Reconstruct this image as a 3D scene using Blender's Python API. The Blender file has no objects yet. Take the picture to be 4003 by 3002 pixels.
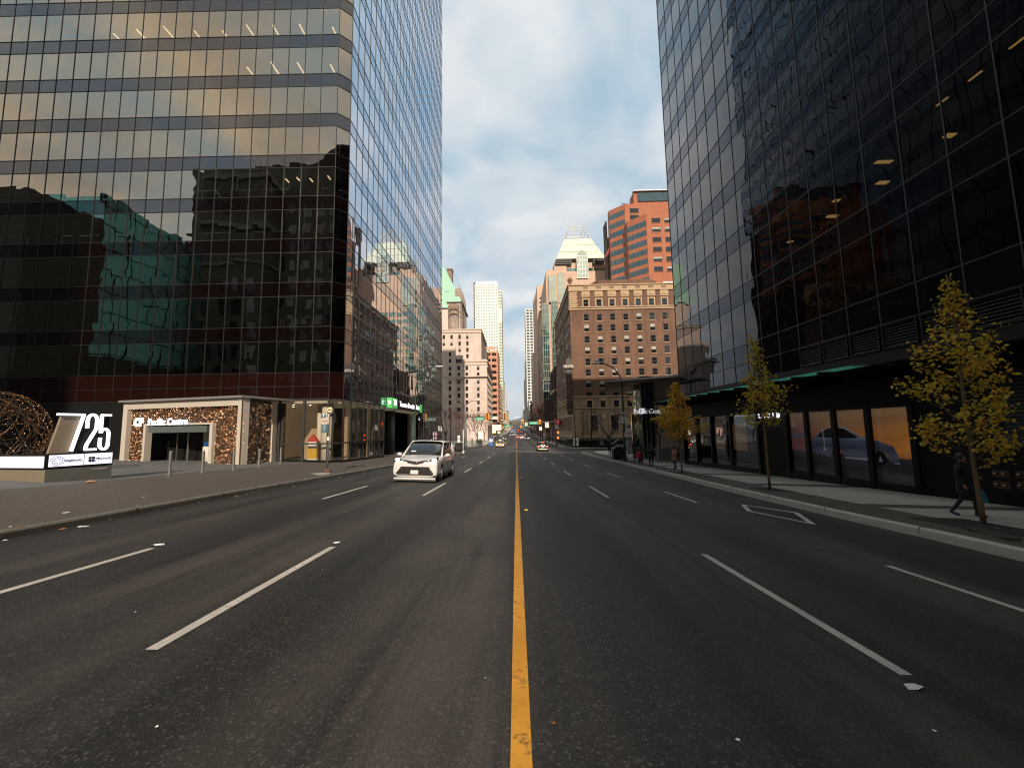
import bpy, bmesh, math, random
import numpy as np
from mathutils import Vector, Matrix, Quaternion
R_=random.Random(7)
SC=bpy.context.scene
COL=SC.collection
# ---------------------------------------------------------------- camera
F=1645.;CX,CY=2001.5,1501.;H=1.88
def _n(v): return v/np.linalg.norm(v)
_Z=_n(np.array([1735-CX,CY+14050,-F])); _Y=_n(np.array([2018-CX,-(1675-CY),-F])); _Y=_n(_Y-_Z*_Y.dot(_Z)); _X=np.cross(_Y,_Z)
RM=np.array([_X,_Y,_Z])
cd=bpy.data.cameras.new('camera'); cam=bpy.data.objects.new('camera',cd); COL.objects.link(cam)
cam.matrix_world=Matrix([[*RM[0],0],[*RM[1],0],[*RM[2],H],[0,0,0,1]])
cd.sensor_width=36; cd.lens=36*F/4003; cd.clip_start=.1; cd.clip_end=40000
SC.camera=cam
SUN_EL,SUN_AZ=math.radians(28),math.radians(175.5)
sd=Vector((math.sin(SUN_AZ)*math.cos(SUN_EL),math.cos(SUN_AZ)*math.cos(SUN_EL),math.sin(SUN_EL)))
sl=bpy.data.lights.new('sun','SUN'); so=bpy.data.objects.new('sun',sl); COL.objects.link(so)
sl.energy=4; sl.angle=math.radians(.6); sl.color=(1,.85,.69)
so.rotation_mode='QUATERNION'; so.rotation_quaternion=sd.to_track_quat('Z','Y')
SC.view_settings.view_transform='Standard'; SC.view_settings.look='None'; SC.view_settings.exposure=0.55; SC.view_settings.gamma=1
SC.render.engine='CYCLES'
cy=SC.cycles; cy.use_denoising=True; cy.max_bounces=8; cy.glossy_bounces=5; cy.transparent_max_bounces=16; cy.diffuse_bounces=3
cy.caustics_reflective=False; cy.caustics_refractive=False; cy.sample_clamp_indirect=3; cy.pixel_filter_type='BLACKMAN_HARRIS'; cy.filter_width=1.15; cy.blur_glossy=.3
try: cy.denoising_prefilter='ACCURATE'; cy.denoising_input_passes='RGB_ALBEDO_NORMAL'
except Exception: pass
# ---------------------------------------------------------------- sky
W=bpy.data.worlds.new('World'); SC.world=W; W.use_nodes=True
nt=W.node_tree; nt.nodes.clear()
class NB:
    def __init__(s,nt): s.t=nt
    def n(s,typ,ins=None,**kw):
        nd=s.t.nodes.new(typ)
        for k,v in kw.items(): setattr(nd,k,v)
        if ins:
            for k,v in ins.items():
                sk=nd.inputs[k]
                if hasattr(v,'is_output') : s.t.links.new(v,sk)
                elif isinstance(v,bpy.types.Node): s.t.links.new(v.outputs[0],sk)
                else: sk.default_value=v
        return nd
    def m(s,op,a,b=0,clamp=False):
        return s.n('ShaderNodeMath',{0:a,1:b},operation=op,use_clamp=clamp).outputs[0]
    def mix(s,f,a,b):
        nd=s.t.nodes.new('ShaderNodeMix'); nd.data_type='RGBA'
        for i,v in ((0,f),(6,a),(7,b)):
            if hasattr(v,'is_output'): s.t.links.new(v,nd.inputs[i])
            else: nd.inputs[i].default_value=v if i==0 else (*v[:3],1)
        return nd.outputs[2]
    def ramp(s,f,stops):
        nd=s.t.nodes.new('ShaderNodeValToRGB'); s.t.links.new(f,nd.inputs[0]); e=nd.color_ramp.elements
        while len(e)<len(stops): e.new(.5)
        for x,(p,c) in zip(e,stops):
            x.position=p; x.color=(*c[:3],1) if hasattr(c,'__len__') else (c,c,c,1)
        return nd.outputs[0]
b=NB(nt)
sky=b.n('ShaderNodeTexSky',sky_type='NISHITA',sun_disc=False,sun_elevation=SUN_EL,sun_rotation=SUN_AZ,air_density=1,dust_density=1.5,ozone_density=2)
tc=b.n('ShaderNodeTexCoord'); sp=b.n('ShaderNodeSeparateXYZ',{0:tc.outputs['Generated']})
zz=b.m('ADD',b.m('MAXIMUM',sp.outputs[2],0),.32)
px=b.m('DIVIDE',sp.outputs[0],zz); py=b.m('DIVIDE',sp.outputs[1],zz)
cv=b.n('ShaderNodeCombineXYZ',{0:px,1:py,2:0.0})
n1=b.n('ShaderNodeTexNoise',{'Vector':cv.outputs[0],'Scale':2.5,'Detail':9,'Roughness':.5,'Distortion':.3})
n2=b.n('ShaderNodeTexNoise',{'Vector':cv.outputs[0],'Scale':4.2,'Detail':8,'Roughness':.48,'Distortion':.25})
n3=b.n('ShaderNodeTexNoise',{'Vector':cv.outputs[0],'Scale':.9,'Detail':3})
dens=b.ramp(n1.outputs[0],[(.39,0),(.57,1)])
back=b.ramp(b.m('MULTIPLY_ADD',sp.outputs[1],-.5,),[(0,0),(1,1)])
nd=back.node; 
mm=b.m('ADD',b.m('MULTIPLY',sp.outputs[1],-.5),.5); 
backf=b.ramp(mm,[(.25,0),(.8,1)])
shade=b.ramp(n2.outputs[0],[(.32,0),(.66,1)])
cfront=b.mix(shade,(6.0,6.35,6.8),(7.9,8.0,8.0))
cback=b.mix(shade,(4.3,3.9,3.6),(9.6,7.6,5.4))
cl=b.mix(backf,cfront,cback)
blue=b.mix(.85,sky.outputs[0],(3.9,5.4,6.5))
col=b.mix(b.m('MULTIPLY',dens,.93),blue,cl)
# low haze band near the horizon
lowf=b.ramp(sp.outputs[2],[(.0,.85),(.28,0)])
lowc=b.mix(backf,(6.5,6.8,7.1),(7.5,6.4,5.2))
col=b.mix(lowf,col,lowc)
bg=b.n('ShaderNodeBackground',{'Color':col,'Strength':.079})
wo=b.n('ShaderNodeOutputWorld'); nt.links.new(bg.outputs[0],wo.inputs[0])
nt.nodes.remove(nd)
# ---------------------------------------------------------------- ground model
KY=np.array([-300,-100,0,15,30,45,70,95,130,182,257,350,450,700,1100,1600,2500.])
KZ=np.array([8,3.2,0,-.5,-1.0,-1.42,-1.9,-2.35,-2.7,-2.88,-2.5,-2.3,-2.0,1.0,8,18,20.])
KM=np.gradient(KZ,KY)
def zc(y):
    i=int(min(max(np.searchsorted(KY,y)-1,0),len(KY)-2)); h=KY[i+1]-KY[i]; t=min(max((y-KY[i])/h,0),1)
    return float((2*t**3-3*t*t+1)*KZ[i]+(t**3-2*t*t+t)*h*KM[i]+(-2*t**3+3*t*t)*KZ[i+1]+(t**3-t*t)*h*KM[i+1])
def gz(x,y):
    s=.039 if y<60 else .039-.031*min(1,(y-60)/140)
    return zc(y)-s*max(-40,min(40,x))
def ray(px,py): return RM@np.array([(px-CX)/F,-(py-CY)/F,-1.])
def at(px,py,Y): d=ray(px,py); t=Y/d[1]; return (float(d[0]*t),Y,float(H+d[2]*t))
def atx(px,py,X): d=ray(px,py); t=X/d[0]; return (X,float(d[1]*t),float(H+d[2]*t))
def gnd(px,py,dz=0):
    d=ray(px,py); d=d/d[1]; y=1.
    f=lambda y: H+d[2]*y-gz(d[0]*y,y)-dz
    while f(y)>0 and y<3000: y+=.5 if y<100 else 2
    a,c=y-2,y
    for _ in range(30):
        m=(a+c)/2
        if f(m)>0:a=m
        else:c=m
    return (float(d[0]*a),float(a),float(H+d[2]*a))
SW=.13
# ---------------------------------------------------------------- mesh helpers
class MB:
    def __init__(s): s.v=[];s.f=[];s.m=[]
    def add(s,vs,fs,mi=0):
        o=len(s.v); s.v+= [tuple(v) for v in vs]; s.f+=[tuple(i+o for i in f) for f in fs]; s.m+=[mi]*len(fs); return s
    def box(s,x0,x1,y0,y1,z0,z1,mi=0):
        if x0>x1:x0,x1=x1,x0
        if y0>y1:y0,y1=y1,y0
        return s.add([(x0,y0,z0),(x1,y0,z0),(x1,y1,z0),(x0,y1,z0),(x0,y0,z1),(x1,y0,z1),(x1,y1,z1),(x0,y1,z1)],
          [(0,3,2,1),(4,5,6,7),(0,1,5,4),(1,2,6,5),(2,3,7,6),(3,0,4,7)],mi)
    def obox(s,c,u,w,hu,hw,z0,z1,mi=0):
        # oriented box: centre c(xy), unit u, w directions
        P=[]
        for z in (z0,z1):
            for a,d in ((-1,-1),(1,-1),(1,1),(-1,1)):
                P.append((c[0]+u[0]*hu*a+w[0]*hw*d,c[1]+u[1]*hu*a+w[1]*hw*d,z))
        return s.add(P,[(0,3,2,1),(4,5,6,7),(0,1,5,4),(1,2,6,5),(2,3,7,6),(3,0,4,7)],mi)
    def quad(s,a,b_,c,d,mi=0): return s.add([a,b_,c,d],[(0,1,2,3)],mi)
    def poly(s,ps,mi=0): return s.add(ps,[tuple(range(len(ps)))],mi)
    def prism(s,ps,z0,z1,mi=0):
        n=len(ps); A=[(p[0],p[1],z0(p) if callable(z0) else z0) for p in ps]; B=[(p[0],p[1],z1(p) if callable(z1) else z1) for p in ps]
        return s.add(A+B,[tuple(range(n))[::-1],tuple(range(n,2*n))]+[(i,(i+1)%n,n+(i+1)%n,n+i) for i in range(n)],mi)
    def tube(s,path,rad,n=8,mi=0,caps=True):
        P=[Vector(p) for p in path]; rs=rad if hasattr(rad,'__len__') else [rad]*len(P)
        up=Vector((0,0,1)); vs=[];fs=[]
        for i,p in enumerate(P):
            t=(P[min(i+1,len(P)-1)]-P[max(i-1,0)]).normalized()
            a=t.cross(up) if abs(t.z)<.95 else t.cross(Vector((1,0,0)))
            a.normalize(); c=t.cross(a).normalized()
            if i and vs:
                pass
            for k in range(n):
                an=2*math.pi*k/n; vs.append(tuple(p+(a*math.cos(an)+c*math.sin(an))*rs[i]))
        for i in range(len(P)-1):
            for k in range(n):
                fs.append((i*n+k,i*n+(k+1)%n,(i+1)*n+(k+1)%n,(i+1)*n+k))
        if caps: fs.append(tuple(range(n))[::-1]); fs.append(tuple((len(P)-1)*n+k for k in range(n)))
        return s.add(vs,fs,mi)
    def cyl(s,c,r,z0,z1,n=20,mi=0,r2=None):
        return s.tube([(c[0],c[1],z0),(c[0],c[1],z1)],[r,r if r2 is None else r2],n,mi)
    def sph(s,c,r,n=10,m=7,mi=0):
        rx,ry,rz=r if hasattr(r,'__len__') else (r,r,r); vs=[(c[0],c[1],c[2]-rz)];fs=[]
        for j in range(1,m):
            ph=math.pi*j/m-math.pi/2
            for k in range(n):
                a=2*math.pi*k/n; vs.append((c[0]+rx*math.cos(ph)*math.cos(a),c[1]+ry*math.cos(ph)*math.sin(a),c[2]+rz*math.sin(ph)))
        vs.append((c[0],c[1],c[2]+rz)); L=len(vs)-1
        for k in range(n): fs.append((0,1+(k+1)%n,1+k)); fs.append((L,1+(m-2)*n+k,1+(m-2)*n+(k+1)%n))
        for j in range(m-2):
            for k in range(n): fs.append((1+j*n+k,1+j*n+(k+1)%n,1+(j+1)*n+(k+1)%n,1+(j+1)*n+k))
        return s.add(vs,fs,mi)
    def mesh(s,name,mats,smooth=False):
        me=bpy.data.meshes.new(name); me.from_pydata(s.v,[],s.f)
        mats=mats if isinstance(mats,(list,tuple)) else [mats]
        for m in mats: me.materials.append(m)
        me.polygons.foreach_set('material_index',s.m)
        if smooth: me.polygons.foreach_set('use_smooth',[True]*len(s.f))
        me.update(); return me
def link(o,parent=None,loc=None):
    COL.objects.link(o)
    if parent is not None: o.parent=parent
    if loc is not None: o.location=loc
    return o
def wl(o):
    v=Vector(o.location)
    while o.parent: o=o.parent; v+=o.location
    return v
def tag(o,label=None,cat=None,group=None,kind=None):
    if label:o['label']=label
    if cat:o['category']=cat
    if group:o['group']=group
    if kind:o['kind']=kind
    return o
def thing(name,label,cat,loc=(0,0,0),group=None,rz=0):
    o=bpy.data.objects.new(name,None); o.empty_display_size=.2; link(o,None,loc); o.rotation_euler=(0,0,rz)
    return tag(o,label,cat,group)
def part(name,mb,mats,parent=None,smooth=False,local=False,label=None,bevel=0,kind=None,ws=False):
    """world-coordinate mesh (or local when local=True) linked under parent"""
    me=mb.mesh(name,mats,smooth) if isinstance(mb,MB) else mb
    o=bpy.data.objects.new(name,me)
    if parent is not None and not local:
        off=wl(parent); me.transform(Matrix.Translation(-off))
    link(o,parent)
    if bevel:
        md=o.modifiers.new('b','BEVEL'); md.width=bevel; md.segments=2; md.limit_method='ANGLE'
    if label:o['label']=label
    if kind:o['kind']=kind
    return o
def solo(name,mb,mats,label,cat,loc=(0,0,0),smooth=False,group=None,kind=None,bevel=0):
    me=mb.mesh(name,mats,smooth); me.transform(Matrix.Translation(-Vector(loc)))
    o=bpy.data.objects.new(name,me); link(o,None,loc)
    if bevel:
        md=o.modifiers.new('b','BEVEL'); md.width=bevel; md.segments=2; md.limit_method='ANGLE'
    return tag(o,label,cat,group,kind)
def copytree(o,parent=None):
    c=o.copy(); link(c); c.parent=parent
    for ch in [x for x in bpy.data.objects if x.parent==o]: copytree(ch,c)
    return c
def txt(s,size,depth=.01,bold=0,align='CENTER',sx=1):
    cu=bpy.data.curves.new('t','FONT'); cu.body=s; cu.size=size; cu.extrude=depth; cu.align_x=align; cu.align_y='CENTER'; cu.offset=bold; cu.resolution_u=3
    o=bpy.data.objects.new('t',cu); COL.objects.link(o)
    bpy.context.view_layer.update()
    me=bpy.data.meshes.new_from_object(o.evaluated_get(bpy.context.evaluated_depsgraph_get()))
    bpy.data.objects.remove(o); bpy.data.curves.remove(cu)
    me.transform(Matrix.Diagonal((sx,1,1,1))@Matrix.Identity(4)); return me
def text(name,s,size,mat,parent,pos,u=(1,0,0),depth=.01,bold=0,align='CENTER',sx=1,tilt=None):
    """text whose reading direction is u (horizontal), standing upright in world"""
    me=txt(s,size,depth,bold,align,sx); me.materials.clear(); me.materials.append(mat)
    for p in me.polygons: p.material_index=0
    u=Vector(u).normalized(); up=Vector((0,0,1)) if tilt is None else Vector(tilt); nn=u.cross(up)
    M=Matrix([[u.x,up.x,nn.x,0],[u.y,up.y,nn.y,0],[u.z,up.z,nn.z,0],[0,0,0,1]])
    me.transform(M); o=bpy.data.objects.new(name,me); link(o,parent)
    o.location=Vector(pos)-(wl(parent) if parent else Vector()); return o
# ---------------------------------------------------------------- materials
def mat(name,c,rough=.6,metal=0,var=.12,scale=2.,bump=0,bs=20,emit=0,ecol=None,spec=None,coat=0,detail=6):
    m=bpy.data.materials.new(name); m.use_nodes=True; t=m.node_tree; t.nodes.clear(); b=NB(t)
    ge=b.n('ShaderNodeTexCoord')
    no=b.n('ShaderNodeTexNoise',{'Vector':ge.outputs['Object'],'Scale':scale,'Detail':detail,'Roughness':.6})
    c2=tuple(max(0,x*(1-var)) for x in c); c3=tuple(min(1,x*(1+var)) for x in c)
    cc=b.mix(no.outputs[0],c2,c3)
    p=b.n('ShaderNodeBsdfPrincipled',{'Base Color':cc,'Roughness':rough,'Metallic':metal})
    if spec is not None: p.inputs['Specular IOR Level'].default_value=spec
    if coat: p.inputs['Coat Weight'].default_value=coat; p.inputs['Coat Roughness'].default_value=.05
    if emit:
        p.inputs['Emission Color'].default_value=(*(ecol or c),1); p.inputs['Emission Strength'].default_value=emit
    if bump:
        nb=b.n('ShaderNodeTexNoise',{'Vector':ge.outputs['Object'],'Scale':bs,'Detail':5})
        bp=b.n('ShaderNodeBump',{'Height':nb.outputs[0],'Strength':bump,'Distance':.05}); t.links.new(bp.outputs[0],p.inputs['Normal'])
    o=b.n('ShaderNodeOutputMaterial'); t.links.new(p.outputs[0],o.inputs[0]); return m
def masonry(name,c,mortar,bw=.25,bh=.08,var=.25,stain=.35,rough=.85,axis='auto',bumps=.3):
    m=bpy.data.materials.new(name); m.use_nodes=True; t=m.node_tree; t.nodes.clear(); b=NB(t)
    g=b.n('ShaderNodeNewGeometry'); s=b.n('ShaderNodeSeparateXYZ',{0:g.outputs['Position']})
    xy=b.m('ADD',s.outputs[0],s.outputs[1])
    v=b.n('ShaderNodeCombineXYZ',{0:xy,1:s.outputs[2],2:0.0})
    br=b.n('ShaderNodeTexBrick',{'Vector':v.outputs[0],'Color1':(*[x*(1-var) for x in c],1),'Color2':(*[min(1,x*(1+var)) for x in c],1),'Mortar':(*mortar,1),'Scale':1.,'Mortar Size':.006,'Brick Width':bw,'Row Height':bh})
    n=b.n('ShaderNodeTexNoise',{'Vector':g.outputs['Position'],'Scale':.25,'Detail':8,'Roughness':.65})
    sv=b.n('ShaderNodeMapping',{'Vector':g.outputs['Position'],'Scale':(1.2,1.2,.12)})
    n2=b.n('ShaderNodeTexNoise',{'Vector':sv.outputs[0],'Scale':1.,'Detail':5})
    k=b.m('MULTIPLY',b.ramp(n.outputs[0],[(.3,1-stain),(.7,1)]),b.ramp(n2.outputs[0],[(.35,1-stain*.7),(.6,1)]))
    cc=b.mix(k,tuple(x*.55 for x in c),(1,1,1)); 
    mx=t.nodes.new('ShaderNodeMix'); mx.data_type='RGBA'; mx.blend_type='MULTIPLY'; mx.inputs[0].default_value=1
    t.links.new(br.outputs[0],mx.inputs[6]); kk=b.n('ShaderNodeCombineColor',{0:k,1:k,2:k}); t.links.new(kk.outputs[0],mx.inputs[7])
    p=b.n('ShaderNodeBsdfPrincipled',{'Base Color':mx.outputs[2],'Roughness':rough})
    o=b.n('ShaderNodeOutputMaterial'); t.links.new(p.outputs[0],o.inputs[0]); return m
def glassy(name,tint=(1,1,1),rmin=.35,rmax=.95,see=(.12,.11,.1),power=3.,wob=.35,tilt=.012,mod=(1.35,3.47),opaque=None,rough=.0,wscale=.45,glossaniso=None):
    """curtain-wall glass: coated reflection + dim view through (or an opaque panel)"""
    m=bpy.data.materials.new(name); m.use_nodes=True; t=m.node_tree; t.nodes.clear(); b=NB(t)
    g=b.n('ShaderNodeNewGeometry'); s=b.n('ShaderNodeSeparateXYZ',{0:g.outputs['Position']})
    xy=b.m('ADD',s.outputs[0],s.outputs[1])
    cell=b.n('ShaderNodeCombineXYZ',{0:b.m('FLOOR',b.m('DIVIDE',xy,mod[0])),1:b.m('FLOOR',b.m('DIVIDE',s.outputs[2],mod[1]))})
    wn=b.n('ShaderNodeTexWhiteNoise',{'Vector':cell.outputs[0]},noise_dimensions='3D')
    off=b.n('ShaderNodeVectorMath',{0:wn.outputs['Color'],1:(.5,.5,.5)},operation='SUBTRACT')
    offs=b.n('ShaderNodeVectorMath',{0:off.outputs[0]},operation='SCALE'); offs.inputs['Scale'].default_value=tilt*2
    shift=b.n('ShaderNodeVectorMath',{0:g.outputs['Position'],1:b.n('ShaderNodeVectorMath',{0:wn.outputs['Color'],1:(7,7,7)},operation='MULTIPLY').outputs[0]},operation='ADD')
    no=b.n('ShaderNodeTexNoise',{'Vector':shift.outputs[0],'Scale':wscale,'Detail':1.5,'Roughness':.4})
    bp=b.n('ShaderNodeBump',{'Height':no.outputs[0],'Strength':wob,'Distance':.08})
    nn=b.n('ShaderNodeVectorMath',{0:bp.outputs[0],1:offs.outputs[0]},operation='ADD')
    nm=b.n('ShaderNodeVectorMath',{0:nn.outputs[0]},operation='NORMALIZE').outputs[0]
    lw=b.n('ShaderNodeLayerWeight',{'Blend':.5})
    f=b.m('MULTIPLY_ADD',b.m('POWER',lw.outputs['Facing'],power),rmax-rmin); f.node.inputs[2].default_value=rmin; f=b.m('MINIMUM',f,.98)
    gl=b.n('ShaderNodeBsdfGlossy',{'Color':(*tint,1),'Roughness':rough,'Normal':nm})
    if opaque: under=b.n('ShaderNodeBsdfDiffuse',{'Color':(*opaque,1)})
    else: under=b.n('ShaderNodeBsdfTransparent',{'Color':(*see,1)})
    mx=b.n('ShaderNodeMixShader',{0:f,1:under.outputs[0],2:gl.outputs[0]})
    o=b.n('ShaderNodeOutputMaterial'); t.links.new(mx.outputs[0],o.inputs[0]); return m
M={}
M['mullion']=mat('mullion_bronze',(.011,.0095,.009),.45,.3)
M['mull_black']=mat('mullion_black',(.03,.03,.032),.45,.2)
M['black']=mat('black_paint',(.007,.007,.007),.45,spec=.2)
M['dark']=mat('dark_interior',(.02,.018,.016),.8)
M['white']=mat('white_paint',(.75,.74,.7),.5,var=.06)
M['lit_white']=mat('lit_white_lettering',(.9,.9,.9),.5,emit=.9,ecol=(.9,.92,1))
M['panel_lit']=mat('backlit_white_panel',(.8,.8,.85),.5,emit=.55,ecol=(.8,.84,1),var=.05)
M['steel']=mat('brushed_steel',(.55,.53,.5),.3,.9,var=.08)
M['concrete']=mat('concrete',(.26,.25,.23),.85,var=.25,scale=1.5,bump=.15)
M['conc_dark']=mat('dark_stone_plinth',(.10,.10,.09),.6,var=.25)
M['rubber']=mat('rubber',(.015,.015,.015),.8)
M['green_sign']=mat('green_sign_face',(.04,.28,.07),.5,emit=.35,ecol=(.12,.6,.12))
M['pole_green']=mat('green_painted_pole',(.02,.05,.03),.45,.1)
M['pole_grey']=mat('galvanised_pole',(.16,.16,.15),.5,.3)
M['amber']=mat('amber_signal_housing',(.75,.3,.02),.45,var=.1)
M['red_on']=mat('red_signal_lens_lit',(.8,.05,.02),.4,emit=7,ecol=(1,.08,.02))
M['lens_off']=mat('dark_lens',(.03,.02,.01),.2)
M['cream_col']=mat('cream_column',(.62,.58,.48),.6,var=.08)
# ================================================================ ground, road, pavements
def asphalt():
    m=bpy.data.materials.new('asphalt'); m.use_nodes=True; t=m.node_tree; t.nodes.clear(); b=NB(t)
    g=b.n('ShaderNodeNewGeometry'); P=g.outputs['Position']; s=b.n('ShaderNodeSeparateXYZ',{0:P})
    def nz(sc,det=5,map_=None,r=.6):
        v=b.n('ShaderNodeMapping',{'Vector':P,'Scale':map_}).outputs[0] if map_ else P
        return b.n('ShaderNodeTexNoise',{'Vector':v,'Scale':sc,'Detail':det,'Roughness':r}).outputs[0]
    big=nz(.22,6); mid=nz(3,6); streak=nz(1.,4,(1.3,.05,1)); streak2=nz(1.,3,(5,.12,1))
    vo=b.n('ShaderNodeTexVoronoi',{'Vector':P,'Scale':55.}); grain=b.ramp(vo.outputs['Color'],[(0,0),(1,1)])
    vg=b.n('ShaderNodeTexVoronoi',{'Vector':P,'Scale':120.}); 
    wn=b.n('ShaderNodeSeparateColor',{0:vo.outputs['Color']}).outputs[0]; wn2=b.n('ShaderNodeSeparateColor',{0:vg.outputs['Color']}).outputs[1]
    spark=b.ramp(wn,[(.9,0),(.97,1)]); spark2=b.ramp(wn2,[(.86,0),(.97,1)])
    base=b.mix(b.ramp(streak,[(.38,0),(.60,1)]),(.013,.013,.013),(.082,.067,.055))
    base=b.mix(b.m('MULTIPLY',b.ramp(big,[(.42,0),(.58,1)]),.6),base,(.028,.0265,.025))
    # worn wheel paths, laid out across the lanes
    wx=b.m('ADD',s.outputs[0],b.m('MULTIPLY',b.m('SUBTRACT',nz(.18,2),.5),.9)); lane=b.m('ABSOLUTE',b.m('SUBTRACT',b.m('FRACT',b.m('DIVIDE',b.m('ADD',wx,70.4),3.4)),.5))
    wp=b.ramp(lane,[(.2,0),(.46,1)])
    base=b.mix(b.m('MULTIPLY',wp,.78),base,(.011,.0112,.012))
    # dark oil/patch blotches scattered in the inner lane
    blot=b.m('MULTIPLY',b.ramp(mid,[(.58,0),(.66,1)]),b.ramp(nz(.6,3),[(.5,0),(.62,1)]))
    base=b.mix(b.m('MULTIPLY',blot,.6),base,(.014,.014,.014))
    base=b.mix(b.m('MULTIPLY',b.ramp(streak2,[(.58,0),(.68,1)]),.5),base,(.018,.018,.018))
    base=b.mix(b.m('MULTIPLY',b.m('SUBTRACT',1,wn2),.5),base,(.008,.008,.008))
    spark3=b.ramp(b.n('ShaderNodeSeparateColor',{0:b.n('ShaderNodeTexVoronoi',{'Vector':P,'Scale':38.}).outputs['Color']}).outputs[2],[(.93,0),(.98,1)]); base=b.mix(b.m('MULTIPLY',spark3,.22),base,(.10,.097,.09)); base=b.mix(b.m('MULTIPLY',spark,.45),base,(.12,.115,.105)); base=b.mix(b.m('MULTIPLY',spark2,.32),base,(.12,.115,.1))
    ve=b.n('ShaderNodeTexVoronoi',{'Vector':b.n('ShaderNodeVectorMath',{0:P,1:b.n('ShaderNodeVectorMath',{0:b.n('ShaderNodeTexNoise',{'Vector':P,'Scale':1.6,'Detail':4}).outputs['Color'],1:(1.1,1.1,1.1)},operation='MULTIPLY').outputs[0]},operation='ADD').outputs[0],'Scale':.22},feature='DISTANCE_TO_EDGE')
    crack=b.m('MULTIPLY',b.ramp(ve.outputs['Distance'],[(.0,1),(.006,0)]),b.ramp(nz(.25,2),[(.5,0),(.56,1)]))
    base=b.mix(b.m('MULTIPLY',crack,.75),base,(.006,.006,.006))
    seam=b.m('MULTIPLY',b.ramp(b.m('ABSOLUTE',b.m('SUBTRACT',wx,2.92)),[(.02,1),(.05,0)]),b.ramp(nz(.12,2),[(.45,0),(.5,1)]))
    base=b.mix(b.m('MULTIPLY',seam,.7),base,(.007,.007,.007))
    bp=b.n('ShaderNodeBump',{'Height':b.m('ADD',wn2,b.m('MULTIPLY',wn,.6)),'Strength':.55,'Distance':.01})
    p=b.n('ShaderNodeBsdfPrincipled',{'Base Color':base,'Roughness':.62,'Normal':bp.outputs[0]}); p.inputs['Specular IOR Level'].default_value=.3
    o=b.n('ShaderNodeOutputMaterial'); t.links.new(p.outputs[0],o.inputs[0]); return m
def paving(name,c1,c2,sx,sy,joint,band=None,off=0.):
    m=bpy.data.materials.new(name); m.use_nodes=True; t=m.node_tree; t.nodes.clear(); b=NB(t)
    g=b.n('ShaderNodeNewGeometry'); P=g.outputs['Position']
    br=b.n('ShaderNodeTexBrick',{'Vector':P,'Color1':(*c1,1),'Color2':(*c2,1),'Mortar':(*joint,1),'Scale':1.,'Mortar Size':.008,'Brick Width':sx,'Row Height':sy}); br.offset=off
    n=b.n('ShaderNodeTexNoise',{'Vector':P,'Scale':1.2,'Detail':8,'Roughness':.7}); n2=b.n('ShaderNodeTexNoise',{'Vector':P,'Scale':40,'Detail':3})
    cc=b.mix(b.m('MULTIPLY',b.ramp(n.outputs[0],[(.35,0),(.75,1)]),.5),br.outputs[0],tuple(x*.55 for x in c1))
    cc=b.mix(b.m('MULTIPLY',b.ramp(n2.outputs[0],[(.4,0),(.7,1)]),.35),cc,tuple(x*.6 for x in c2))
    bp=b.n('ShaderNodeBump',{'Height':n2.outputs[0],'Strength':.3,'Distance':.01})
    p=b.n('ShaderNodeBsdfPrincipled',{'Base Color':cc,'Roughness':.8,'Normal':bp.outputs[0]})
    o=b.n('ShaderNodeOutputMaterial'); t.links.new(p.outputs[0],o.inputs[0]); return m
def lerp_pts(P):
    ys=[p[1] for p in P]; xs=[p[0] for p in P]
    return lambda y: float(np.interp(y,ys,xs))
def sheet(mb,L,Rr,y0,y1,st,dz,nx=1,mi=0):
    n=max(1,int(math.ceil((y1-y0)/st))); vs=[];fs=[]
    for i in range(n+1):
        y=y0+(y1-y0)*i/n; a,c=(L(y) if callable(L) else L),(Rr(y) if callable(Rr) else Rr)
        for k in range(nx+1):
            x=a+(c-a)*k/nx; vs.append((x,y,gz(x,y)+dz))
    for i in range(n):
        for k in range(nx):
            q=i*(nx+1)+k; fs.append((q,q+1,q+nx+2,q+nx+1))
    return mb.add(vs,fs,mi)
M['asphalt']=asphalt()
road=MB()
ys=list(range(-300,300,3))+list(range(300,2520,20)); xs=[-400,-120,-40,-20,-10,0,10,20,40,120,400]
vs=[(x,y,gz(x,y)) for y in ys for x in xs]; nx=len(xs)
road.add(vs,[(i*nx+k,i*nx+k+1,(i+1)*nx+k+1,(i+1)*nx+k) for i in range(len(ys)-1) for k in range(nx-1)])
tag(part('road',road,M['asphalt'],smooth=True),'dark asphalt street running away between the towers',None,None,'structure')
KR=lerp_pts([(8.9,-60),(9.2,5),(9.35,9.6),(9.3,12.5),(9.4,16.4),(9.55,19.7),(10.0,26.5),(10.3,33),(10.6,42),(10.7,60),(10.9,70),(11.6,75),(13.5,78),(18,79.5)])
KL=lerp_pts([(-9.2,-60),(-9.05,7),(-9.1,14),(-8.95,20),(-8.8,30),(-8.7,44),(-7.9,50),(-7.3,54),(-7.0,58),(-7.3,62),(-8.6,66),(-11,69),(-14,70.5)])
M['pav_brown']=paving('brown_paver_strip',(.10,.08,.062),(.08,.062,.05),.2,.1,(.035,.03,.026),off=.5)
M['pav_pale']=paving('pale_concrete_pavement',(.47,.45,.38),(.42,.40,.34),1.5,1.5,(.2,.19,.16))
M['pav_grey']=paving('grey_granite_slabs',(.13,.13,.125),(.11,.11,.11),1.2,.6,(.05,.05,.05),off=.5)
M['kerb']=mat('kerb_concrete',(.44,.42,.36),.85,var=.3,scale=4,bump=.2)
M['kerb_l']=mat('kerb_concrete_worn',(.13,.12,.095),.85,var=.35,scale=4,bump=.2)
M['gutter']=mat('gutter_concrete',(.22,.205,.17),.8,var=.4,scale=3)
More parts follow.
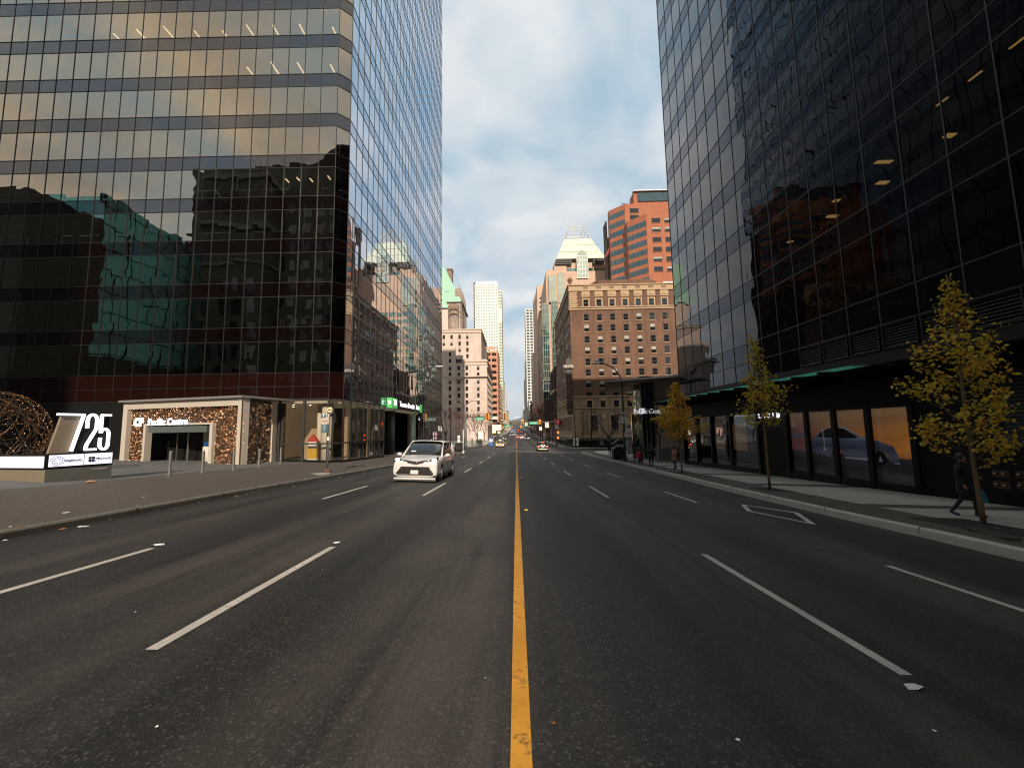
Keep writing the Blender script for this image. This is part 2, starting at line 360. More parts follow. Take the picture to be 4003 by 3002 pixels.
def walk(name,Kx,sgn,outer,y0,y1,bands,label):
    """raised pavement with real side step; bands: (offset0, offset1, material)"""
    for i,(a,c,mt) in enumerate(bands):
        mb=MB()
        fa=(lambda y,a=a: Kx(y)+sgn*a) if a is not None else outer
        fc=(lambda y,c=c: Kx(y)+sgn*c) if c is not None else outer
        L,Rr=(fa,fc) if sgn>0 else (fc,fa)
        sheet(mb,L,Rr,y0,y1,1.5,SW,4)
        tag(part('pavement',mb,mt),label[i],None,None,'structure')
def kerb(name,Kx,sgn,y0,y1,mt,label,joint=3.):
    # one continuous kerb with a bevelled nose
    mb=MB(); n=int((y1-y0)/.75); prof=[(-.0,-.02),(-.0,SW-.03),(.025,SW+.004),(.17,SW+.004),(.17,-.02)]
    vs=[];fs=[]
    for i in range(n+1):
        y=y0+(y1-y0)*i/n; x0=Kx(y)
        for (o,z) in prof:
            x=x0+sgn*o; vs.append((x,y,gz(x,y)+z))
    for i in range(n):
        for k in range(4):
            q=i*5+k; f=(q,q+1,q+6,q+5); fs.append(f if sgn<0 else f[::-1])
    mb.add(vs,fs)
    # joints: thin dark gaps
    y=y0+1.2
    while y<min(y1,60):
        x0=Kx(y); xs_=sorted((x0-sgn*.004,x0+sgn*.172)); z=gz(x0,y)
        mb.add([(xs_[0],y-.008,z-.01),(xs_[1],y-.008,z-.01),(xs_[1],y+.008,z-.01),(xs_[0],y+.008,z-.01),(xs_[0],y-.008,z+SW+.007),(xs_[1],y-.008,z+SW+.007),(xs_[1],y+.008,z+SW+.007),(xs_[0],y+.008,z+SW+.007)],
            [(0,3,2,1),(4,5,6,7),(0,1,5,4),(1,2,6,5),(2,3,7,6),(3,0,4,7)],1)
        y+=joint
    tag(part('kerb',mb,[mt,M['dark']],smooth=False),label,None,None,'structure')
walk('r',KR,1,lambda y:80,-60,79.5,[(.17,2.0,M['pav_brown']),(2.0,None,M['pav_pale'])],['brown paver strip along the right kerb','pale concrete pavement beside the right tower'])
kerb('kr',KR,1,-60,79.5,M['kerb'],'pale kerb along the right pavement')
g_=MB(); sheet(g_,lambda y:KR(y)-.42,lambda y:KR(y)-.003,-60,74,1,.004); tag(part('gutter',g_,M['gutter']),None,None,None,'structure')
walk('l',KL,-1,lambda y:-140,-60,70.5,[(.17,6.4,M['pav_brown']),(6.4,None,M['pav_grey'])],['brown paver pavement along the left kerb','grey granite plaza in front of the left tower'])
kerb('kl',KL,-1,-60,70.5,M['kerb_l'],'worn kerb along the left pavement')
def blockwalk(x0f,outer,y0,y1,sgn,mt,lab):
    mb=MB(); mb2=MB()
    L,Rr=(x0f,outer) if sgn>0 else (outer,x0f)
    sheet(mb,L,Rr,y0,y1,6,SW,2)
    sheet(mb2,(lambda y:x0f(y)-.02) if sgn>0 else x0f,x0f if sgn>0 else (lambda y:x0f(y)+.02),y0,y1,6,SW+.0)
    for i in range(len(mb2.v)): pass
    # vertical kerb face
    n=int((y1-y0)/5)+1; vs=[];fs=[]
    for i in range(n+1):
        y=y0+(y1-y0)*i/n; x=x0f(y); vs+= [(x,y,gz(x,y)-.02),(x,y,gz(x,y)+SW)]
    for i in range(n): fs.append((2*i,2*i+2,2*i+3,2*i+1))
    mb.add(vs,fs)
    xa,xb=sorted((x0f(y0),outer(y0) if callable(outer) else outer)); mb.quad((xa,y0,gz(xa,y0)-.02),(xb,y0,gz(xb,y0)-.02),(xb,y0,gz(xb,y0)+SW),(xa,y0,gz(xa,y0)+SW))
    tag(part('pavement',mb,mt),lab,None,None,'structure')
for (a,c) in ((94,166),(184,262),(282,420),(440,900)):
    rr=lerp_pts([(13,a),(11.2,a+2),(10.5,a+5),(10.5,c-4),(12,c)]); ll=lerp_pts([(-10.5,a),(-8.3,a+3),(-7.9,a+8),(-7.9,c-4),(-10,c)])
    blockwalk(rr,lambda y:80,a,c,1,M['pav_pale'],'pale pavement of a farther block on the right')
    blockwalk(ll,lambda y:-80,a,c,-1,M['pav_pale'],'pale pavement of a farther block on the left')
# cross bands and edge on the right pavement
cb=MB()
for (y0,y1) in ((5.5,7.3),(13.6,14.4),(20.6,21.7),(27.6,28.8),(36.4,37.6),(44,45)):
    sheet(cb,lambda y:KR(y)+2.0,lambda y:16.6,y0,y1,1,SW+.004,3)
tag(part('pavement_band',cb,M['pav_brown']),None,None,None,'structure')
# ---------------------------------------------------------------- painted markings
M['paint_w']=mat('white_road_paint',(.52,.475,.42),.7,var=.16,scale=9,bump=.2,bs=60)
def worn_paint(name,c1,c2,dirt,lo,hi):
    m=bpy.data.materials.new(name); m.use_nodes=True; t=m.node_tree; t.nodes.clear(); b=NB(t)
    g=b.n('ShaderNodeNewGeometry'); P=g.outputs['Position']
    n=b.n('ShaderNodeTexNoise',{'Vector':P,'Scale':14,'Detail':7,'Roughness':.75}); n2=b.n('ShaderNodeTexNoise',{'Vector':P,'Scale':1.3,'Detail':3})
    k=b.m('MULTIPLY',b.ramp(n.outputs[0],[(lo,0),(hi,1)]),b.ramp(n2.outputs[0],[(.4,.25),(.65,1)]))
    c=b.mix(b.ramp(n2.outputs[0],[(.3,0),(.7,1)]),c1,c2)
    c=b.mix(k,c,dirt)
    p=b.n('ShaderNodeBsdfPrincipled',{'Base Color':c,'Roughness':.65}); o=b.n('ShaderNodeOutputMaterial'); t.links.new(p.outputs[0],o.inputs[0]); return m
M['paint_y']=worn_paint('yellow_road_paint',(.56,.24,.012),(.70,.33,.03),(.05,.03,.015),.53,.66)
M['paint_w']=worn_paint('white_road_paint',(.42,.385,.34),(.56,.52,.46),(.09,.08,.07),.54,.66)
def strip(x0,x1,y0,y1,dz=.004,st=1.5,skew=0):
    mb=MB(); sheet(mb,lambda y:x0,lambda y:x1,y0,y1,st,dz); return mb
yl=MB(); sheet(yl,lambda y:-.07,lambda y:.06,.6,76,1,.004); sheet(yl,-.07,.06,96,165,3,.006); sheet(yl,-.1,.08,184,260,5,.008)
tag(part('centre_line',yl,M['paint_y']),'yellow centre line',None,None,'structure')
ln=MB()
def dash(xc,y0,y1,w=.11): sheet(ln,xc-w/2,xc+w/2,y0,y1,1,.004)
for a,c in ((3.84,7.75),(15.5,19.5),(25.9,30),(36.7,40.8),(46.4,51),(56.2,59.7),(63,66.1)): dash(3.27,a,c)
for a,c in ((1.5,7.3),(14.7,17.9),(25.2,29.2),(35.6,39.4),(46,50),(56,60)): dash(6.1,a,c)
for a,c in ((3.9,7.6),(14.8,19.4),(26.5,30.4),(37,41),(47.5,51.5),(58,62)): dash(-3.25,a,c)
for a,c in ((2.,7.2),(13.4,17.4),(25.5,29.5),(37,41),(47,51)): dash(-6.1,a,c)
for x in (-5.6,-3.2,3.3,6.2):
    for a in range(100,163,11): sheet(ln,x-.07,x+.07,a,a+4,2,.006)
    for a in range(188,258,12): sheet(ln,x-.09,x+.09,a,a+4,2,.008)
# stop bars and crosswalk edges
for (y,x0,x1) in ((68.5,.2,9.5),(96,-7.6,-.2)): sheet(ln,x0,x1,y,y+.5,.5,.005,4)
for y in (71.5,74.8): sheet(ln,-7.5,10.8,y,y+.22,.3,.005,6)
for y in (89.,92.): sheet(ln,-7.6,10.2,y,y+.22,.3,.006,6)
# elongated diamond outline in the kerb lane
A=[gnd(1600*1.8097,1089*1.8097),gnd(1725*1.8097,1107.5*1.8097),gnd(1764*1.8097,1134*1.8097),gnd(1613*1.8097,1103.5*1.8097)]
cx=sum(p[0] for p in A)/4; cyy=sum(p[1] for p in A)/4
inn=[]
for i,p in enumerate(A):
    o=Vector((p[0]-cx,p[1]-cyy)); inn.append((cx+o.x*.80,cyy+o.y*.82))
for i in range(4):
    j=(i+1)%4; q=[(A[i][0],A[i][1]),(A[j][0],A[j][1]),inn[j],inn[i]]
    ps=[(x,y,gz(x,y)+.005) for x,y in q]; 
    ln.add(ps,[(3,2,1,0) if True else (0,1,2,3)])
tag(part('lane_marking',ln,M['paint_w']),'white lane dashes, stop bars and diamond',None,None,'structure')
# litter, leaves and cat's-eye reflectors
M['litter']=mat('white_litter',(.7,.69,.66),.6,var=.05)
M['litter_o']=mat('orange_litter',(.55,.25,.12),.7); M['leaf_br']=mat('fallen_leaf',(.22,.09,.03),.8,var=.3)
def scrap(px,py,w,l,m,label,cat='litter',name='paper_scrap',dz=0,h=.02):
    p=gnd(px,py,dz); mb=MB(); r=random.Random(int(px+py)); n=7; ps=[]
    for k in range(n):
        a=2*math.pi*k/n+r.uniform(-.3,.3); ps.append((p[0]+math.cos(a)*w/2*r.uniform(.75,1.1),p[1]+math.sin(a)*l/2*r.uniform(.7,1.1),p[2]+r.uniform(.004,h)))
    mb.add(ps+[(p[0],p[1],p[2]+h*1.3)],[(k,(k+1)%n,n) for k in range(n)]+[tuple(range(n))[::-1]])
    solo(name,mb,m,label,cat,(p[0],p[1],p[2]))
scrap(3573,2690,.16,.10,M['litter'],'crumpled white paper past the near end of the right lane dash',h=.03)
scrap(1316,2122,.14,.12,M['litter'],'small white scrap at the far end of the left lane dash')
scrap(622,2130,.2,.1,M['litter'],'flat white scrap beyond the outer left lane dash')
scrap(352,1887,.32,.3,M['litter_o'],'crumpled orange paper on the pavement before the sign plinth',dz=SW,h=.07)
scrap(325,2058,.3,.12,M['litter'],'white paper strip lying in the left gutter',h=.01)
scrap(246,2068,.16,.12,M['leaf_br'],'brown leaf pile in the left gutter',name='dead_leaf',cat='leaf')
scrap(257,2004,.2,.12,M['litter'],'white scrap on the brown pavers near the left kerb',dz=SW,h=.01)
scrap(560,1942,.14,.1,M['litter'],'tiny white scrap on the brown pavers below the bollards',dz=SW,h=.01)
scrap(654,1864,.25,.15,M['litter'],'white scrap at the foot of the nearest bollard',dz=SW,h=.01)
scrap(2884,2891,.035,.03,M['litter'],'tiny white fleck on the near right lane',h=.006)
scrap(2615,1837,.12,.1,M['litter'],'small white scrap on the pavement beside the leaning yellow tree',dz=SW)
lt=MB()
for k in range(260):
    if k<140:
        x=R_.uniform(-8.8,8.8); y=R_.uniform(1.5,26); z=gz(x,y)+.006; w=R_.uniform(.006,.018)
    elif k<210:
        y=R_.uniform(6,30); x=KL(y)+R_.choice([-1,1])*R_.uniform(.02,.35); z=gz(x,y)+(.006 if x>KL(y) else SW+.01); w=R_.uniform(.015,.05)
    else:
        y=R_.uniform(6,40); x=KR(y)+R_.uniform(-.4,3.5); z=gz(x,y)+(.01 if x<KR(y) else SW+.01); w=R_.uniform(.01,.035)
    a=R_.uniform(0,3); ca,sa=math.cos(a)*w,math.sin(a)*w
    lt.add([(x-ca,y-sa,z),(x+sa,y-ca,z+w*.2),(x+ca,y+sa,z),(x-sa,y+ca,z+w*.3)],[(0,1,2,3)],0 if R_.random()<.45 else 1)
tag(part('leaf_litter',lt,[M['litter'],M['leaf_br']]),'tiny scattered leaves and paper flecks on road and kerbs','litter',None,'stuff')
rp=MB()
for i,y in enumerate((12.2,23.5,34.5,45.5,56,65)):
    rm=MB(); x=.24; z=gz(x,y); rm.add([(x-.05,y-.05,z),(x+.05,y-.05,z),(x+.05,y+.05,z),(x-.05,y+.05,z),(x-.03,y-.02,z+.02),(x+.03,y-.02,z+.02),(x+.03,y+.02,z+.02),(x-.03,y+.02,z+.02)],[(4,5,6,7),(0,1,5,4),(1,2,6,5),(2,3,7,6),(3,0,4,7)])
    if i==0: rproto=solo('road_reflector',rm,mat('amber_reflector',(.8,.5,.05),.3,emit=.4),'small amber reflector beside the yellow line, nearest the viewer','reflector',(x,y,z),group='reflectors beside the centre line')
    else:
        c=rproto.copy(); link(c); c.location=(x,y,z); c['label']='small amber reflector beside the yellow line, '+['','second','third','fourth','fifth','farthest'][i]+' from the viewer'
mh=gnd(1240,1853,SW); mb=MB(); mb.cyl(mh,.62,mh[2]-.01,mh[2]+.008,28)
solo('manhole_cover',mb,mat('pale_manhole_cover',(.3,.28,.24),.7),'pale round cover in the pavement before the bus stop pole','manhole',mh)
# ================================================================ glass towers
FZ=3.47
LT=(-13.85,31.0,-13.08,31.77)      # left tower corner: front end, side start
def zfl(n): return 6.31+FZ*n       # bottom of a window row
G_front=glassy('front_window_glass',(.96,.88,.74),.40,.9,see=(.17,.15,.12),power=4,wob=.16,tilt=.004,mod=(1.35,FZ))
G_frsp=glassy('front_spandrel_glass',(.86,.9,.95),.145,.7,power=4,wob=.2,tilt=.004,mod=(1.35,FZ),opaque=(.003,.001,.0009))
G_frlow=glassy('low_spandrel_glass',(.86,.9,.95),.10,.7,power=4,wob=.2,tilt=.004,mod=(1.35,FZ),opaque=(.012,.0035,.0025))
G_side=glassy('side_window_glass',(.86,.91,1.),.18,1.,see=(.12,.11,.10),power=.9,wob=.10,tilt=.0035,mod=(1.4,FZ))
G_sdsp=glassy('side_spandrel_glass',(.70,.82,.98),.10,.92,power=1.05,wob=.12,tilt=.0035,mod=(1.4,FZ),opaque=(.014,.005,.004))
G_right=glassy('right_window_glass',(.9,.88,.88),.003,2.4,see=(.08,.075,.07),power=5.,wob=.20,tilt=.004,mod=(1.65,FZ))
G_rtsp=glassy('right_spandrel_glass',(.85,.87,.95),.002,1.7,power=5.,wob=.2,tilt=.004,mod=(1.65,FZ),opaque=(.006,.006,.008))
G_clear=glassy('lobby_glass',(1,1,1),.06,.8,see=(.82,.8,.76),power=3.5,wob=.12,tilt=.002,mod=(1.4,20))
G_shop=glassy('shop_glass',(1,1,1),.10,.8,see=(.35,.34,.32),power=3,wob=.22,tilt=.006,mod=(1.9,20))
def band(root,name,a,c,z0,z1,m,label=None):
    """vertical glass strip from plan point a to c (outward normal on the right of a->c), 3 cm thick"""
    a=Vector((a[0],a[1])); c=Vector((c[0],c[1])); u=(c-a).normalized(); n=Vector((u.y,-u.x)); mb=MB()
    A,C=a,c; B1=a-n*.03; B2=c-n*.03
    mb.add([(A.x,A.y,z0),(C.x,C.y,z0),(C.x,C.y,z1),(A.x,A.y,z1)],[(0,1,2,3)])
    return part(name,mb,m,root,label=label)
def mull(root,p,n,z0,z1,m,w=.05,d=.022,name='mullion'):
    u=(-n[1],n[0]); mb=MB(); mb.obox((p[0]+n[0]*d*.4,p[1]+n[1]*d*.4),u,n,w/2,d,z0,z1); return part(name,mb,m,root)
def trans(root,a,c,z,m,h=.05,d=.02,name='transom'):
    a=Vector((a[0],a[1])); c=Vector((c[0],c[1])); u=(c-a); L=u.length; u.normalize(); n=Vector((u.y,-u.x)); mid=(a+c)/2+n*d*.4
    mb=MB(); mb.obox((mid.x,mid.y),u,n,L/2,d,z-h/2,z+h/2); return part(name,mb,m,root)
TW=thing('office_tower','bronze glass office tower on the left with recessed bank entrance at its foot','tower',(-13.85,31,0))
XL,YS=-62.,74.2; TOPF=23
f0,f1,s0,s1=(XL,31.),(LT[0],31.),(LT[2],LT[3]),(LT[2],YS)
zt=zfl(TOPF)
for k in range(TOPF):
    z=zfl(k); band(TW,'window_band',f0,f1,z,z+2.38,G_front); band(TW,'spandrel_band',f0,f1,z+2.38,z+FZ,G_frsp)
    band(TW,'window_band',s0,s1,z,z+2.38,G_side); band(TW,'spandrel_band',s0,s1,z+2.38,z+FZ,G_sdsp)
    band(TW,'corner_panel',f1,s0,z,z+2.38,G_front); band(TW,'corner_panel',f1,s0,z+2.38,z+FZ,G_frsp)
    for (a,c) in ((f0,f1),(f1,s0),(s0,s1)):
        trans(TW,a,c,z,M['mullion']); trans(TW,a,c,z+2.38,M['mullion'])
for (a,c,g) in ((f0,f1,G_frsp),(f1,s0,G_frsp),(s0,s1,G_sdsp)):
    g2=G_frlow if g is G_frsp else g; band(TW,'spandrel_band',a,c,4.32,5.27,g2); band(TW,'spandrel_band',a,c,5.27,6.31,g2); trans(TW,a,c,4.32,M['mullion'],.1); trans(TW,a,c,5.27,M['mullion'])
x=LT[0]; 
while x>XL: mull(TW,(x,31.),(0,-1),4.3,zt,M['mullion']); x-=1.35
y=LT[3]
while y<=YS+.1: mull(TW,(LT[2],y),(1,0),4.3,zt,M['mullion']); y+=1.413
# slabs, core, roof and back walls
for k in range(TOPF+1):
    z=zfl(k)-.75; mb=MB(); mb.prism([(XL,31.12),(LT[0]-.06,31.12),(LT[2]-.13,LT[3]+.06),(LT[2]-.13,YS-.1),(XL,YS-.1)],z,z+.28)
    part('floor_slab',mb,M['dark'],TW)
mb=MB(); mb.box(XL+1,-21,39,YS-6,-1,zt-.6); part('core',mb,mat('core_wall',(.09,.075,.06),.8),TW)
mb=MB(); mb.box(XL-.2,XL,31,YS,-2,zt); mb.box(XL,LT[2],YS,YS+.2,-2,zt); part('rear_wall',mb,M['dark'],TW)
M['tube']=mat('fluorescent_tube',(1,.85,.6),.5,emit=5,ecol=(1,.80,.52))
# ceiling lamps seen through the front glass
for (zrow,xs_) in ((8,(-34.3,-32.,-29.5,-27.2,-24.8,-22.4,-20.2,-17.9,-15.2)),(7,(-22.5,-20.2,-18,-15.3)),(4,(-18.6,-17.6,-16.6,-15))):
    for x in xs_:
        z=zfl(zrow)+2.45-.06; mb=MB(); L=1.6 if zrow>5 else .5; y0=32.2+R_.uniform(0,.6); mb.box(x-.05,x+.05,y0,y0+L,z,z+.05); part('ceiling_lamp',mb,M['tube'],TW)
# ---- ground floor of the left tower
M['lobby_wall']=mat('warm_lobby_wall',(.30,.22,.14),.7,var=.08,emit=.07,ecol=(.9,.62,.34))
M['lobby_dark']=mat('dark_lobby_wall',(.05,.045,.04),.7)
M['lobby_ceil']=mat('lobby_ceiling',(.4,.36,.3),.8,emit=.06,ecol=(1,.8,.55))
def zg(x,y): return gz(x,y)+SW
mb=MB(); mb.box(XL,LT[0]-.1,31.15,40,4.0,4.3); mb.box(LT[0]-.1,LT[2]-.2,31.8,YS,4.0,4.3); part('soffit',mb,M['lobby_ceil'],TW)
# storefront on the front face right of the canopy, bays 1.4 wide
bays=[-19.0,-17.3,-15.6,-14.0]
band(TW,'lobby_window',(-19.3,31.),f1,-.6,4.32,G_clear); band(TW,'lobby_window',f1,s0,-.75,4.32,G_clear)
band(TW,'lobby_window',s0,(LT[2],41.7),-1.2,4.32,G_clear)
for x in (-19.2,-17.45,-15.65): mull(TW,(x,31.),(0,-1),-.6,4.32,M['mull_black'],.16,.06,'storefront_mullion')
mull(TW,LT[0:2],(0,-1),-.7,4.3,M['mull_black'],.1,.06,'storefront_mullion')
for i in range(8): mull(TW,(LT[2],LT[3]+1.413*i),(1,0),-1.2,4.32,M['mullion'],.05,.05,'storefront_mullion')
for (a,c) in (((-19.3,31.),f1),(f1,s0),(s0,(LT[2],41.7))):
    trans(TW,a,c,1.02,M['mull_black'],.1,.05,'storefront_rail')
mb=MB(); mb.prism([(-40,30.95),(LT[0]+.03,30.95),(LT[2]+.05,LT[3]-.03),(LT[2]+.05,41.8),(LT[2]-.25,41.8),(LT[2]-.25,LT[3]+.2),(LT[0]-.1,31.25),(-40,31.25)],-3,lambda p:zg(p[0],p[1])+.16); part('base_plinth',mb,M['black'],TW)
mb=MB(); mb.box(-40,-19.3,31.02,31.2,-1,4.3); part('dark_wall_panel',mb,M['black'],TW)
# lobby interior
mb=MB(); mb.box(-19.3,-18.3,33.6,33.8,-1,4); mb.box(-17.4,-15.4,34.6,34.8,-1,4); mb.box(-19.4,-19.25,31.3,38,-1,4); part('lobby_wall',mb,M['lobby_wall'],TW)
mb=MB(); mb.box(-30,-14.2,38.5,38.8,-1.5,4); mb.box(-18.5,-18.3,38.8,56,-1.5,4); part('back_wall',mb,M['lobby_dark'],TW)
mb=MB(); mb.prism([(-19.3,31.1),(LT[0],31.1),(LT[2]-.1,31.8),(LT[2]-.1,56),(-19.3,56)],lambda p:-3,lambda p:zg(p[0],p[1])+.05); part('lobby_floor',mb,M['concrete'],TW)
for (x,y,r) in ((-14.35,32.05,.42),(-15.2,32.6,.2)): mb=MB(); mb.cyl((x,y),r,-1,4.05,28); part('column',mb,M['cream_col'],TW,smooth=True)
mb=MB(); mb.box(-13.7,-13.45,33.6,34.3,-1,4.); mb.box(-13.7,-13.5,38.6,39,-1,4.); part('pilaster',mb,M['lobby_wall'],TW)
# downlights
for (x,y) in ((-18.4,32.2),(-17.2,32.4),(-16.3,33.2),(-18.6,35),(-16.6,35)):
    mb=MB(); mb.cyl((x,y),.07,3.97,3.995,10); part('downlight',mb,M['tube'],TW)
# colourful display seen in the corner window: little red-roofed house over a yellow box
M['red']=mat('red_enamel',(.5,.05,.03),.5); M['yellow']=mat('yellow_card',(.6,.35,.03),.6)
dx,dy=-15.2,31.6; zb=zg(dx,dy)
D=thing('display_stand','red roofed house display over a yellow box in the corner window','display stand',(dx,dy,zb))
mb=MB(); mb.box(dx-.35,dx+.35,dy-.15,dy+.15,zb+.25,zb+.95); part('display_box',mb,M['yellow'],D)
mb=MB(); mb.box(dx-.3,dx+.3,dy-.12,dy+.12,zb+1.0,zb+1.3); mb.box(dx-.38,dx+.38,dy-.15,dy+.15,zb,zb+.24); part('display_panel',mb,M['white'],D)
mb=MB(); mb.prism([(dx-.3,dy-.12),(dx+.3,dy-.12),(dx+.3,dy+.12),(dx-.3,dy+.12)],zb+1.3,zb+1.55); part('house_wall',mb,M['white'],D)
mb=MB(); mb.add([(dx-.42,dy-.15,zb+1.5),(dx+.42,dy-.15,zb+1.5),(dx,dy-.15,zb+2.0),(dx-.42,dy+.15,zb+1.5),(dx+.42,dy+.15,zb+1.5),(dx,dy+.15,zb+2.0)],[(0,1,2),(3,5,4),(0,3,4,1),(1,4,5,2),(2,5,3,0)]); part('house_roof',mb,M['red'],D)
# ---- recessed bank entrance on the street side
bx=LT[2]
mb=MB(); mb.box(bx-4.2,bx-4.0,41.8,56,-2.5,4.); part('recess_wall',mb,M['lobby_dark'],TW)
mb=MB(); mb.box(bx-4,bx-.02,41.55,41.7,-2,4.); part('recess_side_wall',mb,M['lobby_dark'],TW)
mb=MB(); mb.cyl((bx-.9,46.),.72,-2.5,4.1,28); part('black_column',mb,mat('black_column',(.008,.008,.009),.5),TW,smooth=True)
mb=MB(); mb.cyl((bx-.7,55.2),.45,-2.5,4.1,28); part('column',mb,M['cream_col'],TW,smooth=True)
band(TW,'entrance_glass',(bx-3.9,44.),(bx-3.9,55.6),-2,4,G_clear)
mb=MB(); 
for y in (44.,46.,48.,50.,52.,54.,56.): mb.box(bx-3.95,bx-3.85,y-.06,y+.06,-2,4)
mb.box(bx-3.95,bx-3.85,44,56,1.1,1.25); part('entrance_frame',mb,M['black'],TW)
for yy,ll,hh in ((48.6,1.1,.9),(51.5,1.2,.9)):
    mb=MB(); mb.box(bx-4.0,bx-3.96,yy,yy+ll,2.2,2.2+hh); part('lit_panel',mb,mat('dim_lit_panel',(.5,.55,.6),.6,emit=.25,ecol=(.6,.7,.8)),TW)
band(TW,'lobby_window',(bx,56.2),(bx,YS),-2.6,4.32,G_side)
for i in range(13): mull(TW,(bx,56.2+1.413*i),(1,0),-2.6,4.32,M['mullion'],.05,.05,'storefront_mullion')
trans(TW,(bx,56.2),(bx,YS),.9,M['mull_black'],.12,.05,'storefront_rail')
mb=MB(); mb.box(bx-.3,bx+.04,56.2,YS,-3.6,-1.3); part('base_plinth',mb,M['black'],TW)
# bank sign
SG=thing('bank_sign','green and white bank sign over the recessed corner entrance','sign',(bx,48,4.3))
mb=MB(); mb.box(bx+.1,bx+.5,42.6,55.2,4.22,5.2); part('sign_box',mb,M['black'],SG)
for y0,w in ((42.4,2.0),(55.3,.9)):
    mb=MB(); mb.box(bx+.05,bx+.56,y0,y0+w,4.2,5.22); part('green_panel',mb,M['green_sign'],SG)
text('logo_letters','TD',.85,M['lit_white'],SG,(bx+.575,43.5,4.72),(0,1,0),.01,.03)
for o in [x for x in bpy.data.objects if x.name.startswith('logo_letters')]: pass
text('logo_letters','TD',.5,M['lit_white'],SG,(bx+.3,42.37,4.72),(1,0,0),.01,.01,sx=.5)
text('lettering','Toronto-Dominion Bank',.82,M['lit_white'],SG,(bx+.52,50.1,4.72),(0,1,0),.01,.012,sx=1.12)
# ---- left canopy entrance (string lights between pale frames)
CA=thing('mall_entrance','mall entrance pavilion with sparkling curtain lights and pale frames','pavilion',(-23,28,0))
ax,ay=-27.75,29.5; bx2,by2=-17.6,27.0
u=Vector((bx2-ax,by2-ay)); Lc=u.length; u.normalize(); nn=Vector((u.y,-u.x))   # outward towards the camera
def cp(s,t=0): # along front, inward depth
    p=Vector((ax,ay))+u*s-nn*t; return (p.x,p.y)
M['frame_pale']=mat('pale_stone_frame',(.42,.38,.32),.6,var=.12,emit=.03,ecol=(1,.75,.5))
def cbox(s0,s1,t0,t1,z0,z1,m,name,root=CA,mb=None):
    q=mb or MB(); P=[cp(s0,t0),cp(s1,t0),cp(s1,t1),cp(s0,t1)]
    q.prism(P[::-1] if False else P,z0,z1)
    if mb is None: return part(name,q,m,root)
zt1=4.18
cbox(-.15,Lc+.15,-.25,4.2,zt1-.02,zt1+.12,mat('roof_edge_metal',(.3,.3,.28),.4,.5),'roof')
for (a,c) in ((0,.42),(Lc-.42,Lc)): cbox(a,c,0,.5,-1,zt1-.03,M['frame_pale'],'frame_post')
cbox(.42,Lc-.42,.02,.5,zt1-.5,zt1-.04,M['frame_pale'],'frame_beam')
d0,d1=2.15,7.75
cbox(d0-.2,d0,.05,.5,-1,2.5,M['frame_pale'],'door_post'); cbox(d1,d1+.25,.05,.5,-1,2.62,M['frame_pale'],'door_post'); cbox(d0-.2,d1,.06,.5,2.5,2.62,M['frame_pale'],'door_beam')
cbox(d0+.2,d1-.3,.1,1.4,2.0,2.42,mat('green_grey_header',(.08,.10,.09),.4),'door_header')
def sparkle():
    m=bpy.data.materials.new('curtain_light_wall'); m.use_nodes=True; t=m.node_tree; t.nodes.clear(); b=NB(t)
    g=b.n('ShaderNodeNewGeometry'); P=g.outputs['Position']
    mp=b.n('ShaderNodeMapping',{'Vector':P,'Scale':(1,1,.55)})
    n=b.n('ShaderNodeTexNoise',{'Vector':P,'Scale':.9,'Detail':5})
    c=b.mix(n.outputs[0],(.010,.005,.002),(.05,.024,.009))
    p=b.n('ShaderNodeBsdfPrincipled',{'Base Color':c,'Roughness':.5}); o=b.n('ShaderNodeOutputMaterial'); t.links.new(p.outputs[0],o.inputs[0]); return m
M['sparkback']=sparkle()
M['bulb']=mat('warm_fairy_light',(1,.6,.3),.5,emit=1.9,ecol=(1,.62,.36)); M['bulb_dim']=mat('dim_fairy_light',(.6,.25,.08),.5,emit=.35,ecol=(1,.45,.18))
def lights(fn,n,m0=None):
    q=MB()
    for _ in range(n):
        s,z,t=fn(); p=cp(s,t) if t is not None else s; r=R_.choice([.012,.014,.02,.03]); x,y=p
        q.add([(x-r,y,z),(x+r,y,z),(x,y-r,z),(x,y+r,z),(x,y,z-r),(x,y,z+r)],[(0,2,5),(2,1,5),(1,3,5),(3,0,5),(2,0,4),(1,2,4),(3,1,4),(0,3,4)],0 if R_.random()<.34 else 1)
    return part('curtain_lights',q,[M['bulb'],M['bulb_dim']],CA,kind='stuff')
cbox(.42,d0-.2,.3,.45,-1,2.5,M['sparkback'],'light_wall'); cbox(d1+.25,Lc-.42,.3,.45,-1,2.62,M['sparkback'],'light_wall'); cbox(.42,Lc-.42,.3,.45,2.63,zt1-.5,M['sparkback'],'light_wall')
def pick():
    while True:
        s=R_.uniform(.45,Lc-.45); z=R_.uniform(-.1,zt1-.52)
        if d0-.2<s<d1+.25 and z<2.65: continue
        return round(s/.07)*.07,z,.22+R_.uniform(0,.06)
lights(pick,1500)
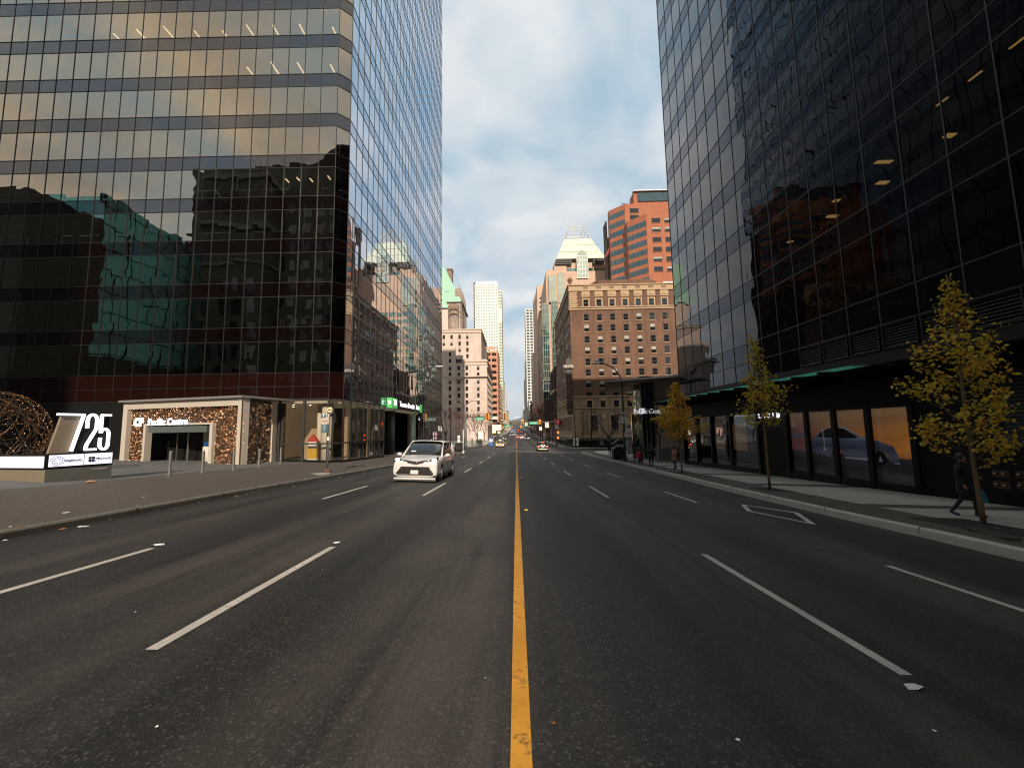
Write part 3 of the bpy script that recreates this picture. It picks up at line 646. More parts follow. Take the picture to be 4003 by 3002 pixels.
# right return wall
rx0,ry0=cp(Lc,0); rx1,ry1=-18.65,31.; 
q=MB(); q.prism([(rx0-.1,ry0),(rx0,ry0),(-17.75,31.),(-17.85,31.)],-1,zt1-.1); part('light_wall',q,M['sparkback'],CA)
q=MB()
for _ in range(520):
    t=R_.random(); x=rx0+(-17.75-rx0)*t+.06; y=ry0+(31.-ry0)*t; z=R_.uniform(-.2,3.9); r=R_.choice([.012,.016,.024])
    q.add([(x-r,y,z),(x+r,y,z),(x,y-r,z),(x,y+r,z),(x,y,z-r),(x,y,z+r)],[(0,2,5),(2,1,5),(1,3,5),(3,0,5),(2,0,4),(1,2,4),(3,1,4),(0,3,4)],0 if R_.random()<.34 else 1)
part('curtain_lights',q,[M['bulb'],M['bulb_dim']],CA,kind='stuff')
q=MB(); q.box(-17.9,-17.6,30.4,30.95,-1,zt1-.05); part('frame_post',q,M['frame_pale'],CA)
# interior vestibule
cbox(.6,Lc-.5,4.0,4.15,-1,4,M['lobby_dark'],'back_wall')
cbox(4.6,7.1,3.4,3.6,-1,2.4,M['lobby_wall'],'inner_wall'); 
q=MB(); c=cp(5.2,2.4); q.cyl(c,.5,-1,2.4,24); part('column',q,M['cream_col'],CA,smooth=True)
for s in (3.1,4.1,6.4,7.2): cbox(s,s+.06,1.5,1.56,-1,2.1,M['steel'],'door_frame')
cbox(2.3,7.6,.6,3.9,2.35,2.4,M['lobby_ceil'],'vestibule_ceiling')
q=MB(); p=cp(5.35,1.88); q.box(p[0]-.12,p[0]+.12,p[1]-.01,p[1]+.01,1.0,1.3); part('blue_notice',q,mat('blue_notice',(.02,.18,.45),.5,emit=.3),CA)
tu=(u.x,u.y,0)
p=cp(.0+3.3+.7,-.06); text('lettering','Pacific Centre',.62,M['lit_white'],CA,(*cp(4.25,-.06),2.72),tu,.03,.012)
text('logo_letters','CF',.74,M['lit_white'],CA,(*cp(1.62,-.06),2.73),tu,.03,.05,sx=.92)
p=gnd(886,1808,SW)
SS=thing('sandwich_board','white framed green sandwich board beside the entrance frame','sign board',p)
q=MB(); q.box(p[0]-.42,p[0]+.42,p[1]-.03,p[1]+.0,p[2]+.12,p[2]+1.02); part('board',q,M['white'],SS)
q=MB(); q.box(p[0]-.36,p[0]+.36,p[1]-.045,p[1]-.032,p[2]+.2,p[2]+.95); part('green_face',q,M['green_sign'],SS)
text('letters','TD',.5,M['lit_white'],SS,(p[0],p[1]-.055,p[2]+.56),(1,0,0),.004,.02)
q=MB()
for sx_ in (-.38,.38): q.box(p[0]+sx_-.03,p[0]+sx_+.03,p[1]-.02,p[1]+.02,p[2],p[2]+.13); q.tube([(p[0]+sx_,p[1]+.02,p[2]+1),(p[0]+sx_,p[1]+.4,p[2])],.02,6)
part('legs',q,M['white'],SS)
# ---- address sign with neon style numbers on a plinth
PS=thing('address_sign','low concrete sign plinth with glowing address numbers and tenant panels','sign',(-17.5,15.5,.3))
a_=gnd(172,1885,SW); c_=gnd(443,1870,SW); o_=(-21.5,16.6)
def wallseg(P,Q,z0,z1,th,m,name,out=0.,mb=None):
    P=Vector(P[:2]);Q=Vector(Q[:2]); u=(Q-P).normalized(); n=Vector((u.y,-u.x)); P=P+n*out; Q=Q+n*out
    q=mb or MB(); q.prism([(P.x,P.y),(Q.x,Q.y),(Q.x-n.x*th,Q.y-n.y*th),(P.x-n.x*th,P.y-n.y*th)],z0,z1)
    return part(name,q,m,PS) if mb is None else None
P0=(a_[0],a_[1]);P1=(c_[0]-.1,c_[1]);P9=(-22.5,16.2)
zb=a_[2]
wallseg(P0,P1,-.2,zb+.44,.7,M['conc_dark'],'plinth'); wallseg(P9,P0,-.2,zb+.42,.7,mat('tan_plinth',(.16,.13,.09),.8),'plinth')
wallseg(P0,P1,zb+.46,zb+.98,.5,M['black'],'sign_case',.02); wallseg(P9,P0,zb+.44,zb+.94,.5,M['black'],'sign_case',.02)
U=(Vector(P1)-Vector(P0)); LL=U.length; U.normalize(); NN=Vector((U.y,-U.x))
def pp(s,out=0): p=Vector(P0)+U*s+NN*out; return (p.x,p.y)
wallseg(pp(.06),pp(LL*.53),zb+.52,zb+.93,.02,M['panel_lit'],'tenant_panel',.04); wallseg(pp(LL*.545),pp(LL-.03),zb+.52,zb+.93,.02,M['panel_lit'],'tenant_panel',.04)
wallseg(P9,(Vector(P0)-(Vector(P0)-Vector(P9)).normalized()*.06),zb+.5,zb+.9,.02,M['panel_lit'],'light_panel',.04)
tu2=(U.x,U.y,0)
text('lettering','imageworks',.105,M['black'],PS,(*pp(.70,.068),zb+.72),tu2,.003,.003,sx=.95)
text('lettering','Microsoft',.115,M['black'],PS,(*pp(1.60,.068),zb+.73),tu2,.003,.002)
q=MB(); cxx=.27
for ring,(rr,nn_,sz) in enumerate(((.085,8,.016),(.14,12,.018),(.185,14,.014))):
    for k in range(nn_):
        an=2*math.pi*k/nn_; s=cxx+math.cos(an)*rr; z=zb+.725+math.sin(an)*rr; p=pp(s,.062); q.box(p[0]-sz,p[0]+sz,p[1]-.006,p[1]+.006,z-sz*.6,z+sz*.6)
part('emblem',q,M['black'],PS)
q=MB()
for i in (0,1):
    for j in (0,1): p=pp(1.19+i*.1,.062); q.obox(p,(U.x,U.y),(NN.x,NN.y),.043,.006,zb+.62+j*.1,zb+.706+j*.1)
part('emblem',q,M['black'],PS)
text('lettering','A CF PROPERTY',.075,mat('grey_lettering',(.35,.34,.3),.5),PS,(*pp(1.55,.01),zb+.33),tu2,.004,.004)
# numbers as bent white tubes (rectangular section)
zn=zb+1.02; hN=1.42
def numtube(pts,s0,w,name):
    q=MB(); P=[Vector((*pp(s0+x*w,-.18),zn+y*hN)) for x,y in pts]; th=.04
    nv=Vector((NN.x,NN.y,0))
    for i in range(len(P)-1):
        a,c=P[i],P[i+1]; d=(c-a).normalized(); s=d.cross(nv).normalized(); a2=a-d*th*.4; c2=c+d*th*.4
        vs=[]
        for e in (a2,c2):
            for (i1,i2) in ((-1,-1),(1,-1),(1,1),(-1,1)): vs.append(tuple(e+s*th*i1+nv*.05*i2))
        q.add(vs,[(0,1,2,3),(4,7,6,5),(0,4,5,1),(1,5,6,2),(2,6,7,3),(3,7,4,0)])
    return part(name,q,M['lit_white'],PS)
arc=lambda cx,cy,rx,ry,a0,a1,n=10:[(cx+rx*math.cos(math.radians(a0+(a1-a0)*i/n)),cy+ry*math.sin(math.radians(a0+(a1-a0)*i/n))) for i in range(n+1)]
numtube([(0,.97),(1,.97),(.62,.02)],.27,.74,'number_seven')
numtube([(.16,.62),(.16,.8)]+arc(.5,.82,.34,.16,180,0)+[(.84,.6),(.2,.16),(.16,.04),(.9,.04)],1.07,.42,'number_two')
numtube([(.95,.97),(.22,.97),(.22,.5)]+arc(.55,.44,.34,.15,160,0,8)+[(.89,.2)]+arc(.55,.17,.34,.14,0,-180,10)+[(.21,.34)],1.48,.38,'number_five')
q=MB(); A0=pp(-.62,-.24); 
vsx=[(*pp(.42,-.25),zn+hN*.92),(*pp(.95,-.25),zn+hN*.92),(*pp(.68,-.25),zn-.05),(*pp(.14,-.25),zn-.05)]
v2=[(v[0]-NN.x*.15,v[1]-NN.y*.15,v[2]) for v in vsx]; q.add(vsx+v2,[(3,2,1,0),(4,5,6,7),(0,1,5,4),(1,2,6,5),(2,3,7,6),(3,0,4,7)])
part('back_fin',q,mat('taupe_fin',(.2,.16,.12),.7),PS)
q=MB(); q.prism([pp(.95,-.3),pp(1.86,-.3),pp(1.86,-.45),pp(.95,-.45)],zn-.05,zn+hN*.98); part('back_board',q,M['black'],PS)
# ---- wire sphere ornament
sc_=at(-30,1690,18.); sr=165/1645*18.*.98
WS=thing('wire_sphere','large gold wire sphere ornament strung with lights at the left edge','ornament',(sc_[0],18.,sc_[2]-sr))
q=MB()
for k in range(46):
    ax_=Vector((R_.gauss(0,1),R_.gauss(0,1),R_.gauss(0,1))).normalized(); e=ax_.orthogonal().normalized(); f_=ax_.cross(e); r=sr*math.sqrt(1-R_.uniform(0,.55)**2); off=ax_*math.sqrt(max(0,sr*sr-r*r))*R_.choice([-1,1])
    a0=R_.uniform(0,6.28); a1=a0+R_.uniform(2.5,6.28)
    q.tube([Vector((sc_[0],18.,sc_[2]))+off+(e*math.cos(a0+(a1-a0)*i/18)+f_*math.sin(a0+(a1-a0)*i/18))*r for i in range(19)],.012,4)
part('wire_frame',q,mat('gold_wire',(.07,.04,.016),.45,.3),WS)
q=MB()
for _ in range(900):
    v=Vector((R_.gauss(0,1),R_.gauss(0,1),R_.gauss(0,1))).normalized()*sr; x,y,z=v.x+sc_[0],v.y+18.,v.z+sc_[2]; r=.012
    q.add([(x-r,y,z),(x+r,y,z),(x,y-r,z),(x,y+r,z),(x,y,z-r),(x,y,z+r)],[(0,2,5),(2,1,5),(1,3,5),(3,0,5),(2,0,4),(1,2,4),(3,1,4),(0,3,4)],0 if R_.random()<.2 else 1)
part('string_lights',q,[M['bulb'],M['bulb_dim']],WS,kind='stuff')
# ================================================================ right tower
XR=15.; RY0,RY1=-26.,38.45; ZR=4.77
RT=thing('office_tower','black glass office tower on the right over a glass canopy and showroom','tower',(XR,RY1,0))
rows=[4.72]; 
# rows measured from the photograph: sill, double band, then regular floors
levels=[(4.72,5.82,'s'),(5.82,7.05,'s'),(7.05,9.75,'w'),(9.75,10.95,'s')]
z=10.95
for k in range(9): levels+= [(z,z+2.6,'w'),(z+2.6,z+3.8,'s')]; z+=3.8
ZRT=z
a,c=(XR,RY1),(XR,RY0)
for (z0,z1,t_) in levels:
    band(RT,'window_band' if t_=='w' else 'spandrel_band',a,c,z0,z1,G_right if t_=='w' else G_rtsp)
    trans(RT,a,c,z0,M['mull_black'],.045,.018)
y=RY1
while y>RY0: mull(RT,(XR,y),(-1,0),4.7,ZRT,M['mull_black'],.045,.02); y-=1.65
z=7.05
while z<ZRT:
    mb=MB(); mb.box(XR+.12,60,RY0,RY1-.1,z-.55,z-.25); part('floor_slab',mb,M['dark'],RT); z+=3.8
mb=MB(); mb.box(XR+7,60,RY0+1,RY1-2,-2,ZRT-1); part('core',mb,M['dark'],RT)
mb=MB(); mb.box(XR+.02,60,RY1,RY1+.2,4.2,ZRT); part('end_wall',mb,M['mull_black'],RT)
mb=MB(); mb.box(XR+.05,60,RY0,RY1,ZRT,ZRT+.4); part('roof',mb,M['dark'],RT)
M['tube2']=mat('amber_ceiling_lamp',(1,.7,.35),.5,emit=1.5,ecol=(1,.62,.22))
# ceiling lamps placed where the photo shows them
for (x_,y_,w_) in ((3155,247,90),(3018,425,30),(3448,635,110),(3455,717,70),(3255,848,70),(3098,947,30),(3725,533,60),(3280,787,30)):
    p=atx(x_,y_,XR+2.5); w=w_/1645*p[1]/1.0*.55
    mb=MB(); mb.box(XR+2.2,XR+2.2+max(.3,w*1.1),p[1]-.12,p[1]+.12,p[2],p[2]+.05); part('ceiling_lamp',mb,M['tube2'],RT)
for (x_,y_) in ((3825,245),(3820,300),(3695,357),(3690,400),(3985,170)):
    p=atx(x_,y_,XR+1.6); mb=MB(); mb.box(XR+1.5,XR+1.57,p[1]-.22,p[1]+.22,p[2],p[2]+.03); part('ceiling_lamp',mb,M['tube2'],RT)
# louvres
M['louvre']=mat('louvre_black',(.018,.018,.018),.4,.1,spec=.3)
y=RY1-1.65*10
while y>RY0+2:
    mb=MB(); y0,y1=y-1.65+.1,y-.1
    zz_=5.0-.0
    z=4.86
    while z<5.76:
        mb.add([(XR-.09,y0,z),(XR-.09,y1,z),(XR-.02,y1,z+.09),(XR-.02,y0,z+.09)],[(0,1,2,3)]); z+=.115
    for (q0,q1,r0,r1) in ((y0-.03,y1+.03,4.78,4.84),(y0-.03,y1+.03,5.74,5.8)): mb.box(XR-.11,XR-.01,q0,q1,r0,r1)
    for yy in (y0-.03,y1-.02): mb.box(XR-.11,XR-.01,yy,yy+.05,4.84,5.74)
    part('louvre_panel',mb,M['louvre'],RT); y-=1.65
mb=MB(); mb.box(XR-.06,XR+.6,RY0,RY1-.02,4.27,4.7); part('fascia',mb,mat('fascia_charcoal',(.012,.012,.012),.5,spec=.2),RT)
def frosted():
    m=bpy.data.materials.new('teal_canopy_glass'); m.use_nodes=True; t=m.node_tree; t.nodes.clear(); b=NB(t)
    tr=b.n('ShaderNodeBsdfTranslucent',{'Color':(.42,.85,.72,1)}); df=b.n('ShaderNodeBsdfDiffuse',{'Color':(.2,.4,.35,1)})
    mx=b.n('ShaderNodeMixShader',{0:.25,1:tr.outputs[0],2:df.outputs[0]}); o=b.n('ShaderNodeOutputMaterial'); t.links.new(mx.outputs[0],o.inputs[0]); return m
# canopy: glass sheet on black beams
mb=MB(); mb.box(14.13,XR-.07,17.7,43.6,4.262,4.285); part('canopy_glass',mb,frosted(),RT)
mb=MB(); mb.box(XR-.05,16.8,17.7,42.,4.2,4.25); part('soffit',mb,M['black'],RT)
mb=MB(); mb.box(14.1,16.75,17.66,17.7,4.24,4.29); part('canopy_edge',mb,mat('pale_metal_edge',(.35,.42,.38),.3,.7),RT)
y=19.6
while y<43.5:
    mb=MB(); mb.add([(14.13,y,4.255),(14.13,y,4.08),(14.4,y,4.02),(16.7,y,3.75),(16.7,y,4.255),(14.13,y+.12,4.255),(14.13,y+.12,4.08),(14.4,y+.12,4.02),(16.7,y+.12,3.75),(16.7,y+.12,4.255)],[(0,1,2,3,4),(9,8,7,6,5),(0,5,6,1),(1,6,7,2),(2,7,8,3),(3,8,9,4),(4,9,5,0)]); part('canopy_beam',mb,M['black'],RT); y+=1.9
# shop front wall plane
XW=16.7
def zw(y): return gz(XW,y)+SW
M['matte_black']=mat('black_cladding',(.006,.006,.0065),.6,var=.2,spec=.15)
mb=MB(); mb.box(XW,XW+.4,RY0,17.9,-2.2,4.25); mb.box(XW+.02,XW+.4,17.9,42.5,2.62,4.2); mb.box(XW+.02,XW+.4,26.35,29.4,-2.4,2.62); part('shop_wall',mb,M['matte_black'],RT)
mb=MB()
z=-1.9
while z<4.2:
    mb.add([(XW-.04,RY0+2,z),(XW-.04,14.6,z),(XW-.005,14.6,z+.1),(XW-.005,RY0+2,z+.1)],[(0,1,2,3)]) if z>.95 else None; z+=.13
part('louvre_wall',mb,M['louvre'],RT)
mb=MB(); mb.prism([(XW-.05,17.5),(XW-.05,26.3),(XW+.3,26.3),(XW+.3,17.5)],-3,lambda p:zw(p[1])+.28); mb.prism([(XW-.05,29.4),(XW-.05,42.4),(XW+.3,42.4),(XW+.3,29.4)],-3.4,lambda p:zw(p[1])+.38); part('shop_plinth',mb,M['black'],RT)
# poster windows
def poster_bg():
    m=bpy.data.materials.new('sunset_poster_print'); m.use_nodes=True; t=m.node_tree; t.nodes.clear(); b=NB(t)
    g=b.n('ShaderNodeNewGeometry'); s=b.n('ShaderNodeSeparateXYZ',{0:g.outputs['Position']})
    yy=b.m('DIVIDE',b.m('SUBTRACT',26.3,s.outputs[1]),8.4)   # 0 far .. 1 near
    hz=b.m('DIVIDE',b.m('SUBTRACT',s.outputs[2],-.9),3.4)
    n=b.n('ShaderNodeTexNoise',{'Vector':b.n('ShaderNodeMapping',{'Vector':g.outputs['Position'],'Scale':(1,.5,2)}).outputs[0],'Scale':.9,'Detail':5}).outputs[0]
    sky=b.mix(b.ramp(yy,[(.1,0),(.95,1)]),(.16,.06,.06),(.62,.22,.03))
    sky=b.mix(b.ramp(hz,[(.62,0),(1,.75)]),sky,(.30,.24,.14))
    sky=b.mix(b.m('MULTIPLY',b.ramp(n,[(.45,0),(.7,1)]),.4),sky,(.09,.04,.05))
    gr=b.mix(b.ramp(n,[(.4,0),(.7,1)]),(.010,.010,.014),(.035,.033,.04))
    c=b.mix(b.ramp(hz,[(.33,0),(.37,1)]),gr,sky)
    p=b.n('ShaderNodeBsdfPrincipled',{'Base Color':c,'Roughness':.6,'Emission Color':c,'Emission Strength':.19}); o=b.n('ShaderNodeOutputMaterial'); t.links.new(p.outputs[0],o.inputs[0]); return m
PO=thing('window_poster','long showroom window poster of a pale blue sedan at sunset','poster',(XW+.25,22,1))
mb=MB(); mb.quad((XW+.25,26.3,-1.2),(XW+.25,17.9,-1.2),(XW+.25,17.9,2.6),(XW+.25,26.3,2.6)); part('print',mb,poster_bg(),PO)
def printed_body():
    m=bpy.data.materials.new('printed_blue_body'); m.use_nodes=True; t=m.node_tree; t.nodes.clear(); b=NB(t)
    g=b.n('ShaderNodeNewGeometry'); s=b.n('ShaderNodeSeparateXYZ',{0:g.outputs['Position']})
    c=b.ramp(b.m('DIVIDE',s.outputs[2],1.75),[(0,(.05,.055,.09)),(.18,(.13,.145,.22)),(.34,(.05,.06,.11)),(.55,(.09,.12,.21)),(.62,(.2,.25,.36)),(.9,(.34,.42,.5))])
    p=b.n('ShaderNodeBsdfPrincipled',{'Base Color':c,'Roughness':.5,'Emission Color':c,'Emission Strength':.09}); o=b.n('ShaderNodeOutputMaterial'); t.links.new(p.outputs[0],o.inputs[0]); return m
# car on the print: s runs from the far end (0) to the near end (8.4)
def pc(pts): return [(XW+.0,26.3-s,z) for s,z in pts]
def flat(name,pts,m,dx):
    q=MB(); q.add([(XW+.25-dx,26.3-s,z) for s,z in pts],[tuple(range(len(pts)))]); return part(name,q,m,PO)
pb=printed_body(); pd=mat('printed_dark_glass',(.01,.012,.02),.4); pw=mat('printed_white',(.45,.47,.55),.5,emit=.05)
# measured along the wall: rear at s~1.6, nose at s~7.0
body=[(1.35,.55),(1.45,.85),(1.9,.98),(2.3,1.3),(3.0,1.62),(3.7,1.72),(4.4,1.62),(5.3,1.18),(6.3,1.0),(7.0,.78),(7.2,.42),(7.25,.05),(7.0,.0),(6.75,.05),(6.6,.45),(6.3,.6),(5.98,.5),(5.8,.05),(4.1,.05),(3.95,.45),(3.6,.6),(3.3,.45),(3.15,.05),(2.1,.18),(1.6,.38)]
flat('printed_car_body',body,pb,.006)
flat('printed_car_glass',[(2.15,1.12),(2.55,1.38),(3.1,1.6),(3.7,1.66),(4.3,1.56),(5.1,1.17),(4.9,1.1),(3.2,1.08)],pd,.012)
flat('printed_car_sill',[(4.15,.16),(5.75,.16),(5.75,.06),(4.15,.06)],pw,.012)
for s in (3.56,6.28): 
    flat('printed_wheel',[(s+.33*math.cos(a*.3927),.22+.36*math.sin(a*.3927)) for a in range(16)],pd,.012)
    flat('printed_hub',[(s-.12,.05),(s,.32),(s+.12,.05)],pw,.016)
flat('printed_bumper',[(7.0,.05),(7.27,.05),(7.27,.0),(7.0,.0)],pw,.014)
flat('printed_lake',[(.15,1.0),(1.3,1.0),(1.3,1.25),(.7,1.3),(.15,1.45)],mat('printed_lake',(.2,.18,.26),.5,emit=.06),.005)
band(RT,'shop_window',(XW+.1,26.3),(XW+.1,17.9),-1.2,2.6,glassy('poster_glass',(1,1,1),.04,.5,see=(.85,.85,.85),wob=.1,mod=(2,20)))
for y in (26.3,24.45,22.35,20.2,17.95): mull(RT,(XW+.02,y),(-1,0),-1.3,2.62,M['black'],.26,.09,'shop_mullion')
mb=MB(); mb.box(XW-.06,XW+.1,17.8,26.4,2.52,2.64); mb.box(XW-.06,XW+.1,17.8,26.4,-1.3,-.9); part('window_frame',mb,M['black'],RT)
# far showroom bay
band(RT,'shop_window',(XW+.1,42.4),(XW+.1,29.4),-2.,2.6,G_shop)
for y in (42.4,39.4,36.4,33.2,29.4): mull(RT,(XW+.02,y),(-1,0),-2,2.62,M['black'],.24,.08,'shop_mullion')
mb=MB(); mb.box(XW+.12,23,42.4,42.6,-2.5,4.2); part('return_wall',mb,M['matte_black'],RT)
mb=MB(); mb.box(XW+.2,23,29.4,42.3,-2.4,-1.25); mb.box(22.8,23,29.4,42.3,-2,4.2); part('showroom_interior',mb,mat('showroom_grey',(.10,.09,.085),.6),RT)
for (y,c_) in ((38.,(.12,.08,.07)),(34.8,(.3,.18,.07)),(31.,(.22,.12,.09))):
    mb=MB(); mb.box(XW+1.5,XW+1.55,y-1,y+1,-.2,2.0); part('interior_picture',mb,mat('interior_picture',c_,.6,emit=.2,ecol=c_),RT)
LS=thing('shop_sign','glowing white showroom lettering half hidden by the middle tree','sign',(XW-.1,27.9,2.5))
for i,ch in enumerate('LUCID'): text('letter',ch,.42,M['lit_white'],LS,(XW-.14,28.9-.52*i+.0,2.42),(0,-1,0),.02,.02)
# wall hydrant connections
for (px_,py_) in ((3915,1852),(3920,1896),(4010,1857),(4015,1900)):
    p=atx(px_,py_,XW); W_=thing('hydrant_connection','%s brass hose connection plate on the black wall %s'%('upper' if py_<1870 else 'lower','at the right edge' if px_>4000 else 'nearest the walking man'),'hose connection',p)
    mb=MB(); mb.box(XW-.03,XW-.002,p[1]-.26,p[1]+.26,p[2]-.12,p[2]+.12); part('plate',mb,mat('brass_plate',(.10,.07,.045),.4,.6),W_)
    for s in (-.13,.13): mb=MB(); mb.tube([(XW-.03,p[1]+s,p[2]),(XW-.12,p[1]+s,p[2])],[.06,.05],12); part('nozzle',mb,mat('brass_nozzle',(.3,.17,.11),.25,.8),W_,smooth=True)
# ================================================================ masonry and far buildings
def wglass(name,c=(.012,.013,.014),rmin=.06,rmax=.85,tint=(1,1,1)):
    return glassy(name,tint,rmin,rmax,power=2.5,wob=.1,tilt=.03,mod=(2.6,2.6),opaque=c,wscale=.3)
M['wg']=wglass('dark_window_glass'); M['wg_green']=wglass('green_window_glass',(.03,.07,.06),.32,.9,(.75,.95,.85)); M['wg_teal']=wglass('teal_window_glass',(.012,.03,.035),.16,.9,(.7,.9,1))
M['wg_bright']=wglass('pale_curtain_glass',(.30,.36,.30),.3,.95,(.95,1,.9))
M['blind']=mat('window_blind',(.35,.33,.28),.8)
def wmesh(w,h,fr=.07,depth=.1,gl='wg',frame=None,sill=None,rail=True,surround=0,blind=0):
    """window facing -Y with its wall plane at y=0, materials: 0 frame, 1 glass, 2 surround/sill, 3 blind"""
    q=MB(); hw,hh=w/2,h/2
    q.box(-hw,hw,-.012,.02,-hh,hh,1)
    if blind: q.box(-hw+fr,hw-fr,-.02,-.008,hh-h*blind,hh-fr,3)
    for (a,c,d,e) in ((-hw,-hw+fr,-hh,hh),(hw-fr,hw,-hh,hh)): q.box(a,c,-.05,.0,d,e,0)
    q.box(-hw+fr,hw-fr,-.052,.0,hh-fr,hh,0); q.box(-hw+fr,hw-fr,-.052,.0,-hh,-hh+fr,0)
    if rail: q.box(-hw+fr,hw-fr,-.056,0,-.04,.04,0)
    if surround:
        s=surround
        for (a,c,d,e) in ((-hw-s,-hw,-hh,hh+s),(hw,hw+s,-hh,hh+s)): q.box(a,c,-.09,.02,d,e,2)
        q.box(-hw,hw,-.09,.02,hh,hh+s,2)
    q.box(-hw-.1,hw+.1,-.16,.02,-hh-.14,-hh,2)
    return q
def winset(root,mb_list,mats,cells,face,limit=100,skip=None):
    """cells: list of (along, z) on a face; face=(kind, plane) kind S (facing -Y at y=plane), E (facing +X at x=plane), W (facing -X at x=plane)"""
    mes=[q.mesh('window',mats) for q in mb_list]; off=wl(root); rest=MB()
    rz={'S':0,'E':math.pi/2,'W':-math.pi/2}[face[0]]
    for i,(s,z) in enumerate(cells):
        k=R_.randrange(len(mes)); p=Vector((s,face[1],z)) if face[0]=='S' else Vector((face[1],s,z))
        if i<limit:
            o=bpy.data.objects.new('window',mes[k]); link(o,root,p-off); o.rotation_euler=(0,0,rz)
        else:
            ca,sa=math.cos(rz),math.sin(rz); q=mb_list[k]
            o0=len(rest.v); rest.v+=[(p.x+x*ca-y*sa,p.y+x*sa+y*ca,p.z+zz) for x,y,zz in q.v]; rest.f+=[tuple(a+o0 for a in f) for f in q.f]; rest.m+=q.m
    if rest.f: part('windows',rest,mats,root,kind='stuff')
def grid(a,n,da,z,m,dz,skip=lambda i,j:False): return [(a+i*da,z+j*dz) for j in range(m) for i in range(n) if not skip(i,j)]
# ---------------------------------------------------------------- brick hotel on the right
M['brick']=masonry('red_brown_brick',(.185,.092,.054),(.15,.1,.075),.24,.08)
M['brick_dk']=masonry('dark_red_brick',(.09,.04,.032),(.06,.04,.03),.24,.08)
M['sandst']=masonry('tan_sandstone',(.36,.25,.155),(.22,.16,.1),1.1,.42,.06,.3)
M['sand_trim']=mat('tan_stone_trim',(.40,.28,.17),.8,var=.2,scale=1.5)
M['wframe']=mat('window_frame_dark',(.03,.028,.025),.5)
M['wframe_p']=mat('window_frame_pale',(.35,.3,.22),.6)
def Zat(y,Y,x=2240): return at(x,y,Y)[2]
HX,HY=13.4,99.0; HXe=50; HYe=137
HG=thing('brick_hotel','tall red brick hotel with ornate stone top floor and hanging blade sign','hotel',(HX,HY,-2.7))
zT=Zat(1120,HY); zA=Zat(1552,HY); zB=Zat(1598,HY); zC=Zat(1209,HY); z0=-4
mb=MB(); mb.box(HX,HXe,HY,HYe,zA,zT-1.2); part('wall',mb,M['brick'],HG)
mb=MB(); mb.box(HX-.06,HXe,HY-.06,HYe+.06,z0,zA); part('stone_base',mb,M['sandst'],HG)
mb=MB(); mb.box(HX-.3,HXe,HY-.3,HYe+.3,zT-1.25,zT-.9); mb.box(HX-.15,HXe,HY-.15,HYe+.15,zT-.9,zT+.1); mb.box(HX-.4,HXe,HY-.4,HYe+.4,zT+.1,zT+.35); part('cornice',mb,M['sand_trim'],HG)
for zz,hh,dd in ((zC-.25,.35,.25),(zC+.25,.2,.38),(zA-.1,.28,.3),(zB,.22,.25),(Zat(1712,HY),.5,.2)):
    mb=MB(); mb.box(HX-dd,HXe,HY-dd,HYe+dd,zz,zz+hh); part('string_course',mb,M['sand_trim'],HG)
# stone quoins on the corner
mb=MB()
k=zT-1.4; i=0
while k>zC+.6: w=1.7 if i%2 else 1.9; mb.box(HX-.1,HX+w,HY-.1,HY+.1,k-.42,k); mb.box(HX-.1,HX+.1,HY+.1,HY+w,k-.42,k); k-=.5; i+=1
part('quoins',mb,M['sand_trim'],HG); mb=MB(); k=zB-.3
while k>Zat(1705,HY): w=1.5 if i%2 else 2.1; mb.box(HX-.12,HX+w,HY-.12,HY+.1,k-.5,k); k-=.58; i+=1
part('quoins',mb,M['sand_trim'],HG)
cols=[17.3+3.15*i for i in range(10)]
gl=M['wg']
mats=[M['wframe'],gl,M['sand_trim'],M['blind']]
wv=[wmesh(1.25,1.72,blind=bl) for bl in (0,0,0,.3,.5)]
rowy=[1229,1271,1316,1359,1403,1445,1490.5,1534]
cells=[(x,Zat(y+13,HY)-.0) for y in rowy for x in cols[:9]]
winset(HG,wv,mats,cells,('S',HY))
ws=[wmesh(1.25,1.72,surround=.28)]; winset(HG,ws,mats,[(x,Zat(1186,HY)) for x in cols[:9]],('S',HY)); winset(HG,[wmesh(1.2,1.6,surround=.3)],mats,[(x,Zat(1580,HY)) for x in cols[:9]],('S',HY-.07))
# tall arched floor
winset(HG,[wmesh(1.7,3.6,surround=.4)],mats,[(x,Zat(1655,HY)) for x in (18.2,23.0,27.8,32.6,37.4)],('S',HY-.07))
# ornaments above the top windows, balustrade slots
orn=MB()
orn.box(-1,1,-.14,0,-.75,.75); orn.sph((0,-.2,.05),(.38,.12,.5),10,6); orn.sph((-.62,-.16,-.25),(.2,.1,.35),8,5); orn.sph((.62,-.16,-.25),(.2,.1,.35),8,5); orn.box(-1.1,1.1,-.26,0,.75,.9)
slot=MB()
for i in range(5): slot.box(-.55+i*.24,-.43+i*.24,-.02,.0,-.28,.28)
om=orn.mesh('carved_panel',M['sand_trim'],False); sm_=slot.mesh('balustrade_slot',M['dark'])
for x in cols[:9]:
    o=bpy.data.objects.new('carved_panel',om); link(o,HG,Vector((x,HY,Zat(1151,HY)))-wl(HG)); o=bpy.data.objects.new('balustrade_slot',sm_); link(o,HG,Vector((x,HY-.16,zT-.45))-wl(HG))
for x,y in ((20.4,1631),(20.4,1560),(27,1565)):
    mb=MB(); mb.sph((x,HY-.1,Zat(y,HY)),(.55,.15,.7),12,8); part('medallion',mb,M['sand_trim'],HG,smooth=True)
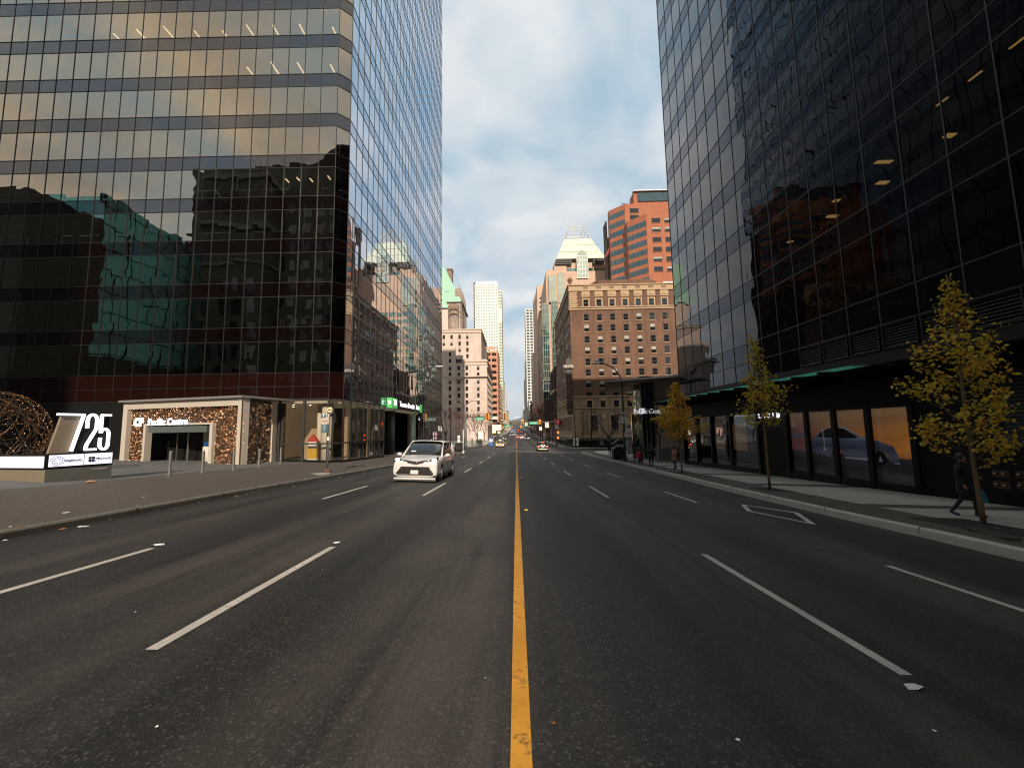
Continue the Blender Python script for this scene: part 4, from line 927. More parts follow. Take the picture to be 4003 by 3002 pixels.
# side face windows (towards the street)
sc_=[HY+2.8+2.85*i for i in range(12)]
winset(HG,[wmesh(1.1,1.72),wmesh(1.1,1.72,blind=.4)],mats,[(y,Zat(yy+13,HY)) for yy in [1186-13]+rowy for y in sc_],('W',HX),limit=96)
winset(HG,[wmesh(1.1,1.6,surround=.25)],mats,[(y,Zat(1580,HY)) for y in sc_],('W',HX-.07)); winset(HG,[wmesh(1.3,3.4,surround=.3)],mats,[(y,Zat(1655,HY)) for y in sc_],('W',HX-.07))
mb=MB(); mb.box(HX-2.2,HXe,HY-2.0,HY-.1,Zat(1722,HY),Zat(1722,HY)+.3); mb.box(HX-2.2,HX-.1,HY-.1,HYe,Zat(1722,HY),Zat(1722,HY)+.3); part('awning',mb,mat('dark_awning',(.03,.03,.028),.5),HG)
mb=MB(); mb.box(HX-.14,HXe,HY-.14,HY-.06,-3.5,Zat(1724,HY)); mb.box(HX-.14,HX-.06,HY,HYe,-3.5,Zat(1724,HY)); part('shopfront',mb,M['dark'],HG)
# roof: urn, glazed lean-to, penthouse, flag
mb=MB(); p=(HX+.3,HY+.3); mb.tube([(*p,zT+.3),(*p,zT+.7),(*p,zT+.9),(*p,zT+1.5),(*p,zT+1.9),(*p,zT+2.1),(*p,zT+2.5)],[.35,.35,.25,.65,.6,.2,.05],12); part('urn',mb,mat('weathered_urn',(.14,.08,.05),.8),HG,smooth=True)
mb=MB(); mb.prism([(15,HY+1),(45,HY+1),(45,HY+6),(15,HY+6)],zT,lambda q:zT+(.5 if q[1]<HY+3 else 1.9)); part('glazed_roof',mb,mat('grey_blue_roof',(.07,.10,.12),.3,.2),HG)
mb=MB(); mb.prism([(22,HY+8),(36,HY+8),(38,HY+10),(38,HY+18),(22,HY+18),(20,HY+12)],zT,zT+4.3); part('penthouse',mb,M['brick'],HG)
mb=MB(); mb.box(38,42,HY+5,HY+9,zT,zT+2.5); part('rooftop_vent',mb,M['white'],HG)
fp=at(2386,1075,110)
FL=thing('flagpole','rooftop flagpole with a drooping dark red flag above the brick hotel','flagpole',(fp[0],110,zT))
mb=MB(); mb.tube([(fp[0],110,zT),(fp[0],110,at(2386,950,110)[2])],[.12,.06],8); part('pole',mb,M['black'],FL)
mb=MB(); zf=at(2386,965,110)[2]; mb.add([(fp[0],110,zf),(fp[0]-.5,109.9,zf-1),(fp[0]-1.2,110.1,zf-2.6),(fp[0]-.9,110,zf-2.9),(fp[0]-.2,110.1,zf-1.8)],[(0,1,2,3,4)]); part('flag',mb,mat('dark_red_flag',(.25,.06,.06),.8),FL)
# blade sign
bz0,bz1=Zat(1621,HY-2),Zat(1398,HY-2)
BS=thing('blade_sign','tall brown vertical hotel blade sign on the brick corner','sign',(HX-.2,HY-2,bz0))
sx0=at(2214,1500,HY-2)[0]; sx1=at(2237,1500,HY-2)[0]
M['sign_br']=mat('sign_dark_brown',(.03,.016,.012),.5); M['sign_txt']=mat('sign_letters',(.16,.075,.05),.6); M['sign_cream']=mat('sign_cream_letters',(.6,.55,.45),.6)
mb=MB(); xm=(sx0+sx1)/2; hw=(sx1-sx0)/2
pts=[(xm-hw,bz0+.6),(xm-hw*.6,bz0+.1),(xm,bz0),(xm+hw*.6,bz0+.1),(xm+hw,bz0+.6),(xm+hw,bz1-.8),(xm+hw*.6,bz1-.2),(xm,bz1),(xm-hw*.6,bz1-.2),(xm-hw,bz1-.8)]
n=len(pts); mb.add([(x,HY-2.2,z) for x,z in pts]+[(x,HY-1.8,z) for x,z in pts],[tuple(range(n)),tuple(range(n,2*n))[::-1]]+[(i,n+i,n+(i+1)%n,(i+1)%n) for i in range(n)]); part('sign_blade',mb,M['sign_br'],BS)
hz=Zat(1432,HY-2.5); mb=MB(); mb.box(xm-1.25,xm+1.15,HY-2.5,HY-1.5,hz-.5,hz+.5); part('sign_header',mb,M['sign_br'],BS)
text('lettering','HOTEL',.78,M['sign_cream'],BS,(xm-.05,HY-2.53,hz),(1,0,0),.01,.02)
for i,ch in enumerate('GEORGIA'): text('letter',ch,1.35,M['sign_txt'],BS,(xm,HY-2.23,bz1-4.2-i*1.32),(1,0,0),.02,.03)
mb=MB(); mb.box(xm+hw,HX,HY-2.03,HY-1.97,bz0+2,bz0+2.15); mb.box(xm+hw,HX,HY-2.03,HY-1.97,bz1-2,bz1-1.85); mb.box(HX-.1,HX,HY-2.1,HY-.2,bz0+2,bz0+2.2); part('bracket',mb,M['black'],BS)
# ---------------------------------------------------------------- dark brick block beyond the hotel
def bld(name,label,cat,x0,x1,y0,y1,z1,m,zb=-6,group=None):
    r=thing(name,label,cat,(x0 if abs(x0)<abs(x1) else x1,y0,zb),group); mb=MB(); mb.box(x0,x1,y0,y1,zb,z1); part('wall',mb,m,r); return r
b1=bld('brick_building','narrow dark red brick building just beyond the brick hotel','building',13.2,40,140,158,Zat(1432,140,2165),M['brick_dk'])
b1z=Zat(1432,140,2165)
mb=MB()
for i in range(7): mb.box(13.05,13.2,141.3+2.4*i,141.9+2.4*i,3,b1z-1.5)
part('pilaster',mb,mat('pale_band',(.3,.24,.18),.8),b1,kind='stuff') if False else part('brick_ribs',mb,M['brick_dk'],b1)
mb=MB(); mb.box(12.9,40,139.9,158.1,Zat(1530,140,2165),Zat(1530,140,2165)+.8); part('string_course',mb,M['sand_trim'],b1)
winset(b1,[wmesh(1.2,2.4)],[M['wframe'],M['wg'],M['sand_trim'],M['blind']],[(142.8+2.4*i,z) for z in (4,8,12,16) for i in range(6)],('W',13.2))
# ---------------------------------------------------------------- stepped pink stone tower with green pyramid roof
PY=175.
def Zp(y,x=2200): return at(x,y,PY)[2]
def Xp(x,Y=PY): return (x-2018)/F*Y
M['pink']=masonry('pink_stone',(.55,.39,.29),(.4,.3,.22),1.4,.7,.05,.15)
M['copper']=mat('pale_green_copper_roof',(.52,.57,.47),.5,var=.12,scale=.4)
M['lattice']=mat('white_lattice',(.5,.5,.47),.5,.2)
PT=thing('stepped_tower','pink stone tower with green glass bays under a pale green pyramid roof','tower',(12.7,PY,-3))
zq=[Zp(1190),Zp(1055),Zp(1015)]
mb=MB(); mb.box(12.7,60,PY,PY+40,-5,zq[0]); part('lower_tier',mb,M['pink'],PT)
mb=MB(); mb.box(Xp(2150),60,PY+2,PY+38,zq[0],zq[1]); mb.box(Xp(2156),Xp(2183),PY+1.4,PY+2.0,zq[0],zq[1]+.6); part('middle_tier',mb,M['pink'],PT)
mb=MB(); mb.box(Xp(2186),58,PY+4,PY+36,zq[1],zq[2]); mb.box(Xp(2186),Xp(2236),PY+3,PY+4,zq[0],Zp(1030)); part('upper_tier',mb,M['pink'],PT)
mb=MB(); xa,xb=Xp(2193,180),Xp(2394,180); zr0,zr1=at(2300,1010,180)[2],at(2280,932,184)[2]; xc,xd=Xp(2229,184),Xp(2337,184); yb=PY+5; yt=PY+30
ym=(xc-xa)
mb.add([(xa,yb,zr0),(xb,yb,zr0),(xb,yt,zr0),(xa,yt,zr0),(xc,yb+ym,zr1),(xd,yb+ym,zr1),(xd,yt-ym,zr1),(xc,yt-ym,zr1)],[(0,1,5,4),(1,2,6,5),(2,3,7,6),(3,0,4,7),(4,5,6,7)]); part('roof',mb,M['copper'],PT)
mb=MB()
for k in (1,2): 
    f=k/3; z=zr0+(zr1-zr0)*f; e=ym*f; mb.box(xa+e-.12,xb-e+.12,yb+e-.14,yb+e,z,z+.12)
part('roof_seam',mb,mat('roof_seam',(.42,.42,.26),.6),PT)
mb=MB(); zl=at(2280,889,188)[2]; e=Xp(2244,190)-xc; 
for i in range(9):
    f=i/8; x0=xc+(xd-xc)*f; x1=xc+e+(xd-xc-2*e)*f; mb.tube([(x0,yb+ym,zr1),(x1,yb+ym+e,zl)],.13,5); mb.tube([(x0,yt-ym,zr1),(x1,yt-ym-e,zl)],.13,5)
for k in range(4):
    f=k/3; z=zr1+(zl-zr1)*f; mb.tube([(xc+e*f,yb+ym+e*f,z),(xd-e*f,yb+ym+e*f,z),(xd-e*f,yt-ym-e*f,z),(xc+e*f,yt-ym-e*f,z),(xc+e*f,yb+ym+e*f,z)],.13,5)
part('roof_lattice',mb,M['lattice'],PT)
mb=MB(); mb.tube([(Xp(2244),yb+ym+e,zl),(Xp(2244),yb+ym+e,zl+4.5)],.05,4); mb.tube([(Xp(2306),yb+ym+e,zl),(Xp(2306),yb+ym+e,zl+4.5)],.05,4); part('antenna',mb,M['lattice'],PT)
for (a,c) in ((2190,2258),(2345,2392)):
    mb=MB(); x=Xp(a)
    while x<Xp(c): mb.box(x,x+.18,PY+2.2,PY+3.4,Zp(1025),Zp(1011)); x+=1.1
    for zz_ in (1025,1018,1011): mb.box(Xp(a),Xp(c),PY+2.2,PY+3.4,Zp(zz_),Zp(zz_)+.25)
    part('roof_pergola',mb,mat('dark_pergola',(.05,.045,.04),.5),PT)
def bay(root,x0,x1,y,z0,z1,d=1.6,gm=None,name='glass_bay',fl=3.0,nx=3,fm=None):
    r=MB(); r.box(x0,x1,y-d,y+.1,z0,z1); o=part(name,r,gm or M['wg_green'],root)
    q=MB(); z=z0
    while z<z1: q.box(x0-.06,x1+.06,y-d-.06,y,z,z+.22); z+=fl
    q.box(x0-.08,x1+.08,y-d-.08,y,z1-.1,z1+.25)
    for i in range(nx+1): x=x0+(x1-x0)*i/nx; q.box(x-.07,x+.07,y-d-.09,y-d+.02,z0,z1)
    part('bay_frame',q,fm or mat('bay_mullion',(.2,.22,.18),.5),o); return o
gb=M['wg_bright']
bay(PT,Xp(2130)+.1,Xp(2155),PY,Zp(1480),Zp(1190),1.2); bay(PT,Xp(2167),Xp(2192),PY,Zp(1440),Zp(1180),1.2)
bay(PT,Xp(2160),Xp(2186),PY+1.4,Zp(1180),Zp(1078),1.2,gb); bay(PT,Xp(2199),Xp(2225),PY+2.8,Zp(1180),Zp(1064),1.2,gb)
bay(PT,Xp(2128),Xp(2155),PY,Zp(1650),Zp(1485),1.0,M['wg_teal'],fl=3.2)
# round topped dormer bay
cxm=Xp(2300); mb=MB(); hw=Xp(2322)-cxm; z0_,z1_=Zp(1085),Zp(1000)
pts=[(-hw,z0_),(hw,z0_),(hw,z1_),(hw*.9,z1_+1.5),(hw*.45,z1_+2.6),(0,z1_+3.1),(-hw*.45,z1_+2.6),(-hw*.9,z1_+1.5),(-hw,z1_)]
n=len(pts); mb.add([(cxm+x,PY+1.5,z) for x,z in pts]+[(cxm+x,PY+9,z) for x,z in pts],[tuple(range(n)),tuple(range(n,2*n))[::-1]]+[(i,n+i,n+(i+1)%n,(i+1)%n) for i in range(n)]); dm=part('dormer_bay',mb,M['wg_bright'],PT)
mb=MB()
for k in range(6): mb.box(cxm-hw-.05,cxm+hw+.05,PY+1.4,PY+1.5,z0_+k*2,z0_+k*2+.2)
for k in range(5): mb.box(cxm-hw+k*hw/2-.08,cxm-hw+k*hw/2+.08,PY+1.38,PY+1.5,z0_,z1_)
part('dormer_frame',mb,M['lattice'],dm)
mt=[M['wframe_p'],M['wg_green'],M['pink'],M['blind']]
winset(PT,[wmesh(2.6,2.1,rail=False)],mt,[(x,z) for z in (Zp(1045),Zp(1078),Zp(1110)) for x in (Xp(2250),Xp(2275),Xp(2335),Xp(2362),Xp(2388))],('S',PY+4))
mt2=[M['wframe'],M['wg'],M['pink'],M['blind']]
winset(PT,[wmesh(2.2,1.9,rail=False)],mt,[(x,zq[0]-3-3.2*k) for k in range(15) for x in (Xp(2205),Xp(2235),Xp(2262),Xp(2290),Xp(2320))],('S',PY))
winset(PT,[wmesh(2.2,2.2,rail=False)],mt,[(PY+3+4*i,4+3.3*k) for k in range(14) for i in range(7)],('W',12.7),limit=60)
# slabs behind it
s1=bld('stone_slab_tower','plain pink stone slab tower rising behind the pyramid roofed tower','tower',Xp(2114,215),Xp(2160,215),222,250,at(2130,1098,215)[2],M['pink'])
winset(s1,[wmesh(3,1.2,rail=False)],[M['wframe'],M['wg'],M['pink'],M['blind']],[(Xp(2136,215),at(2130,1150+17*k,215)[2]) for k in range(4)],('S',222))
s2=bld('stone_slab_tower','slim pale stone slab at the street edge behind the pink towers','tower',13.1,20,262,285,at(2110,1151,262)[2],M['pink'])
# ---------------------------------------------------------------- orange stone tower behind the hotel
M['orange']=masonry('orange_red_granite',(.35,.125,.065),(.26,.1,.06),1.6,1.2,.06,.12)
RB=thing('granite_office_tower','stepped orange red office tower with green window bands above the hotel roof','tower',(42,150,-3))
def Zr(y,Y,x=2480): return at(x,y,Y)[2]
zu=Zr(797,150); xU=Xp(2480,150)
t=4.9; A1=(xU,150.); A0=(xU-t,150+t)
mb=MB(); mb.prism([A0,A1,(75,150),(75,157),(xU-t,157)],-4,zu); part('upper_block',mb,M['orange'],RB)
xL=Xp(2565,141); B1=(xL,141.); B0=(xL-5.4,146.4); zl_=Zr(836,141,2565)
mb=MB(); mb.prism([B0,B1,(75,141),(75,149.9),(xL-5.4,149.9)],-4,zl_); part('lower_block',mb,M['orange'],RB)
mb=MB(); x9=Xp(2387,165); mb.box(x9,xU-t+.2,160,165,-4,Zr(865,160,2390)); part('side_wing',mb,M['brick_dk'],RB)
mb=MB(); mb.box(x9-.06,x9+2.2,159.9,160.,20,Zr(930,160,2390)); part('side_glazing',mb,M['wg_green'],RB)
mb=MB(); mb.box(Xp(2517,152),75,152,157,zu,Zr(752,152,2520)); part('penthouse',mb,M['orange'],RB)
mb=MB(); xx0=Xp(2533,152); mb.box(xx0,72,151.6,152,Zr(790,152),Zr(757,152)); part('penthouse_glazing',mb,M['wg_teal'],RB)
mb=MB(); mb.box(Xp(2515,152),75,151,153,Zr(752,152),Zr(752,152)+.25); part('roof_edge',mb,M['lattice'],RB)
for j in range(9):
    # slanted ribbon windows of the upper block
    z=Zr(796+22+j*36.5,150); 
    d=Vector((A1[0]-A0[0],A1[1]-A0[1])).normalized(); a=Vector(A0)+d*.35; c=Vector(A1)-d*.35; n=Vector((d.y,-d.x))
    q=MB(); A=a+n*.04; C=c+n*.04; h=1.95; q.add([(A.x,A.y,z-h),(C.x,C.y,z-h),(C.x,C.y,z),(A.x,A.y,z),(a.x,a.y,z-h),(c.x,c.y,z-h),(c.x,c.y,z),(a.x,a.y,z)],[(0,1,2,3),(3,2,6,7),(0,4,5,1)]); w=part('ribbon_window',q,M['wg_teal'],RB)
    q=MB()
    for i in range(5): p=A+(C-A)*i/4; q.obox((p.x+n.x*.03,p.y+n.y*.03),(d.x,d.y),(n.x,n.y),.05,.04,z-h,z)
    part('window_frame',q,M['wframe'],w)
    if j<8:
        z=Zr(856+j*36.5+6,141,2530); d=Vector((B1[0]-B0[0],B1[1]-B0[1])).normalized(); a=Vector(B0)+d*.3; c=Vector(B1)-d*.3; A=a+n*.04; C=c+n*.04; h=1.9
        q=MB(); q.add([(A.x,A.y,z-h),(C.x,C.y,z-h),(C.x,C.y,z),(A.x,A.y,z)],[(0,1,2,3)]); w=part('ribbon_window',q,M['wg_teal'],RB)
        q=MB()
        for i in range(5): p=A+(C-A)*i/4; q.obox((p.x+n.x*.03,p.y+n.y*.03),(d.x,d.y),(n.x,n.y),.05,.04,z-h,z)
        part('window_frame',q,M['wframe'],w)
mtR=[M['wframe'],M['wg'],M['orange'],M['blind']]
winset(RB,[wmesh(3.1,1.8,rail=False),wmesh(3.1,1.8,rail=False,blind=.4)],mtR,[(Xp(x,141)+.3,Zr(y,141,2590)) for y in (862,897,937,975,1013,1052) for x in (2600,2652)],('S',141))
winset(RB,[wmesh(3.4,1.9,rail=False)],mtR,[(Xp(2517,150),Zr(y,150)) for y in (824,851)],('S',150))
mb=MB(); mb.prism([(Xp(2557,148),142.5),(75,142.5),(75,149.8),(Xp(2557,148),149.8)],zl_,lambda q:zl_+(.1 if q[1]<145 else 2.3)); part('glass_lean_to',mb,M['wg_teal'],RB)
mb=MB(); p=at(2440,797,156); mb.tube([(p[0],156,zu),(p[0]+.6,156,zu+3)],.1,5); mb.tube([(p[0]-.9,156,zu+3.4),(p[0]+2.0,156,zu+3.2)],.09,5); mb.tube([(p[0]-.9,156,zu+3.),(p[0]-.9,156,zu+3.8)],.08,5); mb.tube([(p[0]+2,156,zu+2.8),(p[0]+2,156,zu+3.6)],.08,5); part('roof_antenna',mb,M['black'],RB)
# ---------------------------------------------------------------- right row farther on
M['cream']=masonry('cream_stone',(.58,.50,.38),(.4,.35,.28),1.2,.6,.05,.2)
M['whiteframe']=mat('white_concrete_frame',(.62,.6,.55),.7); M['brown_c']=mat('brown_concrete',(.2,.14,.1),.8)
def gridtower(name,label,cat,x0,x1,y0,y1,z1,wallm,gm,fl,mod,ratio=.62,face='W',zb=0,band_=False,proud=.25):
    """frame-and-glass tower: glass core box with floor slabs and fins as parts"""
    r=thing(name,label,cat,(x0 if abs(x0)<abs(x1) else x1,y0,-5)); mb=MB(); mb.box(x0,x1,y0,y1,-5,z1); part('glazing',mb,gm,r)
    q=MB(); z=zb
    while z<z1: q.box(x0-proud,x1+proud,y0-proud,y1+proud,z,z+fl*(1-ratio)); z+=fl
    q.box(x0-proud,x1+proud,y0-proud,y1+proud,z1-.2,z1+.8); part('floor_edges',q,wallm,r)
    q=MB(); p2=proud-.04
    n=max(1,round((x1-x0)/mod)); 
    for i in range(n+1): x=x0+(x1-x0)*i/n; q.box(x-mod*.12,x+mod*.12,y0-p2,y0+.05,zb,z1)
    n=max(1,round((y1-y0)/mod))
    for i in range(n+1):
        y=y0+(y1-y0)*i/n
        xs_=(x0-p2,x0+.05) if face=='W' else (x1-.05,x1+p2); q.box(xs_[0],xs_[1],y-mod*.12,y+mod*.12,zb,z1)
    part('facade_frame',q,wallm,r); return r
gridtower('office_building','white gridded office block with dark windows left of the stone slabs','building',13.2,32,300,330,at(2094,1386,300)[2],M['whiteframe'],M['wg'],4.2,3.8,.72)
gridtower('glass_tower','tall grey green glass tower seen between the street gap and stone slabs','tower',13.6,30,480,520,at(2085,1211,480)[2],M['whiteframe'],M['wg_teal'],3.4,4.,.66,proud=.5)
gridtower('glass_tower','bright mirror glass tower at the right edge of the street gap','tower',13.3,24,540,575,at(2064,1410,540)[2],mat('pale_frame',(.6,.6,.55),.5),M['wg_bright'],3.4,2.,.85)
gridtower('apartment_block','cream apartment block low at the right end of the street','building',13.2,40,600,650,at(2052,1484,600)[2],M['cream'],M['wg'],3.2,3.,.5)
gridtower('apartment_block','dark brown block beyond the cream apartments at the street end','building',13.6,44,680,760,at(2049,1600,680)[2],M['brown_c'],M['wg'],3.2,3.,.5)
bld('plain_building','small white gabled block closing the right side of the street','building',14,50,800,880,at(2045,1600,800)[2]+6,M['whiteframe'])
gridtower('office_building','brown stone office block hidden behind the street trees','building',13.4,40,345,410,22,M['brown_c'],M['wg'],3.6,3.2,.6)
gridtower('office_building','grey office block behind the bare trees on the right','building',13.4,40,418,470,30,M['whiteframe'],M['wg'],3.6,3.2,.6)
# ---------------------------------------------------------------- left side: grand stone hotel
VY=172.; VX=-11.6
def Zv(y,Y=VY,x=1850): return at(x,y,Y)[2]
def Xv(x,Y=VY): return (x-2018)/F*Y
M['vstone']=masonry('pinkish_limestone',(.60,.49,.43),(.42,.34,.3),1.2,.55,.05,.18)
M['vtrim']=mat('limestone_trim',(.5,.41,.33),.8,var=.15)
M['verdi']=mat('verdigris_copper',(.28,.47,.36),.6,var=.15,scale=.5)
GH=thing('stone_hotel','grand pale stone hotel with steep green copper roofs and pinnacles','hotel',(VX,VY,-3))
def vb(x0,x1,y0,y1,z0,z1,name='wall',m=None): mb=MB(); mb.box(x0,x1,y0,y1,z0,z1); return part(name,mb,m or M['vstone'],GH)
zr=Zv(1405); zm_=Zv(1285,VY+6); 
vb(-50,VX,VY,VY+40,-5,zr)                      # front lower mass
vb(-50,Xv(1885,VY+6),VY+6,VY+34,zr,zm_,'upper_wall')      # taller mass
vb(Xv(1778),Xv(1813),VY-.5,VY,-4,Zv(1389),'projecting_bay'); vb(-50,Xv(1784),VY-.9,VY,-4,Zv(1359),'projecting_bay')
for (x0,x1,y,zz,d) in ((Xv(1813),VX,VY,Zv(1413),.35),(-50,VX,VY,Zv(1472),.2),(Xv(1813),VX,VY,Zv(1425),.25),(-50,Xv(1885,VY+6),VY+6,Zv(1298,VY+6),.4),(-50,Xv(1885,VY+6),VY+6,zm_-.3,.3)):
    mb=MB(); mb.box(x0,x1+d,y-d-(.95 if (x0==-50 and y==VY) else 0),y+38-(6 if y>VY else 0),zz-.25,zz+.2); part('string_course',mb,M['vtrim'],GH)
mb=MB(); mb.box(VX,VX+.35,VY-.1,VY+39,Zv(1436),Zv(1430)); mb.box(Xv(1782),Xv(1814),VY-1.4,VY-.5,Zv(1482),Zv(1482)+.5); mb.box(Xv(1783),Xv(1808),VY-1.6,VY-.5,Zv(1592),Zv(1575)); part('balcony',mb,M['vtrim'],GH)
mv=[M['wframe'],M['wg'],M['vtrim'],M['blind']]
vw=[wmesh(1.0,1.75,surround=.1),wmesh(1.0,1.75,surround=.1,blind=.35)]
cl=[(x,z) for x in (1762,1796,1827,1872) for z in [Zv(1438+26.8*k) for k in range(8)]]
winset(GH,vw,mv,[(Xv(x),z) for x,z in cl if x>1813],('S',VY)); winset(GH,vw,mv,[(Xv(x),z) for x,z in cl if x==1796],('S',VY-.5)); winset(GH,vw,mv,[(Xv(x),z) for x,z in cl if x==1762],('S',VY-.9))
winset(GH,vw,mv,[(Xv(x,VY+6),Zv(y,VY+6)) for y in (1316,1342,1367,1392) for x in (1736,1767,1799,1830)],('S',VY+6))
winset(GH,[wmesh(.7,1.6)],mv,[(Xv(x),Zv(1411)) for x in (1788,1796,1804)],('S',VY-.5)); winset(GH,[wmesh(.9,1.6)],mv,[(Xv(1762),Zv(y)) for y in (1385,1411)],('S',VY-.9))
winset(GH,vw,mv,[(VY+3+4*i,Zv(1438+26.8*k)) for k in range(9) for i in range(9)],('E',VX),limit=81)
# roof pavilion with dormers
RYv=212.
def Xq(x): return Xv(x,RYv)
def Zq(y): return Zv(y,RYv)
vb(-60,Xq(1800),RYv,RYv+30,20,Zq(1180),'pavilion_wall'); vb(-60,Xq(1756),RYv-2,RYv,20,Zq(1210),'pavilion_wall')
xa,xb=-62,Xq(1803)+.8; zr0=Zq(1177); zr1=Zq(1010); 
mb=MB(); mb.add([(xa,RYv-.8,zr0),(xb,RYv-.8,zr0),(xb,RYv+31,zr0),(xa,RYv+31,zr0),(xa,RYv+14,zr1),(Xq(1719),RYv+14,zr1+1),(xa,RYv+18,zr1),(Xq(1719),RYv+18,zr1+1)],[(0,1,5,4),(1,2,7,5),(2,3,6,7),(4,5,7,6),(3,0,4,6)]); part('roof',mb,M['verdi'],GH)
mb=MB(); mb.add([(xa,RYv-3,Zq(1208)),(Xq(1757),RYv-3,Zq(1208)),(Xq(1742),RYv,zr0+2),(xa,RYv,zr0+2)],[(0,1,2,3)]); part('lower_roof',mb,M['verdi'],GH)
mb=MB(); mb.box(Xq(1748),Xq(1805),RYv-1.2,RYv-.6,zr0-.6,zr0); part('eaves',mb,M['verdi'],GH)
for x in (1741,1750,1763): mb=MB(); mb.box(Xq(x)-.45,Xq(x)+.45,RYv+3,RYv+8,Zq(1140 if x<1760 else 1173),Zq(1130 if x<1760 else 1163)); part('dormer',mb,M['dark'],GH)
mb=MB(); mb.box(Xq(1733),Xq(1754),RYv+13,RYv+17,zr0,Zq(1012)); mb.box(Xq(1731),Xq(1756),RYv+12.6,RYv+17.4,Zq(1017),Zq(1012)); part('chimney',mb,M['brown_c'],GH)
M['vdark']=masonry('weathered_limestone',(.36,.29,.24),(.22,.18,.15),.9,.45,.2,.4)
mb=MB(); mb.tube([(Xq(1777),RYv+1,28),(Xq(1777),RYv+1,Zq(1190))],[3.0,3.0],8); part('turret',mb,M['vdark'],GH)
mb=MB()
for k in range(9): a=-math.pi+.35*k+.1; mb.box(Xq(1777)+3.05*math.cos(a)-.35,Xq(1777)+3.05*math.cos(a)+.35,RYv+1+3.05*math.sin(a)-.1,RYv+1+3.05*math.sin(a)+.1,Zq(1205),Zq(1194)); 
mb.box(Xq(1755),Xq(1801),RYv-2.6,RYv-2.2,Zq(1212),Zq(1208)); mb.box(Xq(1757),Xq(1800),RYv-2.7,RYv-2.2,Zq(1230),Zq(1227)); part('turret_carving',mb,M['brown_c'],GH)
for i in range(4):
    yy=RYv+3+6*i; xx=Xq(1800)+.3; zt_=Zq(1150)-i*.2
    mb=MB(); mb.add([(xx,yy-2,30),(xx,yy+2,30),(xx,yy+2,zt_),(xx,yy,zt_+4.2),(xx,yy-2,zt_),(xx-3,yy-2,30),(xx-3,yy+2,30),(xx-3,yy+2,zt_),(xx-3,yy,zt_+4.2),(xx-3,yy-2,zt_)],[(0,1,2,3,4),(9,8,7,6,5),(0,4,9,5),(4,3,8,9),(3,2,7,8),(2,1,6,7)]); part('gabled_dormer',mb,M['vdark'],GH)
    mb=MB(); mb.tube([(xx,yy-2.4,34),(xx+.2,yy-2.4,zt_+1),(xx+.2,yy-2.4,zt_+4.5)],[.7,.6,.05],6); mb.tube([(xx-1,yy,zt_+4),(xx-1,yy,zt_+7)],[.3,.03],6); part('pinnacle',mb,M['vdark'],GH)
# farther parts of the left row
mt4=[M['wframe'],M['wg'],M['vtrim'],M['blind']]
w1=bld('stone_wing','lower brownish stone wing with a parapet urn beyond the grand hotel','building',-40,Xv(1905,222),222,240,at(1905,1366,222)[2],M['vdark'])
winset(w1,[wmesh(1.3,2.2,surround=.2)],mt4,[(Xv(x,222),at(x,y,222)[2]) for x in (1890,) for y in (1391,1415,1440,1465)],('S',222))
winset(w1,[wmesh(1.2,2.)],mt4,[(225+3.4*i,6+3.6*k) for k in range(9) for i in range(5)],('E',Xv(1905,222)))
CY_=268.
OB=gridtower('office_tower','orange brick office tower with pale roof lettering on the left','tower',-34,Xv(1947,CY_),CY_,CY_+40,at(1940,1362,CY_)[2],masonry('salmon_brick',(.58,.27,.16),(.4,.2,.12),.6,.3,.08,.15),M['wg'],3.9,3.6,.5,'E')
text('lettering','CWB',3.1,M['white'],OB,(Xv(1927,CY_),CY_-.35,at(1927,1371,CY_)[2]),(1,0,0),.05,.04)
mb=MB(); mb.box(Xv(1912,CY_),Xv(1946,CY_),CY_-.3,CY_,at(1927,1380,CY_)[2],at(1927,1364,CY_)[2]); part('sign_band',mb,masonry('salmon_panel',(.58,.27,.16),(.5,.2,.12),2,2),OB)
TY=424.
WT=gridtower('white_glass_tower','very tall pale white glass tower on the left side of the street','tower',Xv(1862,TY),Xv(1953,TY),TY,TY+34,at(1900,1112,TY)[2],mat('white_tower_panel',(.80,.80,.70),.5,var=.08),M['wg_bright'],3.1,2.6,.62,'E',proud=.12)
zt_=at(1900,1100,TY)[2]
mb=MB(); mb.box(Xv(1866,TY),Xv(1950,TY),TY+1,TY+30,zt_-3,zt_+.3); part('roof_screen',mb,mat('roof_screen_glass',(.55,.6,.6),.3),WT)
mb=MB()
for k in range(46): z=14+3.1*k; mb.box(Xv(1862,TY)-1.9,Xv(1862,TY),TY+2,TY+10,z,z+.9)
part('balconies',mb,M['brown_c'],WT)
mb=MB(); mb.box(Xv(1953,TY),Xv(1968,TY),TY+1,TY+34,-4,at(1960,1112,TY)[2]-6); part('side_block',mb,M['wg_bright'],WT)
mb=MB(); xx=(Xv(1953,TY),Xv(1968,TY)); z=4
while z<at(1960,1130,TY)[2]: mb.box(xx[0]-.1,xx[1]+.2,TY+.6,TY+34.2,z,z+1.1); z+=3.1
mb.box(xx[0],xx[1]+.3,TY-.2,TY+1,at(1960,1260,TY)[2],at(1960,1205,TY)[2]); part('side_block_slabs',mb,mat('cream_slab',(.8,.7,.52),.6),WT)
gridtower('apartment_block','cream apartment tower at the left end of the street gap','building',-40,-12.9,470,500,at(1970,1490,470)[2],M['cream'],M['wg'],3.1,2.6,.55,'E')
gridtower('apartment_block','white balcony block farther along the left street edge','building',-40,-12.7,520,560,at(1975,1510,520)[2],M['whiteframe'],M['wg'],3.1,2.6,.55,'E')
gridtower('apartment_block','low cream block farthest along the left side','building',-40,-12.9,700,760,at(1990,1608,700)[2],M['cream'],M['wg'],3.3,2.8,.5,'E')
